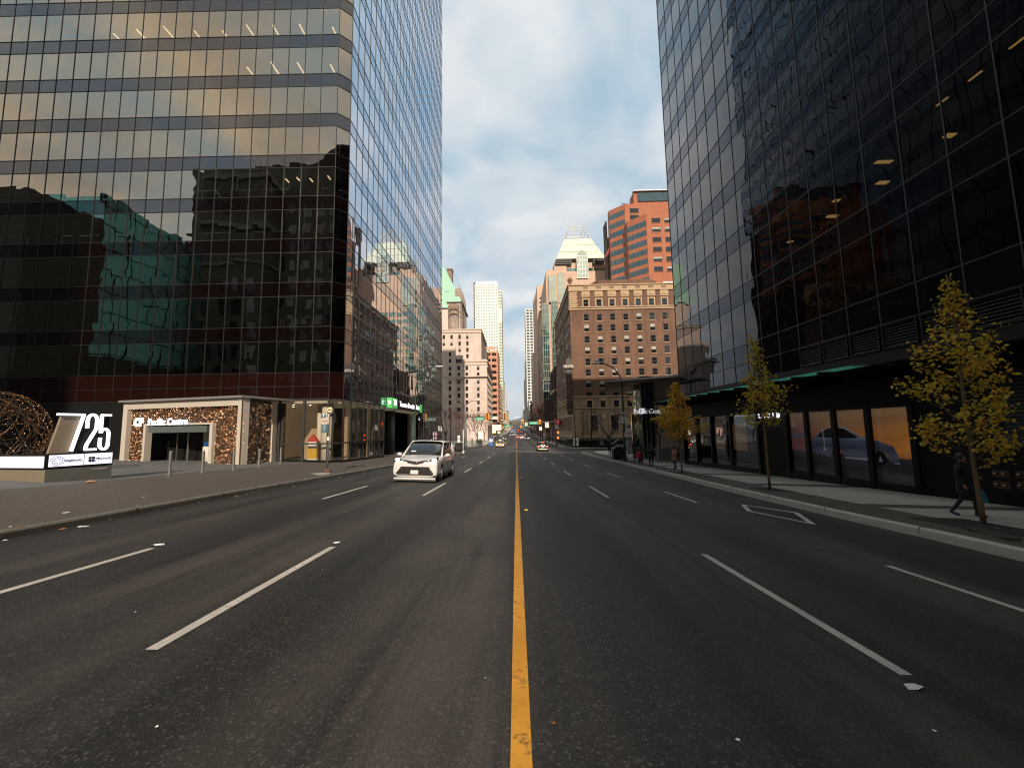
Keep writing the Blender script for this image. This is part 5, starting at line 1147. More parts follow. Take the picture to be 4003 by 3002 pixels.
gridtower('office_building','sandstone office block between the orange and white towers','building',-40,-12.6,325,400,at(1960,1500,325)[2],M['cream'],M['wg'],3.6,3.,.55,'E')
gridtower('office_building','pale stone podium block low beside the orange tower','building',-40,-12.8,312,322,at(1950,1560,312)[2],M['vstone'],M['wg'],3.6,3.,.55,'E')
# ---------------------------------------------------------------- mall entrance with flying roof on the right
ER=thing('mall_entrance','right hand mall entrance with thin flying roof and pink walls','pavilion',(17,50,-2))
M['pinkwall']=mat('dusky_pink_cladding',(.66,.52,.47),.75,var=.06)
def a45(x,y,Y=48): return at(x,y,Y)
r=[at(2363,1491,44),at(2655,1446,40.5),at(2700,1440,44),at(2690,1445,66),at(2500,1470,66)]
mb=MB(); tip=r[0]; P=[(tip[0],44.,tip[2]),(20.,39.5,at(2655,1448,39.5)[2]),(24,46,8.2),(24,66,8.4),(14,66,7.4)]
mb.add([(x,y,z) for x,y,z in P]+[(x,y,z-(.06 if i==0 else .34)) for i,(x,y,z) in enumerate(P)],[(0,1,2,3,4),(9,8,7,6,5)]+[(i,5+i,5+(i+1)%5,(i+1)%5) for i in range(5)]); mb.m[1]=1; part('roof',mb,[mat('pale_roof_edge',(.55,.58,.62),.4,.1),mat('roof_soffit_brown',(.22,.12,.085),.7)],ER)
zz0=at(2505,1497,50)[2]
mb=MB(); mb.box(at(2505,1550,50)[0],at(2554,1550,50)[0],50,53,-2.5,zz0+.8); part('glass_stair_tower',mb,glassy('green_stair_glass',(.8,1,.9),.12,.8,opaque=(.02,.035,.022),mod=(1.2,3)),ER)
mb=MB()
for x in (2505,2521,2537,2554): xx=at(x,1550,50)[0]; mb.box(xx-.05,xx+.05,49.9,50,-2.5,zz0+.7)
part('stair_mullion',mb,mat('pale_green_mullion',(.2,.26,.2),.5),ER)
mb=MB(); mb.box(at(2554,1550,50)[0]+.05,30,49.2,56,at(2560,1577,49)[2],7.6); part('upper_pink_wall',mb,M['pinkwall'],ER)
mb=MB(); mb.box(at(2565,1700,50)[0],30,49.6,56,-3,at(2560,1625,50)[2]); part('lower_pink_wall',mb,M['pinkwall'],ER)
yy=47.; mb=MB(); mb.box(at(2508,1600,yy)[0],at(2640,1610,yy)[0],yy,yy+.3,at(2560,1615,yy)[2],at(2560,1597,yy)[2]); part('sign_band',mb,mat('lit_pink_band',(.16,.13,.13),.6,emit=.0),ER)
mb=MB(); mb.box(at(2472,1700,52)[0],at(2563,1700,52)[0],52,52.2,-3,at(2520,1620,52)[2]); part('entrance_glass',mb,G_shop,ER)
mb=MB(); mb.box(14.,30,46.4,52,-3,gz(15,48)+SW+.02); part('entrance_floor',mb,M['pav_pale'],ER)
q=at(2538,1608,46.9); M['lit_soft']=mat('softly_lit_lettering',(.85,.85,.85),.5,emit=.45,ecol=(.9,.92,1)); text('lettering','Pacific Centre',.75,M['lit_soft'],ER,(q[0]+.0,46.9,q[2]),(1,0,0),.02,0,sx=.82)
q=at(2514,1608,46.9); text('logo_letters','CF',.8,M['lit_soft'],ER,(q[0]-.15,46.9,q[2]),(1,0,0),.05,.03,sx=.7)
# stairs, walls and rails in front of it
M['white_metal']=mat('pale_metal_rail',(.4,.42,.44),.4,.5)
RA=thing('ramp_wall','low pale ramp walls and rails before the right mall entrance','ramp',(15,56,-2))
def lw(x0,x1,ytop,yb,Y,m,th=.3,name='low_wall'):
    a=at(x0,ytop,Y); c=at(x1,yb,Y); mb=MB(); mb.box(a[0],c[0],Y,Y+th,c[2],a[2]); part(name,mb,m,RA)
lw(2408,2445,1737,1780,62,mat('grey_white_wall',(.30,.31,.32),.7)); lw(2450,2525,1720,1775,60,mat('grey_white_wall_b',(.34,.34,.35),.7)); 
lw(2560,2670,1752,1800,46,mat('frosted_glass_guard',(.13,.14,.15),.3))
for (a,c) in ((at(2570,1755,45),at(2672,1742,45)),):
    mb=MB(); mb.tube([a,c],.035,6)
    for t in (0,.5,1): p=Vector(a).lerp(Vector(c),t); mb.tube([p,(p.x,p.y,gz(p.x,p.y)+SW)],.03,6)
    part('handrail',mb,M['white_metal'],RA)
mb=MB(); a=at(2388,1737,64); c=at(2418,1718,64); mb.tube([a,c],.08,6); part('handrail',mb,M['white_metal'],RA)
# ---------------------------------------------------------------- buildings behind the viewpoint (mirrored in the glass) and unseen blocks added for shade
M['bdark']=masonry('soot_grey_stone',(.085,.075,.06),(.05,.045,.04),1.2,.6,.1,.3)
TB=thing('teal_office_block','teal glass office block across the plaza behind the viewpoint','building',(-70,-30,0))
mb=MB(); mb.box(-110,-70,-28,-6,8,43); part('glazing',mb,glassy('teal_curtain_glass',(.5,.9,.9),.22,.8,opaque=(.38,.92,.88),wob=.1,mod=(2,3.8)),TB)
mb=MB()
for k in range(10): mb.box(-70,-69.9,-28,-6,8+3.7*k,8.12+3.7*k)
for k in range(9): mb.box(-70,-69.88,-28+2.75*k,-27.88+2.75*k,8,43)
part('mullions',mb,M['black'],TB)
mb=MB(); mb.box(-111,-69.5,-28.5,-5.5,-1,15); mb.box(-110,-69.8,-6,5,-1,38); part('podium',mb,M['bdark'],TB)
CB=thing('clock_tower_building','dark stone building with a clock tower behind the viewpoint','building',(-57,-20,0))
mb=MB(); mb.box(-63.5,-51,-34,-20,-1,55); part('tower_wall',mb,M['bdark'],CB)
mb=MB(); mb.box(-64.3,-50.3,-34.6,-19.4,44,45); mb.box(-64.3,-50.3,-34.6,-19.4,54.4,55.4); mb.box(-64,-50.6,-34.3,-19.7,36,36.6); part('cornice',mb,mat('grey_cornice',(.16,.14,.11),.8),CB)
mb=MB(); 
for x in (-59.8,): mb.tube([(x,-19.95,50),(x,-19.7,50)],[2.6,2.6],28)
part('clock_face',mb,M['black'],CB)
mb=MB(); 
for k in range(12): a=k*math.pi/6; mb.tube([(-59.8+1.9*math.cos(a),-19.65,50+1.9*math.sin(a)),(-59.8+2.4*math.cos(a),-19.65,50+2.4*math.sin(a))],.1,4)
mb.tube([(-59.8,-19.62,50),(-58.4,-19.62,49.2)],.12,4); mb.tube([(-59.8,-19.62,50),(-60.8,-19.62,51.2)],.12,4); part('clock_hands',mb,mat('clock_gilt',(.22,.2,.14),.6),CB)
mb=MB(); mb.tube([(-57,-27,55),(-57,-27,62)],[.15,.08],6); part('mast',mb,M['black'],CB)
mb=MB(); mb.prism([(-51,-24),(-37,-24),(-37,-60),(-51,-60)],-1,lambda p:52 if p[0]<-45 else 64); part('tall_wing',mb,M['bdark'],CB)
winset(CB,[wmesh(1.6,2.2,surround=.2)],[M['wframe'],M['wg'],mat('grey_trim',(.18,.16,.13),.8),M['blind']],[(-48.5+3*i,6+4*k) for k in range(10) for i in range(4)]+[(-62+3.2*i,8+4.5*k) for k in range(6) for i in range(4)],('S',0)) if False else None
q=MB(); 
for k in range(12):
    for i in range(5): q.box(-50+2.7*i,-48.6+2.7*i,-24.0,-23.9,4+4*k,6.2+4*k)
for k in range(7):
    for i in range(4): q.box(-62.5+3*i,-61+3*i,-20.,-19.9,3+4.5*k,6+4.5*k)
part('rear_windows',q,M['wg'],CB,kind='stuff')
BL=thing('shade_block','long dark unseen block added on the left behind the viewpoint for shade','building',(-26,-62,0))
mb=MB(); mb.box(-100,-26,-260,-62,-1,85); part('wall',mb,M['bdark'],BL)  # unseen block, added to keep sun off the left tower front and plaza
BR=thing('shade_block','dark stepped unseen blocks added on the right behind the viewpoint for shade','building',(16,-30,0))
for k in range(4):
    y1=-40-40*k; mb=MB(); mb.box(16,70,y1-40+(0 if k<3 else 10),y1-.01,-1,.53*(65-y1)); part('wall',mb,M['bdark'],BR)  # unseen blocks, heights stepped to shade the near road but not the hotel
# ---------------------------------------------------------------- far wood and mountains
q=MB()
for i in range(900):
    x=R_.uniform(-260,260); y=R_.uniform(1550,1900); w=R_.uniform(5,10); z=gz(x,y); h=R_.uniform(8,16)
    q.tube([(x,y,z),(x,y,z+h*.5),(x,y,z+h)],[w,w*.8,.4],5)
tag(part('far_wood',q,mat('far_brown_trees',(.10,.08,.06),.9,var=.4,scale=.05)),'brown wooded rise closing the end of the street','woods',None,'stuff')
def ridge(name,Y,pts,m,seed,amp):
    r=random.Random(seed); vs=[];fs=[]; n=160; x0,x1=-9000,9000; rows_=14
    prof=lambda x: float(np.interp((x/Y)*F+2018,[p[0] for p in pts],[p[1] for p in pts]))
    for j in range(rows_+1):
        t=j/rows_
        for i in range(n+1):
            x=x0+(x1-x0)*i/n; zt=(1675-prof(x))/F*Y; z=zt*(1-abs(t-.5)*2)**.8 + (r.uniform(-1,1)*amp*(1-abs(t-.5)*2)); vs.append((x,Y+(t-.5)*3000,max(z,-20)))
    for j in range(rows_):
        for i in range(n): a=j*(n+1)+i; fs.append((a,a+1,a+n+2,a+n+1))
    q=MB(); q.add(vs,fs); tag(part(name,q,m,smooth=True),None,None,None,'structure')
def mtn(name,lo,hi,h0,h1):
    m=bpy.data.materials.new(name); m.use_nodes=True; t=m.node_tree; t.nodes.clear(); b=NB(t)
    g=b.n('ShaderNodeNewGeometry'); s=b.n('ShaderNodeSeparateXYZ',{0:g.outputs['Position']}); n=b.n('ShaderNodeTexNoise',{'Vector':g.outputs['Position'],'Scale':.004,'Detail':8})
    k=b.m('ADD',b.m('DIVIDE',b.m('SUBTRACT',s.outputs[2],h0),h1-h0),b.m('SUBTRACT',n.outputs[0],.5))
    p=b.n('ShaderNodeBsdfPrincipled',{'Base Color':b.mix(b.ramp(k,[(.3,0),(.8,1)]),lo,hi),'Roughness':.9}); o=b.n('ShaderNodeOutputMaterial'); t.links.new(p.outputs[0],o.inputs[0]); return m
ridge('mountain_ridge',9000,[(-2000,1600),(1500,1640),(2000,1648),(2045,1628),(2300,1605),(5000,1620)],mtn('forested_mountain',(.035,.06,.07),(.05,.08,.085),0,400),3,8)
ridge('snowy_mountain_ridge',15000,[(-2000,1600),(1500,1610),(2004,1636),(2022,1626),(2036,1630),(2300,1600),(5000,1590)],mtn('snowy_mountain',(.09,.13,.16),(.7,.75,.8),100,520),5,25)
# ================================================================ street furniture
def base(x,y,w=None): return gz(x,y)+(SW if w is None else w)
def arcpole(name,label,px,py,Y,tipx,tipy,H_,rad,m,group=None,bird=False):
    b0=gnd(px,py,SW); x,y,z=b0 if Y is None else (at(px,py,Y)[0],Y,at(px,py,Y)[2])
    tip=at(tipx,tipy,y); r=thing(name,label,'street lamp',(x,y,z),group)
    top=tip[2]; bend=top-H_; sgn=1 if tip[0]>x else -1; L=abs(tip[0]-x)
    pts=[(x,y,z),(x,y,z+2),(x,y,bend)]
    for i in range(1,10):
        a=math.pi/2*i/9; pts.append((x+sgn*(L-.5)*(1-math.cos(a)),y,bend+H_*math.sin(a)))
    mb=MB(); mb.tube(pts,[rad*1.3,rad*1.1,rad*.75]+[rad*.6]*9,10); part('pole',mb,m,r,smooth=True)
    mb=MB(); mb.cyl((x,y),rad*2,z-.05,z+.35,12); part('pole_base',mb,m,r)
    mb=MB(); lx=tip[0]; mb.sph((lx-sgn*.3,y,top-.02),(.5,.17,.1),12,6); part('lamp_head',mb,mat('lamp_head_pale',(.55,.52,.46),.4),r,smooth=True)
    return r,(x,y,z),tip
pl1=arcpole('street_lamp','arched green street lamp by the bank entrance, partly behind the white minivan',1622,1790,41.5,1728,1432,2.6,.085,M['pole_green'])
pl2=arcpole('street_lamp','tall arched street lamp with a gull on it beside the litter bin',2445,1803,44.7,2320,1421,2.3,.12,M['pole_green'])
pl3=arcpole('street_lamp','small arched street lamp on the left corner before the cross street',1815,1768,58,1872,1565,1.6,.09,M['pole_grey'])
pl4=arcpole('street_lamp','slim street lamp beside the hotel blade sign',2250,1745,96,2183,1570,2.,.09,M['black'])
# gull
gx,gy,gzz=pl2[2][0]+.35,44.7,pl2[2][2]+.12
mb=MB(); mb.sph((gx,gy,gzz+.16),(.22,.1,.12),12,8); mb.sph((gx+.17,gy,gzz+.32),(.075,.07,.075),10,6); mb.tube([(gx+.1,gy,gzz+.2),(gx+.16,gy,gzz+.3)],[.08,.06],8); mb.tube([(gx+.23,gy,gzz+.32),(gx+.31,gy,gzz+.30)],[.02,.006],6); mb.tube([(gx-.15,gy,gzz+.16),(gx-.34,gy,gzz+.1)],[.07,.02],6); mb.tube([(gx,gy-.03,gzz+.08),(gx,gy-.03,gzz-.03)],.012,5); mb.tube([(gx,gy+.03,gzz+.08),(gx,gy+.03,gzz-.03)],.012,5)
solo('gull',mb,mat('gull_white',(.7,.68,.64),.7),'white gull perched on the curved lamp above the litter bin','bird',(gx,gy,gzz),smooth=True)
def signbox(root,name,x,y,z,w,h,m,th=.03):
    mb=MB(); mb.box(x-w/2,x+w/2,y-th,y,z-h/2,z+h/2); return part(name,mb,m,root)
M['sign_white']=mat('sign_white_face',(.68,.66,.6),.5,var=.05); M['sign_blue']=mat('bus_sign_blue',(.01,.09,.16),.5); M['sign_teal']=mat('street_sign_green',(.02,.30,.17),.5,emit=.12)
M['sign_red']=mat('sign_red',(.55,.03,.03),.5)
# signs hanging on the lamp pole with the gull
px,py_,pz=pl2[1]
T=thing('truck_route_sign','white truck route sign with an up arrow on the gull lamp pole','sign',(px,py_-.2,5))
z=at(2440,1632,44.5)[2]; signbox(T,'sign_face',px+.0,py_-.17,z,.70,1.17,M['sign_white'])
zc2=at(2440,1622,44.5)[2]; mb=MB(); mb.tube([(px+.3*math.cos(a*.2618),py_-.215,zc2+.27*math.sin(a*.2618)) for a in range(25)],.022,5,caps=False); part('ring',mb,M['black'],T)
mb=MB(); mb.box(px-.2,px+.05,py_-.215,py_-.205,zc2-.07,zc2+.09); mb.box(px+.06,px+.17,py_-.215,py_-.205,zc2-.07,zc2+.05); mb.box(px-.14,px-.06,py_-.217,py_-.207,zc2-.11,zc2-.07); mb.box(px+.05,px+.12,py_-.217,py_-.207,zc2-.11,zc2-.07)
part('truck_symbol',mb,M['black'],T)
mb=MB(); za=z-.38; mb.add([(px-.11,py_-.21,za+.08),(px+.11,py_-.21,za+.08),(px,py_-.21,za+.22)],[(0,1,2)]); mb.box(px-.035,px+.035,py_-.215,py_-.205,za-.1,za+.08); part('arrow',mb,M['black'],T)
T=thing('bus_stop_sign','blue and white bus stop panel on the gull lamp pole','sign',(px+.4,py_-.2,4))
zt_=at(2455,1668,44.5)[2]; signbox(T,'header',px+.42,py_-.13,zt_,.5,.22,M['sign_blue']); signbox(T,'timetable',px+.42,py_-.13,zt_-.33,.5,.38,M['sign_white']); text('letter','T',.2,M['sign_white'],T,(px+.3,py_-.165,zt_),(1,0,0),.002,.01)
T=thing('parking_sign','two small white no stopping signs with red rings on the gull lamp pole','sign',(px+.3,py_-.2,3))
zt_=at(2452,1698,44.5)[2]
for dx in (.12,.5):
    signbox(T,'plate',px+dx,py_-.13,zt_,.34,.52,M['sign_white']); mb=MB(); mb.tube([(px+dx+.11*math.cos(a*.3927),py_-.17,zt_+.1+.11*math.sin(a*.3927)) for a in range(17)],.02,5,caps=False); mb.tube([(px+dx-.08,py_-.17,zt_+.18),(px+dx+.08,py_-.17,zt_+.02)],.015,4); part('red_ring',mb,M['sign_red'],T)
# litter bins
def bin_(px,py,w,h,label,dz=SW):
    p=gnd(px,py,dz); r=thing('litter_bin',label,'litter bin',p); mb=MB(); mb.box(p[0]-w/2,p[0]+w/2,p[1]-w/2,p[1]+w/2,p[2]+.06,p[2]+h*.86); part('bin_body',mb,M['black'],r,bevel=.03)
    mb=MB(); mb.add([(p[0]-w*.48,p[1]-w*.5,p[2]+h*.86),(p[0]+w*.48,p[1]-w*.5,p[2]+h*.86),(p[0]+w*.48,p[1]+w*.5,p[2]+h*.86),(p[0]-w*.48,p[1]+w*.5,p[2]+h*.86),(p[0]-w*.25,p[1]-w*.5,p[2]+h),(p[0]+w*.48,p[1]-w*.5,p[2]+h),(p[0]+w*.48,p[1]+w*.5,p[2]+h),(p[0]-w*.25,p[1]+w*.5,p[2]+h)],[(0,1,5,4),(1,2,6,5),(2,3,7,6),(3,0,4,7),(4,5,6,7)]); part('bin_hood',mb,M['black'],r)
    mb=MB(); mb.box(p[0]-w*.36,p[0]+w*.36,p[1]-w*.52,p[1]-w*.5,p[2]+h*.2,p[2]+h*.75); part('front_panel',mb,mat('bin_panel',(.02,.02,.02),.3),r)
    return r
bin_(2415,1795,1.15,1.4,'black litter bin with sloping hood beside the gull lamp pole')
bin_(1795,1764,1.1,1.25,'dark litter bin under the round topped white totem on the left corner')
# bus stop pole left
p=gnd(1283,1845,SW); bx,by,bz=p
B=thing('bus_stop_pole','weathered bus stop pole with blue panels on the left pavement','bus stop',p)
mb=MB(); mb.tube([(bx-.06,by,bz),(bx-.02,by,bz+1.7),(bx,by,bz+3.15)],[.045,.04,.04],10); part('pole',mb,mat('patchy_pole',(.12,.12,.11),.6,.2,var=.9,scale=4),B,smooth=True)
mb=MB(); mb.cyl((bx-.06,by),.14,bz,bz+.1,10); mb.box(bx-.2,bx+.12,by-.07,by+.07,bz+.02,bz+.16); part('pole_base',mb,mat('rusty_base',(.12,.06,.035),.8),B)
mb=MB(); mb.tube([(bx+.03,by-.06,bz+3.28),(bx+.03,by-.09,bz+3.28)],[.14,.14],18); part('round_plate',mb,mat('cream_disc',(.75,.55,.28),.5,emit=.1),B)
mb=MB(); mb.box(bx-.06,bx+.12,by-.1,by-.09,bz+3.24,bz+3.31); part('round_plate_bar',mb,M['sign_blue'],B)
hd=signbox(B,'header',bx-.3,by-.05,bz+2.96,.24,.22,M['sign_blue']); signbox(B,'header_side',bx-.1,by-.05,bz+2.96,.16,.22,M['sign_white'])
text('letter','T',.22,M['sign_white'],B,(bx-.3,by-.085,bz+2.96),(1,0,0),.002,.012)
mb=MB()
for i in range(2): mb.box(bx-.16,bx-.05,by-.095,by-.085,bz+2.99-i*.09,bz+3.04-i*.09)
part('header_print',mb,M['sign_blue'],B)
signbox(B,'route_panel',bx-.22,by-.05,bz+2.68,.42,.3,mat('route_panel',(.5,.42,.36),.6))
mb=MB()
for i in range(4): mb.box(bx-.38+i*.09,bx-.33+i*.09,by-.095,by-.085,bz+2.64,bz+2.72)
part('route_print',mb,mat('route_print',(.3,.12,.08),.6),B)
signbox(B,'timetable_panel',bx-.22,by-.05,bz+2.28,.4,.45,mat('timetable_blue',(.03,.09,.12),.5))
mb=MB()
for i in range(8): mb.box(bx-.39,bx-.34,by-.095,by-.085,bz+2.12+i*.048,bz+2.135+i*.048); mb.box(bx-.31,bx-.31+R_.uniform(.12,.22),by-.095,by-.085,bz+2.12+i*.048,bz+2.135+i*.048)
part('timetable_print',mb,mat('timetable_print',(.45,.5,.5),.6),B)
mb=MB(); mb.add([(bx+.04,by,bz+3.08),(bx+.32,by,bz+3.1),(bx+.38,by,bz+2.58),(bx+.22,by,bz+2.58),(bx+.16,by,bz+2.9),(bx+.04,by,bz+2.92)],[(0,1,2,3,4,5)]); mb.add([(x,y+.05,z) for x,y,z in mb.v[:6]],[(5,4,3,2,1,0)]); part('black_bracket',mb,M['black'],B)
signbox(B,'sticker',bx-.03,by-.045,bz+1.75,.12,.2,M['sign_white'],.01)
# bollards
bm=None
for i,(px_,py_,lab) in enumerate(((662,1856,'left of the row, before the glowing doorway'),(791,1848,'second from the left, before the doorway'),(912,1838,'middle one, before the sandwich board'),(1012,1824,'beside the right light wall'),(1096,1811,'rightmost, before the dark shop window'))):
    p=gnd(px_,py_,SW); h=1.02
    if bm is None:
        bm=thing('bollard','steel bollard '+lab,'bollard',p,'steel bollards before the mall entrance'); mb=MB(); mb.tube([(p[0],p[1],p[2]),(p[0],p[1],p[2]+h),(p[0],p[1],p[2]+h+.02)],[.065,.065,.05],16); part('post',mb,M['steel'],bm,smooth=False); b1_=bm
        mb=MB(); mb.cyl(p,.1,p[2],p[2]+.015,16); part('collar',mb,M['steel'],bm)
    else:
        c=copytree(bm); c.location=p; c['label']='steel bollard '+lab
# traffic signals ------------------------------------------------------
def signal(x,y,z,s,lit,label,group='traffic signals over the street',side=0):
    r=thing('traffic_signal',label,'traffic signal',(x,y,z),group)
    mb=MB(); mb.box(x-.3*s,x+.3*s,y-.12,y+.16,z-.62*s,z+.62*s); part('housing',mb,M['amber'],r,bevel=.05)
    for k,dz in enumerate((.4,0,-.4)):
        q=MB(); q.tube([(x,y-.125,z+dz*s),(x,y-.15,z+dz*s)],[.15*s,.15*s],14); l=part('lens',q,M['red_on'] if (k==0 and lit=='r') else M['lens_off'],r)
        q=MB(); n=9
        for i in range(n):
            a0=math.radians(-10+200*i/n); a1=math.radians(-10+200*(i+1)/n); rr=.19*s
            q.add([(x+rr*math.cos(a0),y-.12,z+dz*s+rr*math.sin(a0)),(x+rr*math.cos(a1),y-.12,z+dz*s+rr*math.sin(a1)),(x+rr*math.cos(a1),y-.42,z+dz*s+rr*math.sin(a1)),(x+rr*math.cos(a0),y-.42,z+dz*s+rr*math.sin(a0))],[(0,1,2,3)])
        part('visor',q,M['amber'],r)
    return r
def mast(x,y,z,xe,h,label,m=M['pole_grey']):
    r=thing('signal_mast',label,'signal mast',(x,y,z)); mb=MB(); mb.tube([(x,y,z),(x,y,z+h+.6)],[.17,.12],10); part('pole',mb,m,r,smooth=True); mb=MB(); mb.tube([(x,y,z+h),(xe,y,z+h+.15)],[.1,.06],8); part('arm',mb,m,r,smooth=True); return r
# right mast Y=100
Ys=100.; xp=at(2176,1742,Ys)[0]; za=at(2110,1648,Ys)[2]; zg_=gz(xp,Ys)+SW
mast(xp,Ys,zg_,at(2040,1648,Ys)[0],za-zg_-.1,'grey signal mast reaching over the right lanes by the hotel')
signal(at(2043,1650,Ys)[0],Ys-.25,at(2043,1650,Ys)[2],1.0,'r','amber traffic signal at the tip of the right mast arm')
signal(at(2110,1650,Ys)[0],Ys-.25,at(2110,1650,Ys)[2],.95,'r','amber traffic signal between green street sign and big white sign')
def namesign(px0,px1,py,Y,txt_,label,h=.62):
    a=at(px0,py,Y); c=at(px1,py,Y); r=thing('street_name_sign',label,'street sign',(a[0],Y,a[2])); mb=MB(); mb.box(a[0],c[0],Y-.22,Y-.18,a[2]-h/2,a[2]+h/2); part('sign_face',mb,M['sign_teal'],r); 
    text('lettering',txt_,h*.62,M['sign_white'],r,((a[0]+c[0])/2,Y-.23,a[2]),(1,0,0),.004,.01,sx=.9); return r
namesign(2068,2104,1654,Ys,'Howe St','green street name sign on the right mast arm, its left part white')
def wsign(px,py,Y,w,h,label,marks=True,yo=-.2):
    p=at(px,py,Y); r=thing('lane_sign',label,'sign',(p[0],Y,p[2])); mb=MB(); mb.box(p[0]-w/2,p[0]+w/2,Y+yo-.03,Y+yo,p[2]-h/2,p[2]+h/2); part('sign_face',mb,M['sign_white'],r)
    if marks:
        q=MB(); q.tube([(p[0]-w*.2,Y+yo-.035,p[2]-h*.3),(p[0]-w*.2,Y+yo-.035,p[2]+h*.1),(p[0]+w*.15,Y+yo-.035,p[2]+h*.1)],.04*w,4); q.box(p[0]-w*.4,p[0]+w*.4,Y+yo-.04,Y+yo-.031,p[2]+h*.3,p[2]+h*.36); part('sign_mark',q,M['black'],r)
    return r
wsign(2057,1658,Ys,.62,.85,'small white turn sign just right of the end signal'); wsign(2138,1661,Ys,.9,1.25,'large white lane sign hanging beyond the right signal'); wsign(2113,1675,122,.8,1.1,'white lane sign on a pole before the dark street trees'); wsign(2176,1667,99.4,.75,1.,'white sign at the top of the right mast pole')
for (px_,py_,lab) in ((2181,1690,'upper red pedestrian light on the right mast pole'),(2181,1711,'lower orange pedestrian light on the right mast pole')):
    p=at(px_,py_,Ys); r=thing('pedestrian_signal',lab,'pedestrian signal',p); mb=MB(); mb.box(p[0]-.28,p[0]+.28,Ys-.2,Ys+.1,p[2]-.3,p[2]+.3); part('housing',mb,M['amber'],r); mb=MB(); mb.tube([(p[0],Ys-.2,p[2]),(p[0],Ys-.23,p[2])],[.2,.2],12); part('lens',mb,M['red_on'],r)
# left mast
Yl=92.; xp=at(1822,1740,Yl)[0]; za=at(1890,1630,Yl)[2]; zg_=gz(xp,Yl)+SW
mast(xp,Yl,zg_,at(1978,1627,Yl)[0],za-zg_,'grey signal mast reaching over the left lanes from the plaza corner')
signal(at(1905,1628,Yl)[0],Yl-.25,at(1905,1628,Yl)[2],1.25,'','amber traffic signal beside the green street sign on the left arm'); signal(at(1973,1629,Yl)[0],Yl-.25,at(1973,1629,Yl)[2],1.25,'','amber traffic signal at the tip of the left mast arm')
namesign(1861,1892,1637,Yl,'Howe St','green street name sign on the left mast arm'); wsign(1936,1634,Yl,1.1,.5,'white sign between the two left arm signals',False)
# farther intersection signals
for i,(px_,py_,Y) in enumerate(((1966,1669,262),(2000,1669,262),(2036,1669,262),(2070,1671,262),(2040,1650,430) if False else (1990,1680,430))):
    p=at(px_,py_,Y); signal(p[0],Y,p[2],1.5,'r' if i in (2,3) else '',['distant amber signal left of the next green sign','distant amber signal right of the next green sign','distant red signal over the farther right lanes','distant red signal beside small white signs','tiny amber signal two crossings away'][i],group='distant traffic signals')
mb=MB(); p=at(1955,1666,262); q=at(2003,1665,262); mb.tube([(p[0]-3,262.4,p[2]),(q[0],262.4,q[2])],.1,5); mb.tube([(p[0]-3,262.4,p[2]),(p[0]-3,262.4,-3)],.15,6); solo('signal_mast',mb,M['pole_grey'],'distant mast arm over the left lanes at the next crossing','signal mast',(p[0],262.4,-2))
mb=MB(); p=at(2034,1666,262); q=at(2078,1666,262); mb.tube([(p[0],262.4,p[2]),(q[0]+2,262.4,q[2])],.1,5); mb.tube([(q[0]+2,262.4,q[2]),(q[0]+2,262.4,-3)],.15,6); solo('signal_mast',mb,M['pole_grey'],'distant mast arm over the right lanes at the next crossing','signal mast',(q[0],262.4,-2))
namesign(1971,1998,1666,262,'Hornby St','distant green street name sign on the left',1.1); namesign(2048,2068,1667,262,'Hornby St','distant green street name sign on the right',1.1)
wsign(2081,1672,262,1.6,2.2,'distant white sign right of the far signals',True); wsign(1950,1676,215,1.0,1.4,'small white sign on a pole beside the left kerb trees'); wsign(1950,1690,160,.9,.9,'square pale sign low beside the left kerb'); wsign(2128,1699,150,.8,1.,'small white sign low before the dark shopfronts')
# left corner things
def pole(px,py,Y,py_top,r_,m,label,name='utility_pole',cat='pole'):
    p=at(px,py,Y); t=at(px,py_top,Y); zb=gz(p[0],Y)+SW; mb=MB(); mb.tube([(p[0],Y,zb),(t[0],Y,t[2])],[r_,r_*.8],8)
    q=thing(name,label,cat,(p[0],Y,zb)); part('shaft',mb,m,q,smooth=True); mb=MB(); mb.cyl((p[0],Y),r_*1.7,zb-.02,zb+.3,8); part('base',mb,m,q); return q
pole(1762,1730,84,1596,.11,M['black'],'thin black pole among the plaza trees'); pole(2279,1748,98,1604,.1,M['black'],'left one of two thin black poles before the hotel base'); pole(2312,1748,98,1585,.14,M['black'],'right thicker one of two black poles before the hotel base')
pole(1811,1768,56,1680,.08,mat('white_post',(.6,.58,.52),.5),'short white post beside the corner lamp'); pole(1823,1720,96,1618,.1,mat('pale_post',(.5,.48,.45),.5),'tall pale post behind the corner lamp')
p=gnd(1791,1762,SW); Y=p[1]; z0_=at(1791,1738,Y)[2]; z1_=at(1791,1716,Y)[2]
TT=thing('white_totem','slim white totem with a round top behind the corner bin','totem',p); mb=MB(); mb.box(p[0]-.19,p[0]+.19,Y+.7,Y+.85,p[2],z1_); part('panel',mb,M['sign_white'],TT); mb=MB(); mb.tube([(p[0],Y+.7,z1_+.3),(p[0],Y+.85,z1_+.3)],[.24,.24],18); part('disc',mb,M['sign_white'],TT)
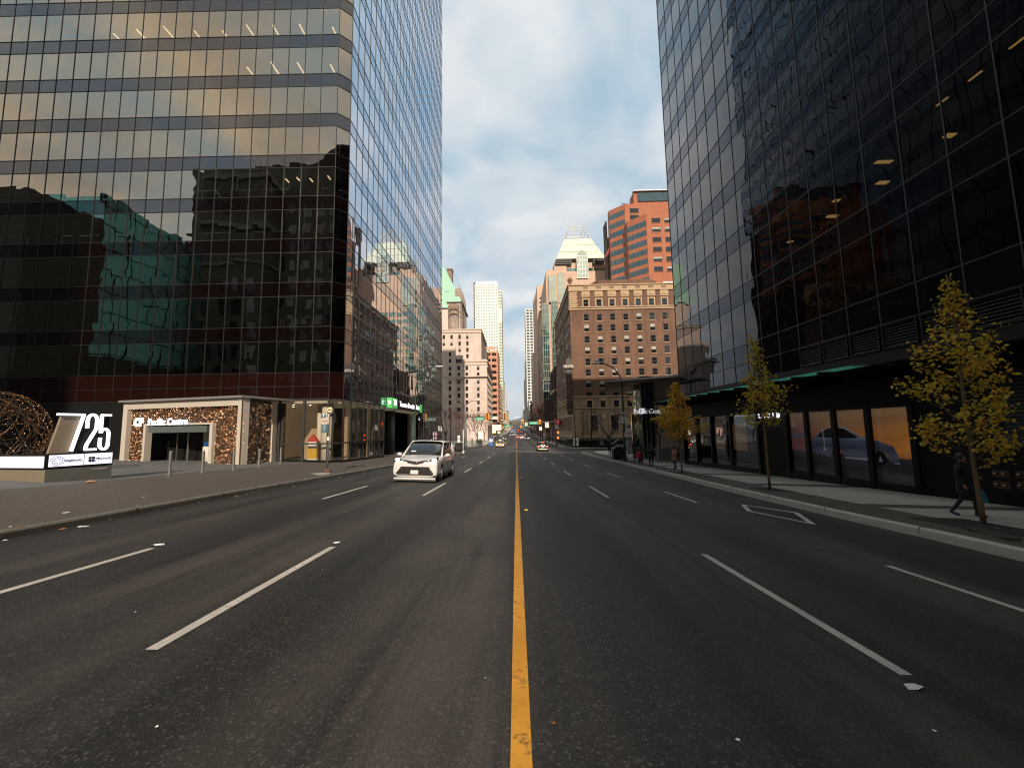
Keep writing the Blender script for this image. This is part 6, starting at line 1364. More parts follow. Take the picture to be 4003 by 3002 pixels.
for (px_,py_,Y,w,h,c_,lab,nm,cat) in ((1919,1714,100,1.1,1.9,(.03,.13,.33),'blue box kiosk with rounded top on the far left pavement','newspaper_kiosk','kiosk'),(1877,1722,92,.9,1.5,(.03,.03,.03),'black cabinet beside the plaza trees','utility_cabinet','cabinet'),(1866,1720,92,.6,1.6,(.1,.12,.1),'grey green meter cabinet left of the black cabinet','utility_cabinet','cabinet')):
    p=at(px_,py_,Y); zb=gz(p[0],Y)+SW; r=thing(nm,lab,cat,(p[0],Y,zb)); mb=MB(); mb.box(p[0]-w/2,p[0]+w/2,Y,Y+w*.8,zb,zb+h); part('cabinet',mb,mat(nm+'_paint',c_,.5),r,bevel=.06); mb=MB(); mb.box(p[0]-w*.35,p[0]+w*.35,Y-.02,Y,zb+h*.5,zb+h*.85); part('window',mb,M['sign_white'] if c_[2]>.2 else M['lens_off'],r)
# lit shelter panels / info signs (left pavement, far)
for (px_,py_,Y,w,h,col_,lab) in ((1878,1700,105,.9,1.6,(1,.85,.6),'glowing white panel beside the plaza trees'),(1931,1688,150,1.2,.7,(1,.85,.35),'glowing yellowish sign above the far left pavement'),(1942,1671,120,2.6,1.5,(.8,.78,.7),'pale banner hanging beside the stone hotel corner'),(1847,1700,88,.8,1.5,(.8,.5,.5),'white and red notice under the left trees')):
    p=at(px_,py_,Y); zb=gz(p[0],Y)+SW; r=thing('street_panel',lab,'panel',(p[0],Y,zb)); mb=MB(); mb.box(p[0]-w/2,p[0]+w/2,Y,Y+.12,p[2]-h/2,p[2]+h/2); part('panel_face',mb,mat('panel_face',col_,.5,emit=1.1 if 'glowing' in lab else .0,ecol=col_),r); mb=MB(); mb.tube([(p[0],Y+.06,zb),(p[0],Y+.06,p[2]-h/2)],.06,6); part('post',mb,M['pole_grey'],r)
# ad panel at hotel
p=gnd(2252,1748,SW); Y=97.; p=at(2252,1748,Y); zb=gz(p[0],Y)+SW; A_=thing('advert_panel','backlit advert panel in a black frame at the hotel corner','advert panel',(p[0],Y,zb)); zt_=at(2252,1709,Y)[2]
mb=MB(); mb.box(p[0]-.75,p[0]+.75,Y,Y+.3,zb,zt_+.2); part('frame',mb,M['black'],A_); mb=MB(); mb.box(p[0]-.6,p[0]+.6,Y-.03,Y-.005,zb+.35,zt_); part('poster',mb,M['sign_white'],A_); mb=MB(); mb.box(p[0]-.25,p[0]-.05,Y-.05,Y-.03,zb+.9,zb+1.6); mb.box(p[0]+.03,p[0]+.23,Y-.05,Y-.03,zb+.9,zb+1.65); mb.box(p[0]-.3,p[0]+.3,Y-.05,Y-.03,zb+.5,zb+.56); part('printed_shapes',mb,mat('ad_print',(.1,.14,.15),.5),A_)
p=at(2352,1735,98); A_=thing('poster_case','black and white framed poster before the hotel shopfront','poster',(p[0],98,-2.5)); mb=MB(); mb.box(p[0]-.5,p[0]+.5,98,98.1,-2.4,-.2); part('frame',mb,M['black'],A_); mb=MB(); mb.box(p[0]-.42,p[0]+.42,97.97,98,-2.2,-.4); part('print',mb,mat('speckled_print',(.25,.22,.22),.6,var=.95,scale=4),A_)
# planter seats on the left plaza far
for i,(px0,px1,py_,Y,lab) in enumerate(((1735,1800,1729,74,'low dark bench slab on the plaza nearest the tower'),(1800,1862,1731,90,'pale stone bench slab before the plaza trees'),(1740,1790,1741,72,'grey bench slab behind the minivan roof'))):
    a=at(px0,py_,Y); c=at(px1,py_,Y); zb=gz(a[0],Y)+SW; r=thing('plaza_bench',lab,'bench',(a[0],Y,zb)); mb=MB(); mb.box(a[0],c[0],Y,Y+1,zb+.3,zb+.5); part('slab',mb,M['concrete'],r)
    for x in (a[0]+.3,c[0]-.5): mb=MB(); mb.box(x,x+.2,Y+.2,Y+.8,zb,zb+.3); part('leg',mb,M['conc_dark'],r)
# flags on the hotel side
for i,yy in enumerate((118,124)):
    r=thing('wall_flag','red flag on the street side of the brick hotel, %s of two'%('nearer','farther')[i],'flag',(HX,yy,3)); zf=Zat(1650,HY)
    mb=MB(); mb.tube([(HX,yy,zf),(HX-2.2,yy,zf+1.5)],.05,6); part('staff',mb,M['black'],r)
    mb=MB(); n=6; mb.add([(HX-2.1+1.5*k/n,yy+.12*math.sin(k*1.3),zf+1.45-k*.17-j*1.4) for j in (0,1) for k in range(n+1)],[(k,k+1,k+n+2,k+n+1) for k in range(n)]); part('cloth',mb,mat('red_flag_cloth',(.42,.04,.06),.8),r)
# gull lamp's neighbour: skateboard-like tree guard lying by the near right tree
p=gnd(3800,2075,SW); q=gnd(3960,2115,SW)
TG=thing('tree_guard','rusty metal frame lying in the soil square of the nearest yellow tree','tree guard',p)
a=Vector((p[0],p[1],p[2]+.06)); c=Vector((q[0],q[1],q[2]+.06))
d=(c-a).normalized(); s=Vector((-d.y,d.x,0))
mb=MB()
for o in (-.09,.09): mb.tube([a+s*o,c+s*o],.018,6)
part('rail',mb,mat('rusty_rail',(.09,.07,.055),.6,.4),TG)
for t in (0,.12,.95,1.): mb=MB(); e=a.lerp(c,t); mb.tube([e-s*.14,e+s*.14],.03,6); part('crossbar',mb,mat('rusty_bar',(.06,.045,.035),.7),TG)
# soil squares
for i,(px_,py_,w,l) in enumerate(((3840,2058,1.5,2.4),(3011,1913,1.3,1.4),(2667,1848,1.2,1.6))):
    p=gnd(px_,py_,SW); mb=MB(); sheet(mb,p[0]-w/2,p[0]+w/2,p[1]-l/2,p[1]+l/2,.5,SW+.006); tag(part('tree_pit',mb,mat('tree_pit_soil',(.018,.014,.012),.95,bump=.5)),'dark soil square of a street tree',None,None,'structure')
# ================================================================ trees
M['bark_y']=mat('young_tree_bark',(.15,.095,.05),.8,var=.3,scale=8); M['bark_d']=mat('dark_bark',(.045,.032,.026),.9,var=.3); M['bark_r']=mat('reddish_twigs',(.10,.045,.035),.9,var=.3)
LEAF=[mat('leaf_gold',(.82,.54,.04),.6,var=.25,scale=9),mat('leaf_ochre',(.66,.43,.04),.6,var=.25,scale=9),mat('leaf_olive',(.5,.47,.05),.6,var=.25,scale=9),mat('leaf_orange',(.66,.3,.06),.6,var=.2,scale=9)]
for m in LEAF:
    t=m.node_tree; p=[n for n in t.nodes if n.type=='BSDF_PRINCIPLED'][0]; o=[n for n in t.nodes if n.type=='OUTPUT_MATERIAL'][0]
    tr=t.nodes.new('ShaderNodeBsdfTranslucent'); mx=t.nodes.new('ShaderNodeMixShader'); mx.inputs[0].default_value=.45; src=p.inputs['Base Color'].links[0].from_socket
    t.links.new(src,tr.inputs[0]); t.links.new(p.outputs[0],mx.inputs[1]); t.links.new(tr.outputs[0],mx.inputs[2]); t.links.new(mx.outputs[0],o.inputs[0])
def leafquad(q,c,s,r,mi):
    d=Vector((r.gauss(0,1),r.gauss(0,1),r.uniform(-1.3,.1))).normalized(); n=d.orthogonal().normalized(); n.rotate(Quaternion(d,r.uniform(0,6.28))); w=d.cross(n).normalized()
    P=[c,c+d*s*.35+w*s*.42,c+d*s*.75+w*s*.38,c+d*s*1.1,c+d*s*.75-w*s*.38,c+d*s*.35-w*s*.42]; f=n*s*.14
    q.add([tuple(P[0]),tuple(P[1]+f),tuple(P[2]+f),tuple(P[3]),tuple(P[4]+f),tuple(P[5]+f)],[(0,1,2,3),(0,3,4,5)],mi)
def yellow_tree(b0,topx,prof,label,seed,nleaf,ls,lean=(0,0),mix=(.45,.3,.15,.1),trunkr=.055,first=.36,group='yellow leaved street trees',twig=.018):
    """prof: list of (height fraction, crown radius m)"""
    r=random.Random(seed); b0=Vector(b0); top=Vector(topx); root=thing('street_tree',label,'tree',b0,group)
    N=14; T=[]
    for i in range(N+1):
        t=i/N; p=b0.lerp(top,t); p.x+=math.sin(t*5+seed)*.04+lean[0]*t*(1-t); p.y+=math.sin(t*4+2*seed)*.04; T.append(p)
    mb=MB(); mb.tube(T,[trunkr*(1-.82*(i/N))+.006 for i in range(N+1)],9); part('trunk',mb,M['bark_y'],root,smooth=True)
    br=MB(); tips=[]; Ht=(top-b0).length
    pr=lambda f: float(np.interp(f,[a for a,_ in prof],[c for _,c in prof]))
    nb=50
    for k in range(nb):
        f=first+(0.97-first)*((k+r.random())/nb); fi=min(f*N,N-.01); i=int(fi); s=T[i].lerp(T[i+1],fi-i)
        R=pr(min(1,f+.06))*r.uniform(.7,1.1); a=k*2.4+r.uniform(-.5,.5); e=s+Vector((math.cos(a)*R,math.sin(a)*R,R*r.uniform(.45,.95)))
        m1=s.lerp(e,.5)+Vector((math.cos(a),math.sin(a),0))*R*.08-Vector((0,0,R*.08))
        br.tube([s,m1,e],[twig*(1.1-f*.6),twig*.6,twig*.25],5)
        for j in range(r.randint(3,5)):
            t=r.uniform(.3,1); o=s.lerp(e,t); d=Vector((math.cos(a+r.uniform(-1.2,1.2)),math.sin(a+r.uniform(-1.2,1.2)),r.uniform(-.1,.8))).normalized()*R*r.uniform(.2,.5); br.tube([o,o+d],[twig*.4,twig*.18],4); tips.append((o,o+d))
        tips.append((m1,e))
    part('branches',br,M['bark_y'],root,smooth=True)
    q=MB()
    for _ in range(nleaf):
        o,e=r.choice(tips); t=r.random()**.7
        if (o.z-b0.z)/Ht>.70 and r.random()<.62: continue
        c=o.lerp(e,t)+Vector((r.gauss(0,.09),r.gauss(0,.09),r.gauss(0,.09)))
        leafquad(q,c,ls*r.uniform(.6,1.15),r,r.choices(range(4),mix)[0])
    part('crown',q,LEAF,root); return root
b1_=gnd(3843,2048,SW); t1=at(3690,1075,b1_[1]+.1)
yellow_tree(b1_,t1,[(.2,.6),(.32,1.05),(.55,1.0),(.7,.85),(.8,.45),(.9,.22),(1,.08)],'nearest yellow leaved young tree leaning beside the walking man',3,2800,.10,lean=(.35,0),mix=(.42,.30,.23,.05),first=.2)
b2_=gnd(3013,1913,SW); t2=at(2938,1310,b2_[1])
yellow_tree(b2_,t2,[(.35,.5),(.45,.95),(.6,1.0),(.7,.7),(.8,.35),(1,.1)],'olive yellow young tree with a bare whip top before the showroom',11,1500,.12,lean=(.1,0),mix=(.22,.33,.4,.05),first=.36)
b3_=gnd(2668,1847,SW); t3=at(2638,1490,b3_[1])
yellow_tree(b3_,t3,[(.32,.9),(.42,1.45),(.55,1.3),(.7,.8),(.8,.55),(.9,.4),(1,.1)],'dense golden young tree beside the person in the pink coat',5,4200,.13,lean=(-.1,0),mix=(.5,.3,.05,.15),first=.30,twig=.026)
for (px_,py_,Y,ty,sd,nl,lab) in ((2489,1745,70,1590,21,650,'thin golden tree before the hotel windows, left of the pair'),(2506,1745,66,1548,22,750,'taller thin golden tree beside the green glass stair tower')):
    b=at(px_,py_,Y); b=(b[0],Y,gz(b[0],Y)+SW); yellow_tree(b,at(px_-4,ty,Y),[(.35,.8),(.5,1.5),(.7,1.3),(.85,.7),(1,.1)],lab,sd,nl,.17,first=.4,mix=(.5,.3,.05,.15),trunkr=.08)
def bare_tree(b0,h,w,label,seed,mat_,depth=5,group='bare winter street trees',tr=.16,twigr=.02,spread=.5,fork=.28):
    r=random.Random(seed); root=thing('bare_tree',label,'tree',b0,group); mb=MB(); tw=MB()
    b0=Vector(b0); s=b0+Vector((0,0,h*fork)); mb.tube([b0,b0+Vector((0,0,h*fork*.5)),s],[tr,tr*.85,tr*.75],8); part('trunk',mb,mat_,root,smooth=True)
    def rec(p,d,L,rad,lv):
        e=p+d*L; mid=p.lerp(e,.5)+Vector((r.gauss(0,.03),r.gauss(0,.03),0))*L; tw.tube([p,mid,e],[rad,rad*.8,rad*.6],4 if lv>1 else 6,caps=False)
        if lv>=depth: return
        for k in range(r.choice((2,3,3))):
            ax=Vector((r.gauss(0,1),r.gauss(0,1),r.gauss(0,.3))).normalized(); nd=(d+ax*spread*r.uniform(.6,1.2)+Vector((0,0,.18))).normalized(); rec(e,nd,L*r.uniform(.62,.85),max(rad*.6,twigr*.35),lv+1)
    for k in range(5):
        a=k*1.26+r.uniform(-.4,.4); rec(s-Vector((0,0,r.uniform(0,h*.06))),Vector((math.cos(a)*w,math.sin(a)*w,1)).normalized(),h*.24,tr*.5,1)
    part('crown',tw,mat_,root); return root
k=0
for (px_,Y,h,w,sd,lab) in ((1742,84,8.5,.45,31,'reddish bare tree at the left of the plaza'),(1790,96,8,.4,32,'reddish bare tree left of the corner lamp'),(1845,98,8.5,.5,33,'broad reddish bare tree right of the corner lamp'),(1866,112,8,.45,34,'reddish bare tree behind the black cabinet'),(1893,150,8,.4,35,'small bare tree against the stone hotel base')):
    x=at(px_,1700,Y)[0]; bare_tree((x,Y,gz(x,Y)+SW),h,w,lab,sd,M['bark_r'],5 if Y<130 else 4,tr=.15,twigr=.05,spread=.45)
for i,(x,Y,h) in enumerate(((11.6,150,15),(11.8,163,16),(11.8,192,16),(11.8,206,17),(11.8,222,16),(11.9,240,16),(12,290,14),(12,310,14),(12,330,14),(12,360,13))):
    bare_tree((x,Y,gz(x,Y)+SW),h,.35,['tall brown bare tree nearest beyond the hotel','second tall bare tree beyond the hotel'][i] if i<2 else 'brown bare tree in the right kerb row, number %s from the hotel'%['','','three','four','five','six','seven','eight','nine','ten'][i],50+i,M['bark_r'],5 if i<5 else 4,group='bare trees along the right kerb',tr=.3,twigr=.1,spread=.4,fork=.22)
for i,(x,Y,h) in enumerate(((-9.6,190,9),(-9.6,206,9),(-9.6,225,9),(-9.6,245,9),(-9.6,300,9),(-9.6,330,9),(-9.7,370,9))):
    bare_tree((x,Y,gz(x,Y)+SW),h,.4,'small dark bare tree on the left kerb, %s from the stone hotel'%['first','second','third','fourth','fifth','sixth','seventh'][i],80+i,M['bark_d'],4,group='bare trees along the left kerb',tr=.2,twigr=.09)
x=at(2383,1740,92)[0]; bare_tree((x,92,gz(x,92)+SW),9.,.9,'spreading dark bare tree before the hotel base',41,M['bark_d'],5,tr=.28,twigr=.05,spread=.5)
x=at(2580,1745,46.5)[0]; bare_tree((x,46.5,gz(x,46.5)+SW),6.2,.3,'slender bare tree before the dusky pink wall',43,M['bark_d'],5,tr=.1,twigr=.03,spread=.32,fork=.4)
# ================================================================ vehicles
def tinted(name,c,rmin=.08,rmax=.8): return glassy(name,(1,1,1),rmin,rmax,power=3,wob=.02,tilt=0,opaque=c,wscale=2)
M['carglass']=tinted('car_window_glass',(.012,.014,.014),.07,.8); M['tyre']=mat('tyre_rubber',(.014,.014,.015),.8); M['rim']=mat('alloy_rim',(.3,.3,.3),.35,.8); M['rimdark']=mat('dark_alloy_rim',(.08,.08,.08),.4,.6)
M['plate']=mat('number_plate',(.7,.68,.62),.5,emit=.1); M['head_on']=mat('headlamp_lit',(1,.97,.85),.2,emit=4,ecol=(1,.93,.8)); M['head_dim']=mat('headlamp_glass',(.55,.6,.65),.12,emit=.6,ecol=(.8,.9,1)); M['tail_on']=mat('tail_lamp_lit',(.8,.03,.02),.3,emit=6,ecol=(1,.05,.03)); M['trim']=mat('black_car_trim',(.012,.012,.012),.45); M['chrome']=mat('chrome_trim',(.6,.6,.58),.15,1)
def loft(stations,ring,mi=None,close=True):
    """stations: list of (y, ring points) with x>=0 half profile from bottom centre to top centre -> full closed ring"""
    q=MB(); R=[]
    for y,hp in stations:
        full=[(x,y,z) for x,z in hp]+[(-x,y,z) for x,z in hp[::-1] if x>1e-6]; R.append(full)
    n=len(R[0]); vs=[p for r in R for p in r]; fs=[]
    for i in range(len(R)-1):
        for k in range(n): fs.append((i*n+k,(i+1)*n+k,(i+1)*n+(k+1)%n,i*n+(k+1)%n))
    if close: fs.append(tuple(range(n))); fs.append(tuple((len(R)-1)*n+k for k in range(n))[::-1])
    q.add(vs,fs); return q
def lpart(name,q,m,root,smooth=True,sub=0,loc=None,bevel=0):
    me=q.mesh(name,m,smooth); o=bpy.data.objects.new(name,me); link(o,root)
    if sub: md=o.modifiers.new('s','SUBSURF'); md.levels=sub; md.render_levels=sub
    if bevel: md=o.modifiers.new('b','BEVEL'); md.width=bevel; md.segments=2; md.limit_method='ANGLE'
    return o
def make_car(name,label,cat,L,Wd,Hh,paint,kind='sedan',lights='head',wb=None,rwheel=.33,group=None,grille=True):
    """local frame: front bumper at y=0 facing -Y, ground z=0, x centred"""
    r=thing(name,label,cat,(0,0,0),group); w=Wd/2; van=kind in('van','suv'); wb=wb or L*.59; fa=L*.185; ra=fa+wb
    belt=Hh*(.585 if van else .60); hood0=Hh*(.53 if kind=='van' else .46); hoodb=Hh*(.655 if kind=='van' else .62)
    def hp(s,zb,zt,zs): # s width scale
        return [(0,zb),(w*s*.82,zb),(w*s*.97,zb+.08),(w*s,zb+.22),(w*s*1.0,(zb+zs)/2+.05),(w*s*.985,zs-.06),(w*s*.90,zt-.015),(w*s*.5,zt+.012),(0,zt+.02)]
    cow=fa+ (L*.085 if van else L*.13)
    st=[(0.0,hp(.90 if kind=='van' else .74,.26,hood0-.14,hood0-.2)),(.06,hp(.955 if kind=='van' else .86,.2,hood0-.04,hood0-.1)),(.28,hp(.96,.18,hood0+.03,hood0-.02)),(fa,hp(1,.18,(hood0+hoodb)/2+.03,belt-.1)),(cow,hp(1,.18,hoodb,belt)),(L*.5,hp(1,.18,belt+.03,belt)),(ra,hp(1,.18,belt+.06,belt+.04)),(L*.93,hp(.985,.2,belt+.09,belt+.04)),(L-.08,hp(.95,.24,belt+(.12 if van else .08),belt)),(L,hp(.86,.32,belt+.04,belt-.1))]
    body=lpart('body',loft(st,0),[paint],r,True,2)
    # greenhouse
    ws=cow-.1; rt0=cow+(Hh-hoodb)*(1.7 if van else 1.6); rt1=L*(.93 if van else .70); rb=L*(.985 if van else .86)
    tw=w*(.725 if kind=='van' else .76 if van else .72)
    def gh(wb_,wt,zb,zt): return [(0,zb),(wb_,zb),(wb_*.5+wt*.5+.015,(zb+zt)/2),(wt,zt-.05),(wt*.86,zt-.005),(wt*.45,zt+.012),(0,zt+.015)]
    zb=belt-.03
    S=[(ws,gh(w*.86,w*.82,zb-.02,hoodb+.01)),((ws+rt0)/2,gh(w*.93,tw+ (w*.9-tw)*.45,zb,(hoodb+Hh)/2+.02)),(rt0,gh(w*.94,tw,zb,Hh-.04)),((rt0+rt1)/2,gh(w*.94,tw,zb,Hh-.02)),(rt1,gh(w*.93,tw*.97,zb,Hh-.06)),(rb,gh(w*.88,tw*.96 if not van else tw*.94,zb,belt+(.2 if van else .1)))]
    lpart('glasshouse',loft(S,0),[M['carglass']],r,True,1)
    # roof skin and pillars in paint
    def roofskin():
        q=MB(); ys=[rt0-.02,(rt0+rt1)/2,rt1+.02]; rows_=[]
        for y in ys:
            zt=Hh-.02 if y<rt1 else Hh-.05
            rows_.append([(x*tw,y,zt+.03*(1-abs(x)**2.5)-(.06 if abs(x)>.99 else 0)) for x in (-1.02,-.9,-.6,-.2,.2,.6,.9,1.02)])
        for rr in rows_: q.v+=rr
        for i in range(2):
            for k in range(7): a=i*8+k; q.f.append((a,a+1,a+9,a+8)); q.m.append(0)
        return q
    o=lpart('roof',roofskin(),[paint],r,True,0); md=o.modifiers.new('t','SOLIDIFY'); md.thickness=.035; md.offset=0
    q=MB()
    for s in (-1,1):
        q.tube([(s*w*.90,ws-.02,belt+.0),(s*(tw+.035),rt0-.02,Hh-.05)],[.045,.04],6)        # A pillar
        q.tube([(s*(tw+.03),rt0-.05,Hh-.05),(s*(tw+.035),(rt0+rt1)/2,Hh-.035),(s*(tw+.02),rt1,Hh-.075)],.042,6)
        q.tube([(s*(tw+.015),rt1,Hh-.08),(s*w*.9,rb,belt+.02)],[.06,.09],6)
    lpart('pillars',q,[paint],r,True)
    q=MB()
    for s in (-1,1):
        ym=rt0+(rt1-rt0)*(.28 if van else .42)
        for yy in (ym,ym+(rt1-rt0)*.38) if van else (ym,): q.tube([(s*w*.945,yy,belt),(s*(tw+.012),yy+.03,Hh-.07)],.03,5)
        q.box(s*w*1.0-.012,s*w*1.0+.004,fa+.45,ra-.45,.24,.32)
        for yy in (fa+.52,fa+L*.27,ra-.42): q.box(s*w*1.0-.02,s*w*1.0+.003,yy,yy+.012,.34,belt-.1)
    lpart('door_pillars',q,[M['trim']],r,False)
    for s in (-1,1):
        q=MB(); q.sph((s*(w+.13),ws+.28,belt+.10),(.13,.08,.085),10,6); q.tube([(s*w*.93,ws+.3,belt+.03),(s*(w+.08),ws+.29,belt+.07)],.025,5); lpart('mirror',q,[paint],r)
        q=MB()
        for k in (0,1): y=fa+L*.24+k*L*.2; q.box(s*(w*1.0+.0),s*(w*1.0+.03),y,y+.2,belt-.17,belt-.14)
        lpart('door_handle',q,[paint],r,False)
    for (sy) in (fa,ra):
        for s in (-1,1):
            q=MB(); q.tube([(s*(w*.80),sy,rwheel+.02),(s*(w*1.002),sy,rwheel+.02)],rwheel*1.17,22); lpart('wheel_arch',q,[M['trim']],r,False)
            wh=bpy.data.objects.new('wheel',None); wh.empty_display_size=.1; link(wh,r,(s*w*.9,sy,rwheel))
            q=MB(); q.tube([(-.11,0,0),(-.10,0,0),(.10,0,0),(.11,0,0)],[rwheel*.93,rwheel,rwheel,rwheel*.93],24); o=lpart('tyre',q,[M['tyre']],wh,False)
            q=MB(); x0=s*.085; q.tube([(x0,0,0),(x0+s*.035,0,0)],rwheel*.2,10)
            for k in range(5):
                a=k*2*math.pi/5; c_,s_=math.cos(a),math.sin(a); q.tube([(x0+s*.03,0,0),(x0+s*.035,c_*rwheel*.62,s_*rwheel*.62)],[.05,.035],5)
            q.tube([(x0+s*.032,math.cos(t*math.pi/10)*rwheel*.64,math.sin(t*math.pi/10)*rwheel*.64) for t in range(21)],.022,5,caps=False)
            lpart('rim',q,[M['rim']],wh)
    # front
    if kind!='van':
        for s in (-1,1):
            q=MB(); q.sph((s*w*.70,.10,hood0-.13),(.20,.12,.085),10,6); lpart('headlight',q,[M['head_on'] if lights=='head' else M['head_dim']],r)
            q=MB(); q.sph((s*w*.74,L-.06,belt-.12),(.19,.09,.12),10,6); lpart('tail_light',q,[M['tail_on'] if lights=='tail' else M['sign_red']],r)
        q=MB(); q.box(-w*.45,w*.45,-.01,.05,hood0-.28,hood0-.10); q.box(-w*.7,w*.7,-.02,.05,.22,.38); lpart('grille',q,[M['trim']],r,False)
        q=MB(); q.box(-w*.72,w*.72,L-.02,L+.015,.28,.44); lpart('rear_bumper_trim',q,[M['trim'] if lights!='tail' else M['rim']],r,False)
        q=MB(); q.box(-.26,.26,-.04,-.015,.36,.5); lpart('number_plate',q,[M['plate']],r,False); q=MB(); q.box(-.26,.26,L+.01,L+.025,belt-.26,belt-.12); lpart('number_plate',q,[M['plate']],r,False)
        if lights=='tail': q=MB(); q.box(-.3,.3,rb-.25,rb-.2,Hh-.12,Hh-.06) if False else q.box(-.25,.25,rt1+.02,rt1+.06,Hh-.09,Hh-.04); lpart('brake_light',q,[M['tail_on']],r,False)
    return r
def place(r,px,py,Y=None,rz=0,L=0):
    p=gnd(px,py) if Y is None else at(px,py,Y); x,y=p[0],p[1]; r.rotation_euler=(0,0,rz)
    # follow the street gradient
    g=(gz(x,y+2)-gz(x,y-2))/4; gx_=(gz(x+1,y)-gz(x-1,y))/2
    fwd=Vector((0,1,g)).normalized(); rt=Vector((1,0,gx_)); up=rt.cross(fwd).normalized(); rt=fwd.cross(up)
    Mx=Matrix([[rt.x,fwd.x,up.x],[rt.y,fwd.y,up.y],[rt.z,fwd.z,up.z]])@Matrix.Rotation(rz,3,'Z'); r.rotation_euler=Mx.to_euler()
    r.location=(x,y,gz(x,y)+.005); return r
P_white=mat('white_car_paint',(.62,.61,.59),.25,var=.02,coat=1); P_yel=mat('taxi_yellow_paint',(.75,.42,.03),.3,var=.05,coat=1); P_blk=mat('black_car_paint',(.012,.012,.014),.2,var=.1,coat=1); P_sil=mat('silver_car_paint',(.4,.4,.4),.3,.4,coat=1); P_red=mat('red_car_paint',(.4,.04,.03),.3,coat=1); P_dgr=mat('dark_grey_car_paint',(.05,.05,.055),.3,.2,coat=1)
# --- minivan, 12 percent over size like everything measured around it
V=make_car('minivan','white minivan with lit headlights driving towards the viewer','minivan',5.55,2.12,1.87,P_white,'van',wb=3.42,rwheel=.375)
w=1.06; hood0=1.93*.44
def vq(pts,m,name,th=.03,y0=None):
    q=MB(); n=len(pts); A=[(x,y,z) for x,y,z in pts]; B_=[(x,y+th,z) for x,y,z in pts]; q.add(A+B_,[tuple(range(n)),tuple(range(n,2*n))[::-1]]+[(i,n+i,n+(i+1)%n,(i+1)%n) for i in range(n)]); return lpart(name,q,[m],V,False)
# lower grille: wide hexagon with slats
gz0,gz1=.32,.68
vq([(-.80,-.015,gz0),(.80,-.015,gz0),(.86,.0,gz0+.08),(.62,-.03,gz1),(-.62,-.03,gz1),(-.86,.0,gz0+.08)],M['trim'],'lower_grille',.08)
q=MB()
for i in range(5): z=gz0+.08+i*.07; hw_=.80-.035*i; q.box(-hw_,hw_,-.045,-.02,z,z+.018)
lpart('grille_slats',q,[mat('grille_slat',(.05,.045,.04),.35,.5)],V,False)
vq([(-.34,.0,.86),(.0,-.03,.79),(.34,.0,.86),(.52,.06,1.0),(.2,.04,.95),(0,.03,.94),(-.2,.04,.95),(-.52,.06,1.0)],mat('upper_grille_dark',(.03,.015,.012),.25),'upper_grille',.06)
q=MB(); q.tube([(.10*math.cos(a*.3927),-.035,.875+.06*math.sin(a*.3927)) for a in range(17)],.01,5,caps=False); q.tube([(-.05,-.035,.875),(.05,-.035,.875)],.008,4); lpart('badge',q,[M['chrome']],V)
for s in (-1,1):
    vq([(s*.42,.04,.95),(s*.62,.06,1.0),(s*.90,.18,1.09),(s*1.0,.34,1.16),(s*.99,.34,1.06),(s*.90,.15,.93),(s*.60,.03,.88)][::s],mat('headlamp_black',(.02,.02,.02),.15),'headlamp_housing',.06)
    q=MB(); q.sph((s*.84,.13,1.0),(.12,.07,.065),10,7); lpart('headlight',q,[M['head_on']],V)
    q=MB(); q.sph((s*.60,.04,.94),(.07,.03,.02),8,5); lpart('turn_lamp',q,[M['head_dim']],V)
    q=MB(); q.box(s*.84,s*1.0,.02,.12,.22,.32); lpart('fog_recess',q,[M['trim']],V,False)
    q=MB(); q.sph((s*.92,5.50,1.15),(.1,.07,.2),8,6); lpart('tail_light',q,[M['sign_red']],V)
vq([(-.94,.02,.14),(.94,.02,.14),(.94,.05,.20),(-.94,.05,.20)],P_white,'bumper_lip',.1); vq([(-.96,.05,.07),(.96,.05,.07),(.96,.06,.13),(-.96,.06,.13)],M['trim'],'under_tray',.3)
q=MB(); q.box(-.17,.17,-.075,-.05,.38,.54); lpart('number_plate',q,[M['plate']],V,False)
q=MB(); q.box(-.13,.13,-.078,-.075,.43,.445); q.box(-.13,.13,-.078,-.075,.475,.49); lpart('plate_print',q,[M['sign_blue']],V,False)
q=MB(); yb=1.027+.43; q.box(-.60,-.36,1.60,1.61,1.30,1.38); lpart('dash_card',q,[M['plate']],V,False)
V.location=(-4.67,19.25,0)
def settle(r,x,y,rz=0,ymid=0):
    g=(gz(x,y+4)-gz(x,y))/4; gx_=(gz(x+1,y)-gz(x-1,y))/2
    fwd=Vector((0,1,g)).normalized(); rt=Vector((1,0,gx_)); up=rt.cross(fwd).normalized(); rt=fwd.cross(up)
    Mx=Matrix([[rt.x,fwd.x,up.x],[rt.y,fwd.y,up.y],[rt.z,fwd.z,up.z]])@Matrix.Rotation(rz,3,'Z'); r.rotation_euler=Mx.to_euler(); r.location=(x,y,gz(x,y)+.004)
settle(V,-4.65,19.3)
c=make_car('taxi','yellow taxi with bright headlights approaching the near crossing','taxi',4.7,1.85,1.5,P_yel,'sedan'); settle(c,-3.65,92)
q=MB(); q.box(-.3,.3,2.2,2.5,1.48,1.62); lpart('roof_lamp',q,[mat('taxi_roof_lamp',(.9,.9,.8),.4,emit=.5)],c,False)
c=make_car('car','dark sedan with glowing brake lights stopped in the right lanes','car',4.6,1.95,1.62,P_blk,'suv',lights='tail'); settle(c,4.5,73.5+4.6,math.pi)
q=MB(); q.box(-.8,.8,4.6,4.64,.36,.48); lpart('lit_bumper_strip',q,[mat('warm_reflector',(.8,.5,.3),.4,emit=.6)],c,False)
def xcar(name,label,x,y,L,Wd,Hh,p,kind,lights,rz=0,group='cars on the far street'):
    c=make_car(name,label,'car',L,Wd,Hh,p,kind,lights,group=group); settle(c,x,y,rz); return c
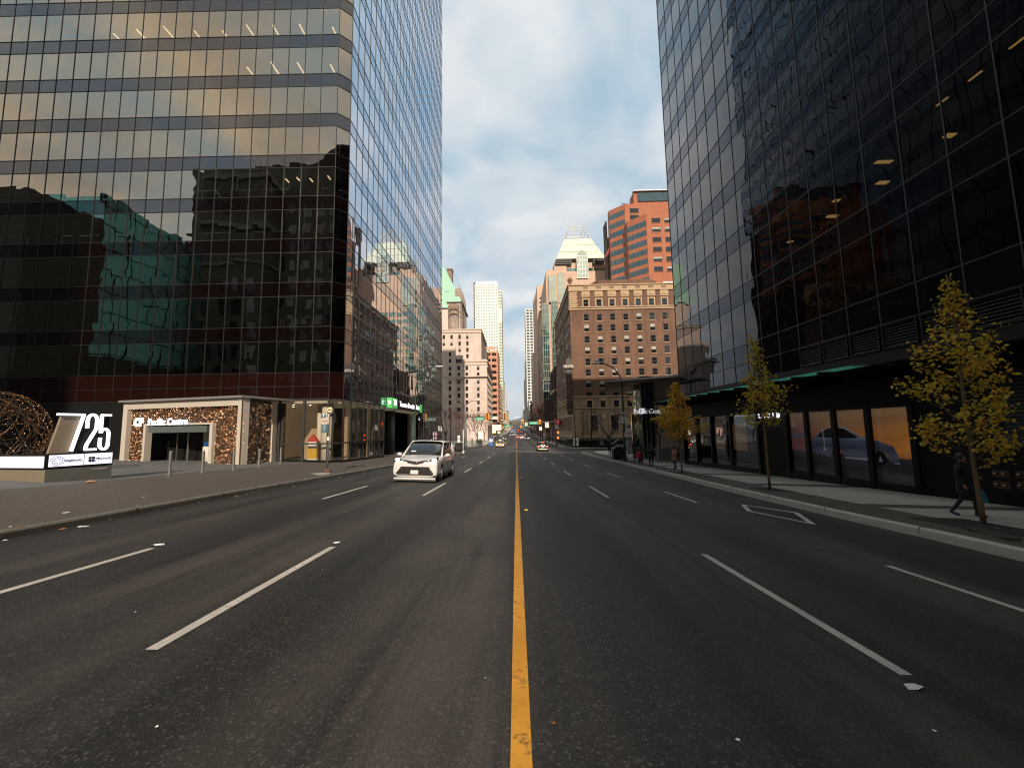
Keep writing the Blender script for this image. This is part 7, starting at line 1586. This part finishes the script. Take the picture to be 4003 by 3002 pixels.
xcar('car','black hatchback crossing sideways at the next crossing',-4.4,174,4.3,1.8,1.5,P_blk,'suv','head',math.pi/2)
xcar('car','dark sedan behind the black hatchback at the next crossing',1.4,176,4.4,1.8,1.45,P_dgr,'sedan','',-math.pi/2)
xcar('car','silver suv with tail lights waiting beyond the crossing',2.4,186+4.6,4.7,1.9,1.75,P_sil,'suv','tail',math.pi)
xcar('car','red hatchback just beyond the silver suv',.6,199+4.2,4.2,1.8,1.5,P_red,'suv','tail',math.pi)
xcar('car','black van seen from behind in the far right lane',4.9,236+4.8,4.9,2.0,1.95,P_blk,'suv','',math.pi)
xcar('car','oncoming dark car with headlights, left of the far pair',-3.2,262,4.6,1.85,1.5,P_dgr,'sedan','head'); xcar('car','oncoming silver car with headlights, right of the far pair',-.9,264,4.6,1.85,1.5,P_sil,'sedan','head')
for i,(x,y,h) in enumerate(((-4.2,425,'head'),(-1.4,428,'head'),(1.8,418,'tail'),(5,410,'tail'),(6.8,330,''),(7.2,345,''),(-4.5,560,'head'),(2.5,560,'tail'),(-1.6,620,'head'))):
    xcar('car',['leftmost bright oncoming car low in the distance','bright oncoming car beside the leftmost distant one','distant car with tail lights near the centre line','distant car with tail lights in the outer right lane','parked dark car by the right kerb','second parked dark car by the right kerb','tiny oncoming car far up the left lane','tiny car with tail lights far up the right lane','farthest oncoming car near the centre line'][i],x,y,4.6,1.9,1.5,P_sil if i%3==0 else P_dgr,'sedan',h,0 if h=='head' else math.pi,'tiny distant cars')
# ================================================================ people
SK=mat('skin',(.42,.22,.15),.55,var=.06); HAIR=mat('dark_hair',(.012,.009,.008),.6); JEAN=mat('dark_trousers',(.012,.012,.014),.8,var=.2); SHOE=mat('dark_shoes',(.01,.01,.012),.6)
def skinmesh(verts,edges,radii,sub=2,rootv=0):
    me=bpy.data.meshes.new('s'); me.from_pydata(verts,edges,[]); o=bpy.data.objects.new('s',me); COL.objects.link(o)
    md=o.modifiers.new('skin','SKIN'); md.use_smooth_shade=True
    for i,rr in enumerate(radii): me.skin_vertices[0].data[i].radius=(rr,rr) if not hasattr(rr,'__len__') else rr
    me.skin_vertices[0].data[rootv].use_root=True
    ms=o.modifiers.new('sub','SUBSURF'); ms.levels=sub; ms.render_levels=sub
    bpy.context.view_layer.update(); out=bpy.data.meshes.new_from_object(o.evaluated_get(bpy.context.evaluated_depsgraph_get())); bpy.data.objects.remove(o); return out
def person(label,loc,rz,h,pose,top,bot=JEAN,shoe=SHOE,coat=None,hood=False,hat=None,hair=HAIR,group=None,coatlen=.86,skirt=1.0,armr=1.25,collar=True,sleeve=None,glasses=False):
    """local frame: faces -Y, x to the figure's left... joints given for a 1.75 m figure"""
    s=h/1.75; r=thing('person',label,'person',loc,group,rz)
    J={'pel':(0,0,.95),'waist':(0,0,1.10),'chest':(0,-.01,1.30),'neck':(0,0,1.46),'jaw':(0,-.015,1.55),'head':(0,-.01,1.63),'crown':(0,.01,1.70)}
    for sd,k in ((1,'L'),(-1,'R')):
        J['sh'+k]=(sd*.18,.01,1.40); J['el'+k]=(sd*.26,.03,1.12); J['wr'+k]=(sd*.24,-.10,.90); J['pa'+k]=None
        J['hip'+k]=(sd*.095,0,.90); J['kn'+k]=(sd*.10,-.01,.50); J['an'+k]=(sd*.10,.02,.09); J['he'+k]=(sd*.10,.06,.05); J['toe'+k]=(sd*.115,-.17,.035)
    J.update(pose)
    V_=[];E_=[];Rr=[];idx={}
    def add(n,p,rr,par=None):
        idx[n]=len(V_); V_.append(tuple(x for x in p)); Rr.append(rr)
        if par is not None: E_.append((idx[par],idx[n]))
    add('pel',J['pel'],(.15,.11)); add('waist',J['waist'],(.14,.10),'pel'); add('chest',J['chest'],(.165,.11),'waist'); add('neck',J['neck'],.055,'chest'); add('jaw',J['jaw'],(.065,.08),'neck'); add('head',J['head'],(.08,.095),'jaw'); add('crown',J['crown'],(.06,.07),'head')
    hd=Vector(J['head']); fdir=Vector(pose.get('face',(0,-1,0))).normalized()
    add('nose',tuple(hd+fdir*.105+Vector((0,0,-.03))),.014,'head')
    hands=[]
    for k,sd in (('L',1),('R',-1)):
        add('sh'+k,J['sh'+k],.066,'chest'); add('el'+k,J['el'+k],.048,'sh'+k); add('wr'+k,J['wr'+k],.03,'el'+k)
        w_=Vector(J['wr'+k]); e_=Vector(J['el'+k]); d=(w_-e_).normalized(); cd_=Vector(pose.get('curl'+k,(0,-.5,-.2))).normalized()
        side=d.cross(cd_).normalized(); add('pa'+k,tuple(w_+d*.06),(.036,.02),'wr'+k); pc_=w_+d*.085; hands.append(pc_)
        for i,(o_,ln_) in enumerate(((-.03,.055),(-.01,.068),(.01,.062),(.028,.048))):
            a_=pc_+side*o_; m_=a_+(d*.8+cd_*.4).normalized()*ln_*.6; t_=m_+(d*.3+cd_).normalized()*ln_*.6
            add('f%s%da'%(k,i),tuple(a_+d*.01),.0105,'pa'+k); add('f%s%db'%(k,i),tuple(m_),.0095,'f%s%da'%(k,i)); add('f%s%dc'%(k,i),tuple(t_),.008,'f%s%db'%(k,i))
        b_=w_+d*.035-side*.03; add('t%sa'%k,tuple(b_),.013,'wr'+k); add('t%sb'%k,tuple(b_-side*.02+cd_*.03+d*.03),.0105,'t%sa'%k)
        add('hip'+k,J['hip'+k],.095,'pel'); add('kn'+k,J['kn'+k],.06,'hip'+k); add('an'+k,J['an'+k],.042,'kn'+k); add('he'+k,J['he'+k],.04,'an'+k); add('toe'+k,J['toe'+k],(.045,.03),'he'+k)
    Vs=[tuple(c*s for c in v) for v in V_]; Rs=[(a*s if not hasattr(a,'__len__') else tuple(x*s for x in a)) for a in Rr]
    me=skinmesh(Vs,E_,Rs,2)
    me.materials.clear()
    for m in (top,SK,bot,shoe): me.materials.append(m)
    hips=J['pel'][2]*s
    for p in me.polygons:
        c=p.center
        if (c-hd*s).length<.135*s or c.z>J['neck'][2]*s+.01: i=1
        elif min((c-h_*s).length for h_ in hands)<.085*s: i=1
        elif c.z<.105*s: i=3
        elif c.z<hips-.0: i=2
        else: i=0
        p.material_index=i; p.use_smooth=True
    me.name='body'; o=bpy.data.objects.new('body',me); link(o,r)
    # hair / hood / hat
    hh=hd*s
    def cap(name,rx,ry,rz_,off,m,cut):
        q=MB(); q.sph((hh.x+off[0]*s,hh.y+off[1]*s,hh.z+off[2]*s),(rx*s,ry*s,rz_*s),16,12)
        # drop faces in front of the face
        keep=[]; 
        for f in q.f:
            c=sum((Vector(q.v[i]) for i in f),Vector())/len(f)-hh
            if c.normalized().dot(fdir)>cut and c.z<.055*s: continue
            keep.append(f)
        q.f=keep; q.m=[0]*len(keep); return lpart(name,q,[m],r)
    if hood: cap('hood',.125,.135,.155,(-fdir.x*.03,-fdir.y*.03,.005),top,.62)
    else: cap('hair',.098,.108,.115,(-fdir.x*.016,-fdir.y*.016,.02),hair,.35)
    if hat: cap('knit_hat',.115,.125,.12,(-fdir.x*.01,-fdir.y*.01,.045),hat,.3)
    q=MB(); sdv=fdir.cross(Vector((0,0,1)))
    for e in (-1,1):
        c=hh+(fdir*.088+sdv*.033*e+Vector((0,0,.005)))*s; q.sph(tuple(c),(.013*s,.011*s,.009*s),6,4)
    lpart('eyes',q,[M['black']],r)
    q=MB(); c=hh+(fdir*.088+Vector((0,0,-.062)))*s; q.sph(tuple(c),(.024*s,.012*s,.006*s),8,4); lpart('mouth',q,[mat('lips',(.3,.1,.08),.5)],r)
    q=MB()
    for e in (-1,1): c=hh+(sdv*.083*e-Vector((0,0,.01)))*s; q.sph(tuple(c),(.012*s,.022*s,.03*s),6,5)
    lpart('ears',q,[SK],r)
    if glasses:
        q=MB()
        for e in (-1,1): c=hh+(fdir*.1+sdv*.035*e+Vector((0,0,.005)))*s; q.sph(tuple(c),(.03*s,.018*s,.02*s),8,6)
        a=hh+(fdir*.1-sdv*.07)*s; b_=hh+(fdir*.1+sdv*.07)*s; q.tube([tuple(a),tuple(b_)],.006*s,4); q.tube([tuple(a),tuple(hh-sdv*.086*s)],.005*s,4); q.tube([tuple(b_),tuple(hh+sdv*.086*s)],.005*s,4); lpart('sunglasses',q,[M['black']],r)
    # coat: torso rings + sleeves, one mesh
    cm=coat or top; q=MB(); rings=[]
    zt_=J['neck'][2]; hem=coatlen; ch=Vector(J['chest']); pe=Vector(J['pel'])
    levels=[(zt_+.015,.085,.085),(zt_-.03,.15,.10),(zt_-.08,.205,.125),(zt_-.2,.215,.15),(zt_-.34,.195,.145)]
    n_=5
    for i in range(n_): f=(i+1)/n_; zz_=(zt_-.34)+(hem-(zt_-.34))*f; k_=1+(.04+.16*(skirt-1)*3)*f; levels.append((zz_,.195*k_,.15*k_))
    N=20; vs=[];fs=[]
    for i,(z,a,b_) in enumerate(levels):
        t=(z-pe.z)/(ch.z-pe.z); c=pe.lerp(ch,max(-.6,min(1.25,t)))
        for k in range(N):
            an=2*math.pi*k/N; wob=1+.025*math.sin(5*an+i*1.7)+.02*math.sin(9*an-i); vs.append(((c.x+math.cos(an)*a*wob)*s,(c.y+math.sin(an)*b_*wob)*s,z*s))
    for i in range(len(levels)-1):
        for k in range(N): fs.append((i*N+k,(i+1)*N+k,(i+1)*N+(k+1)%N,i*N+(k+1)%N))
    fs.append(tuple(range(N))[::-1] if False else tuple(range(N))); q.add(vs,fs)
    for k in 'LR':
        a,b_,c=(Vector(J[x+k])*s for x in ('sh','el','wr')); a=a+Vector((0,0,.0)); P=[a-(b_-a)*.05,a.lerp(b_,.3),a.lerp(b_,.7),b_,b_.lerp(c,.5),c+(c-b_)*.05]; q.tube(P,[.078*s*armr/1.25*1.1,.074*s*armr/1.25,.068*s*armr/1.25,.066*s*armr/1.25,.058*s*armr/1.25,.048*s*armr/1.25],12)
        q.sph(tuple(a),(.085*s,.08*s,.08*s),10,7)
    if collar: q.tube([(0,0,0)]*0 or [((math.cos(t*math.pi/8)*.085)*s+J['neck'][0]*s,(math.sin(t*math.pi/8)*.09+J['neck'][1])*s,(zt_+.03)*s) for t in range(17)],.028*s,7,caps=False)
    o=lpart('coat',q,[cm],r,True,1)
    return r,s
def gp(px,py): return gnd(px,py,SW)
BLK=mat('black_coat_fabric',(.010,.010,.011),.85,var=.25,scale=12); GREY=mat('dark_grey_wool',(.03,.03,.032),.9,var=.3,scale=14); PINK=mat('dusty_pink_down_coat',(.34,.16,.10),.7,var=.25,scale=7,bump=.4,bs=9); WSHOE=mat('pale_shoes',(.6,.58,.55),.6); NAVY=mat('navy_shoes',(.02,.03,.05),.6)
p=gp(3785,2018)
man,ms=person('man in a long black coat and sunglasses walking past the nearest yellow tree',p,math.radians(28),1.74,dict(elL=(.27,.0,1.13),wrL=(.20,-.20,1.10),elR=(-.28,.05,1.13),wrR=(-.26,-.05,.90),hipL=(.09,0,.9),knL=(.11,-.14,.50),anL=(.11,-.16,.10),heL=(.11,-.12,.05),toeL=(.12,-.36,.035),knR=(-.10,.05,.50),anR=(-.10,.28,.13),heR=(-.10,.33,.09),toeR=(-.11,.12,.03),face=(.35,-.94,0),curlL=(-.6,-.3,-.3)),BLK,coat=BLK,shoe=NAVY,coatlen=.66,skirt=1.25,glasses=True,armr=1.6)
def attach_world(r,loc): # point in r's local frame -> world
    return Matrix.Translation(r.location)@Matrix.Rotation(r.rotation_euler[2],4,'Z')@Vector(loc)
h_=attach_world(man,(-.27*ms,-.07*ms,.80*ms))
h_=Vector(at(3838,1925,p[1]+.1)); 
bg_=thing('shopping_bag','teal plastic shopping bag carried low beside the leaning tree trunk','bag',(h_.x,h_.y,h_.z-.2)); q=MB(); q.add([(h_.x-.10,h_.y-.03,h_.z+.05),(h_.x+.02,h_.y-.03,h_.z+.07),(h_.x+.12,h_.y-.06,h_.z-.25),(h_.x-.08,h_.y-.06,h_.z-.30),(h_.x-.10,h_.y+.03,h_.z+.05),(h_.x+.02,h_.y+.03,h_.z+.07),(h_.x+.12,h_.y+.06,h_.z-.25),(h_.x-.08,h_.y+.06,h_.z-.30)],[(0,3,2,1),(4,5,6,7),(0,1,5,4),(1,2,6,5),(2,3,7,6),(3,0,4,7)]); part('bag_body',q,mat('teal_plastic',(.01,.22,.26),.4,var=.3,scale=9,bump=.6,bs=14),bg_,bevel=.015)
q=MB(); q.tube([(h_.x-.08,h_.y,h_.z+.04),(h_.x-.10,h_.y,h_.z+.18),(h_.x-.05,h_.y,h_.z+.05)],.008,5); part('bag_handle',q,mat('teal_handle',(.01,.2,.24),.4),bg_)
# group near the bin
person('person in a black hood leaning beside the gull lamp pole',gp(2482,1806),math.radians(-115),1.84,dict(chest=(0,-.05,1.28),neck=(0,-.10,1.44),jaw=(0,-.15,1.52),head=(0,-.17,1.60),crown=(0,-.16,1.67),elL=(.24,-.02,1.1),wrL=(.12,-.16,.98),elR=(-.24,-.02,1.1),wrR=(-.12,-.16,.98)),BLK,hood=True,coatlen=.82)
g3=gp(2506,1819); w3,s3=person('woman in a long grey coat and black scarf holding a red bag',g3,math.radians(-12),1.84,dict(elR=(-.26,.0,1.12),wrR=(-.16,-.17,1.04),elL=(.25,.0,1.12),wrL=(.12,-.18,1.12),face=(-.3,-.95,0)),GREY,hood=False,hat=BLK,coatlen=.32,skirt=1.22)
q=MB(); q.tube([((math.cos(t*math.pi/8)*.09)*s3,(math.sin(t*math.pi/8)*.1)*s3,1.50*s3) for t in range(17)],.05*s3,8,caps=False); lpart('scarf',q,[BLK],w3)
hv=Vector(at(2496,1776,g3[1]-.35)); rb_=thing('red_bag','bright red shopping bag held by the woman in the grey coat','bag',(hv.x,hv.y,hv.z-.3)); q=MB(); q.add([(hv.x-.17,hv.y-.07,hv.z-.28),(hv.x+.16,hv.y-.07,hv.z-.33),(hv.x+.17,hv.y-.07,hv.z+.18),(hv.x+.02,hv.y-.07,hv.z+.25),(hv.x-.12,hv.y-.07,hv.z+.12),(hv.x-.17,hv.y+.07,hv.z-.28),(hv.x+.16,hv.y+.07,hv.z-.33),(hv.x+.17,hv.y+.07,hv.z+.18),(hv.x+.02,hv.y+.07,hv.z+.25),(hv.x-.12,hv.y+.07,hv.z+.12)],[(0,1,2,3,4),(9,8,7,6,5),(0,5,6,1),(1,6,7,2),(2,7,8,3),(3,8,9,4),(4,9,5,0)]); part('bag_body',q,mat('red_bag_fabric',(.55,.015,.03),.5,var=.25,scale=8),rb_,bevel=.03)
q=MB(); q.tube([(hv.x-.02,hv.y,hv.z+.22),(hv.x+.04,hv.y,hv.z+.4),(hv.x+.1,hv.y,hv.z+.2)],.015,5); part('bag_handle',q,mat('red_handle',(.4,.01,.02),.5),rb_)
person('person in a puffy black jacket and pale shoes standing at the kerb',gp(2547,1831),math.radians(8),1.80,dict(elR=(-.33,.0,1.12),wrR=(-.10,-.17,1.33),elL=(.34,.02,1.10),wrL=(.24,-.12,.92),hipL=(.1,0,.9),knL=(.12,0,.5),anL=(.14,.02,.09),heL=(.14,.06,.05),toeL=(.17,-.16,.035)),BLK,hood=True,coatlen=.84,armr=1.75,shoe=WSHOE,skirt=1.05)
g5=gp(2640,1833); p5,s5=person('person in a dusty pink coat and dark hat looking at a phone',g5,math.radians(-75),1.74,dict(anL=(.1,-.1,.09),knL=(.1,-.08,.5),heL=(.1,-.06,.05),toeL=(.11,-.29,.035),anR=(-.1,.14,.09),heR=(-.1,.18,.05),toeR=(-.11,-.05,.035),jaw=(0,-.04,1.54),head=(0,-.06,1.61),crown=(0,-.04,1.68),elL=(.25,.02,1.12),wrL=(.15,-.22,1.16),elR=(-.25,.02,1.12),wrR=(-.15,-.22,1.16),face=(0,-.93,-.35)),PINK,hat=BLK,coatlen=.68,skirt=1.06,armr=1.5)
q=MB(); q.sph((0,.23*s5,1.12*s5),(.15*s5,.10*s5,.22*s5),12,8); lpart('backpack',q,[BLK],p5) if False else None
bw=attach_world(p5,(0,.25*s5,1.1*s5)); q=MB(); q.sph(tuple(bw),(.12,.15,.25),14,9); bk=thing('backpack','black backpack worn over the dusty pink coat','backpack',(bw.x,bw.y,bw.z-.25)); part('pack_body',q,BLK,bk,smooth=True); q=MB(); q.sph((bw.x+.06,bw.y,bw.z-.08),(.08,.11,.12),10,7); part('front_pocket',q,BLK,bk,smooth=True)
ph=attach_world(p5,(0,-.33*s5,1.2*s5)); q=MB(); q.box(ph.x-.06,ph.x+.06,ph.y-.005,ph.y+.005,ph.z-.03,ph.z+.05); solo('phone',q,M['black'],'dark phone held up by the person in the pink coat','phone',tuple(ph),bevel=.004)
person('person in black standing beyond the litter bin, back turned',gp(2384,1781),math.radians(170),1.95,dict(elR=(-.27,0,1.12),wrR=(-.2,-.14,1.0),elL=(.27,0,1.12),wrL=(.2,-.14,1.0)),BLK,hood=True,coatlen=.85)
# far pedestrians
for i,(px_,Y) in enumerate(((2160,130),(2152,150),(2166,160),(1935,150),(1912,130),(2142,190),(1946,185))):
    x=at(px_,1735,Y)[0]; person(['dark figure on the far right pavement nearest the hotel','second dark figure on the far right pavement','third dark figure under the right trees','dark figure on the far left pavement by the kiosk','dark figure near the stone hotel corner','small dark figure farther up the right pavement','small dark figure farther up the left pavement'][i],(x,Y,gz(x,Y)+SW),R_.uniform(0,6),1.75,{},BLK,hood=bool(i%2),group='far pedestrians')
# ================================================================ air
hz=MB(); hz.box(-14000,14000,-1200,17500,-30,720)
m=bpy.data.materials.new('haze'); m.use_nodes=True; t=m.node_tree; t.nodes.clear(); b=NB(t)
v=b.n('ShaderNodeVolumePrincipled',{'Color':(.80,.88,.95,1),'Density':5e-5,'Anisotropy':.3}); o=b.n('ShaderNodeOutputMaterial'); t.links.new(v.outputs[0],o.inputs['Volume'])
tag(part('haze',hz,m),'thin pale air over the far end of the street',None,None,'stuff')
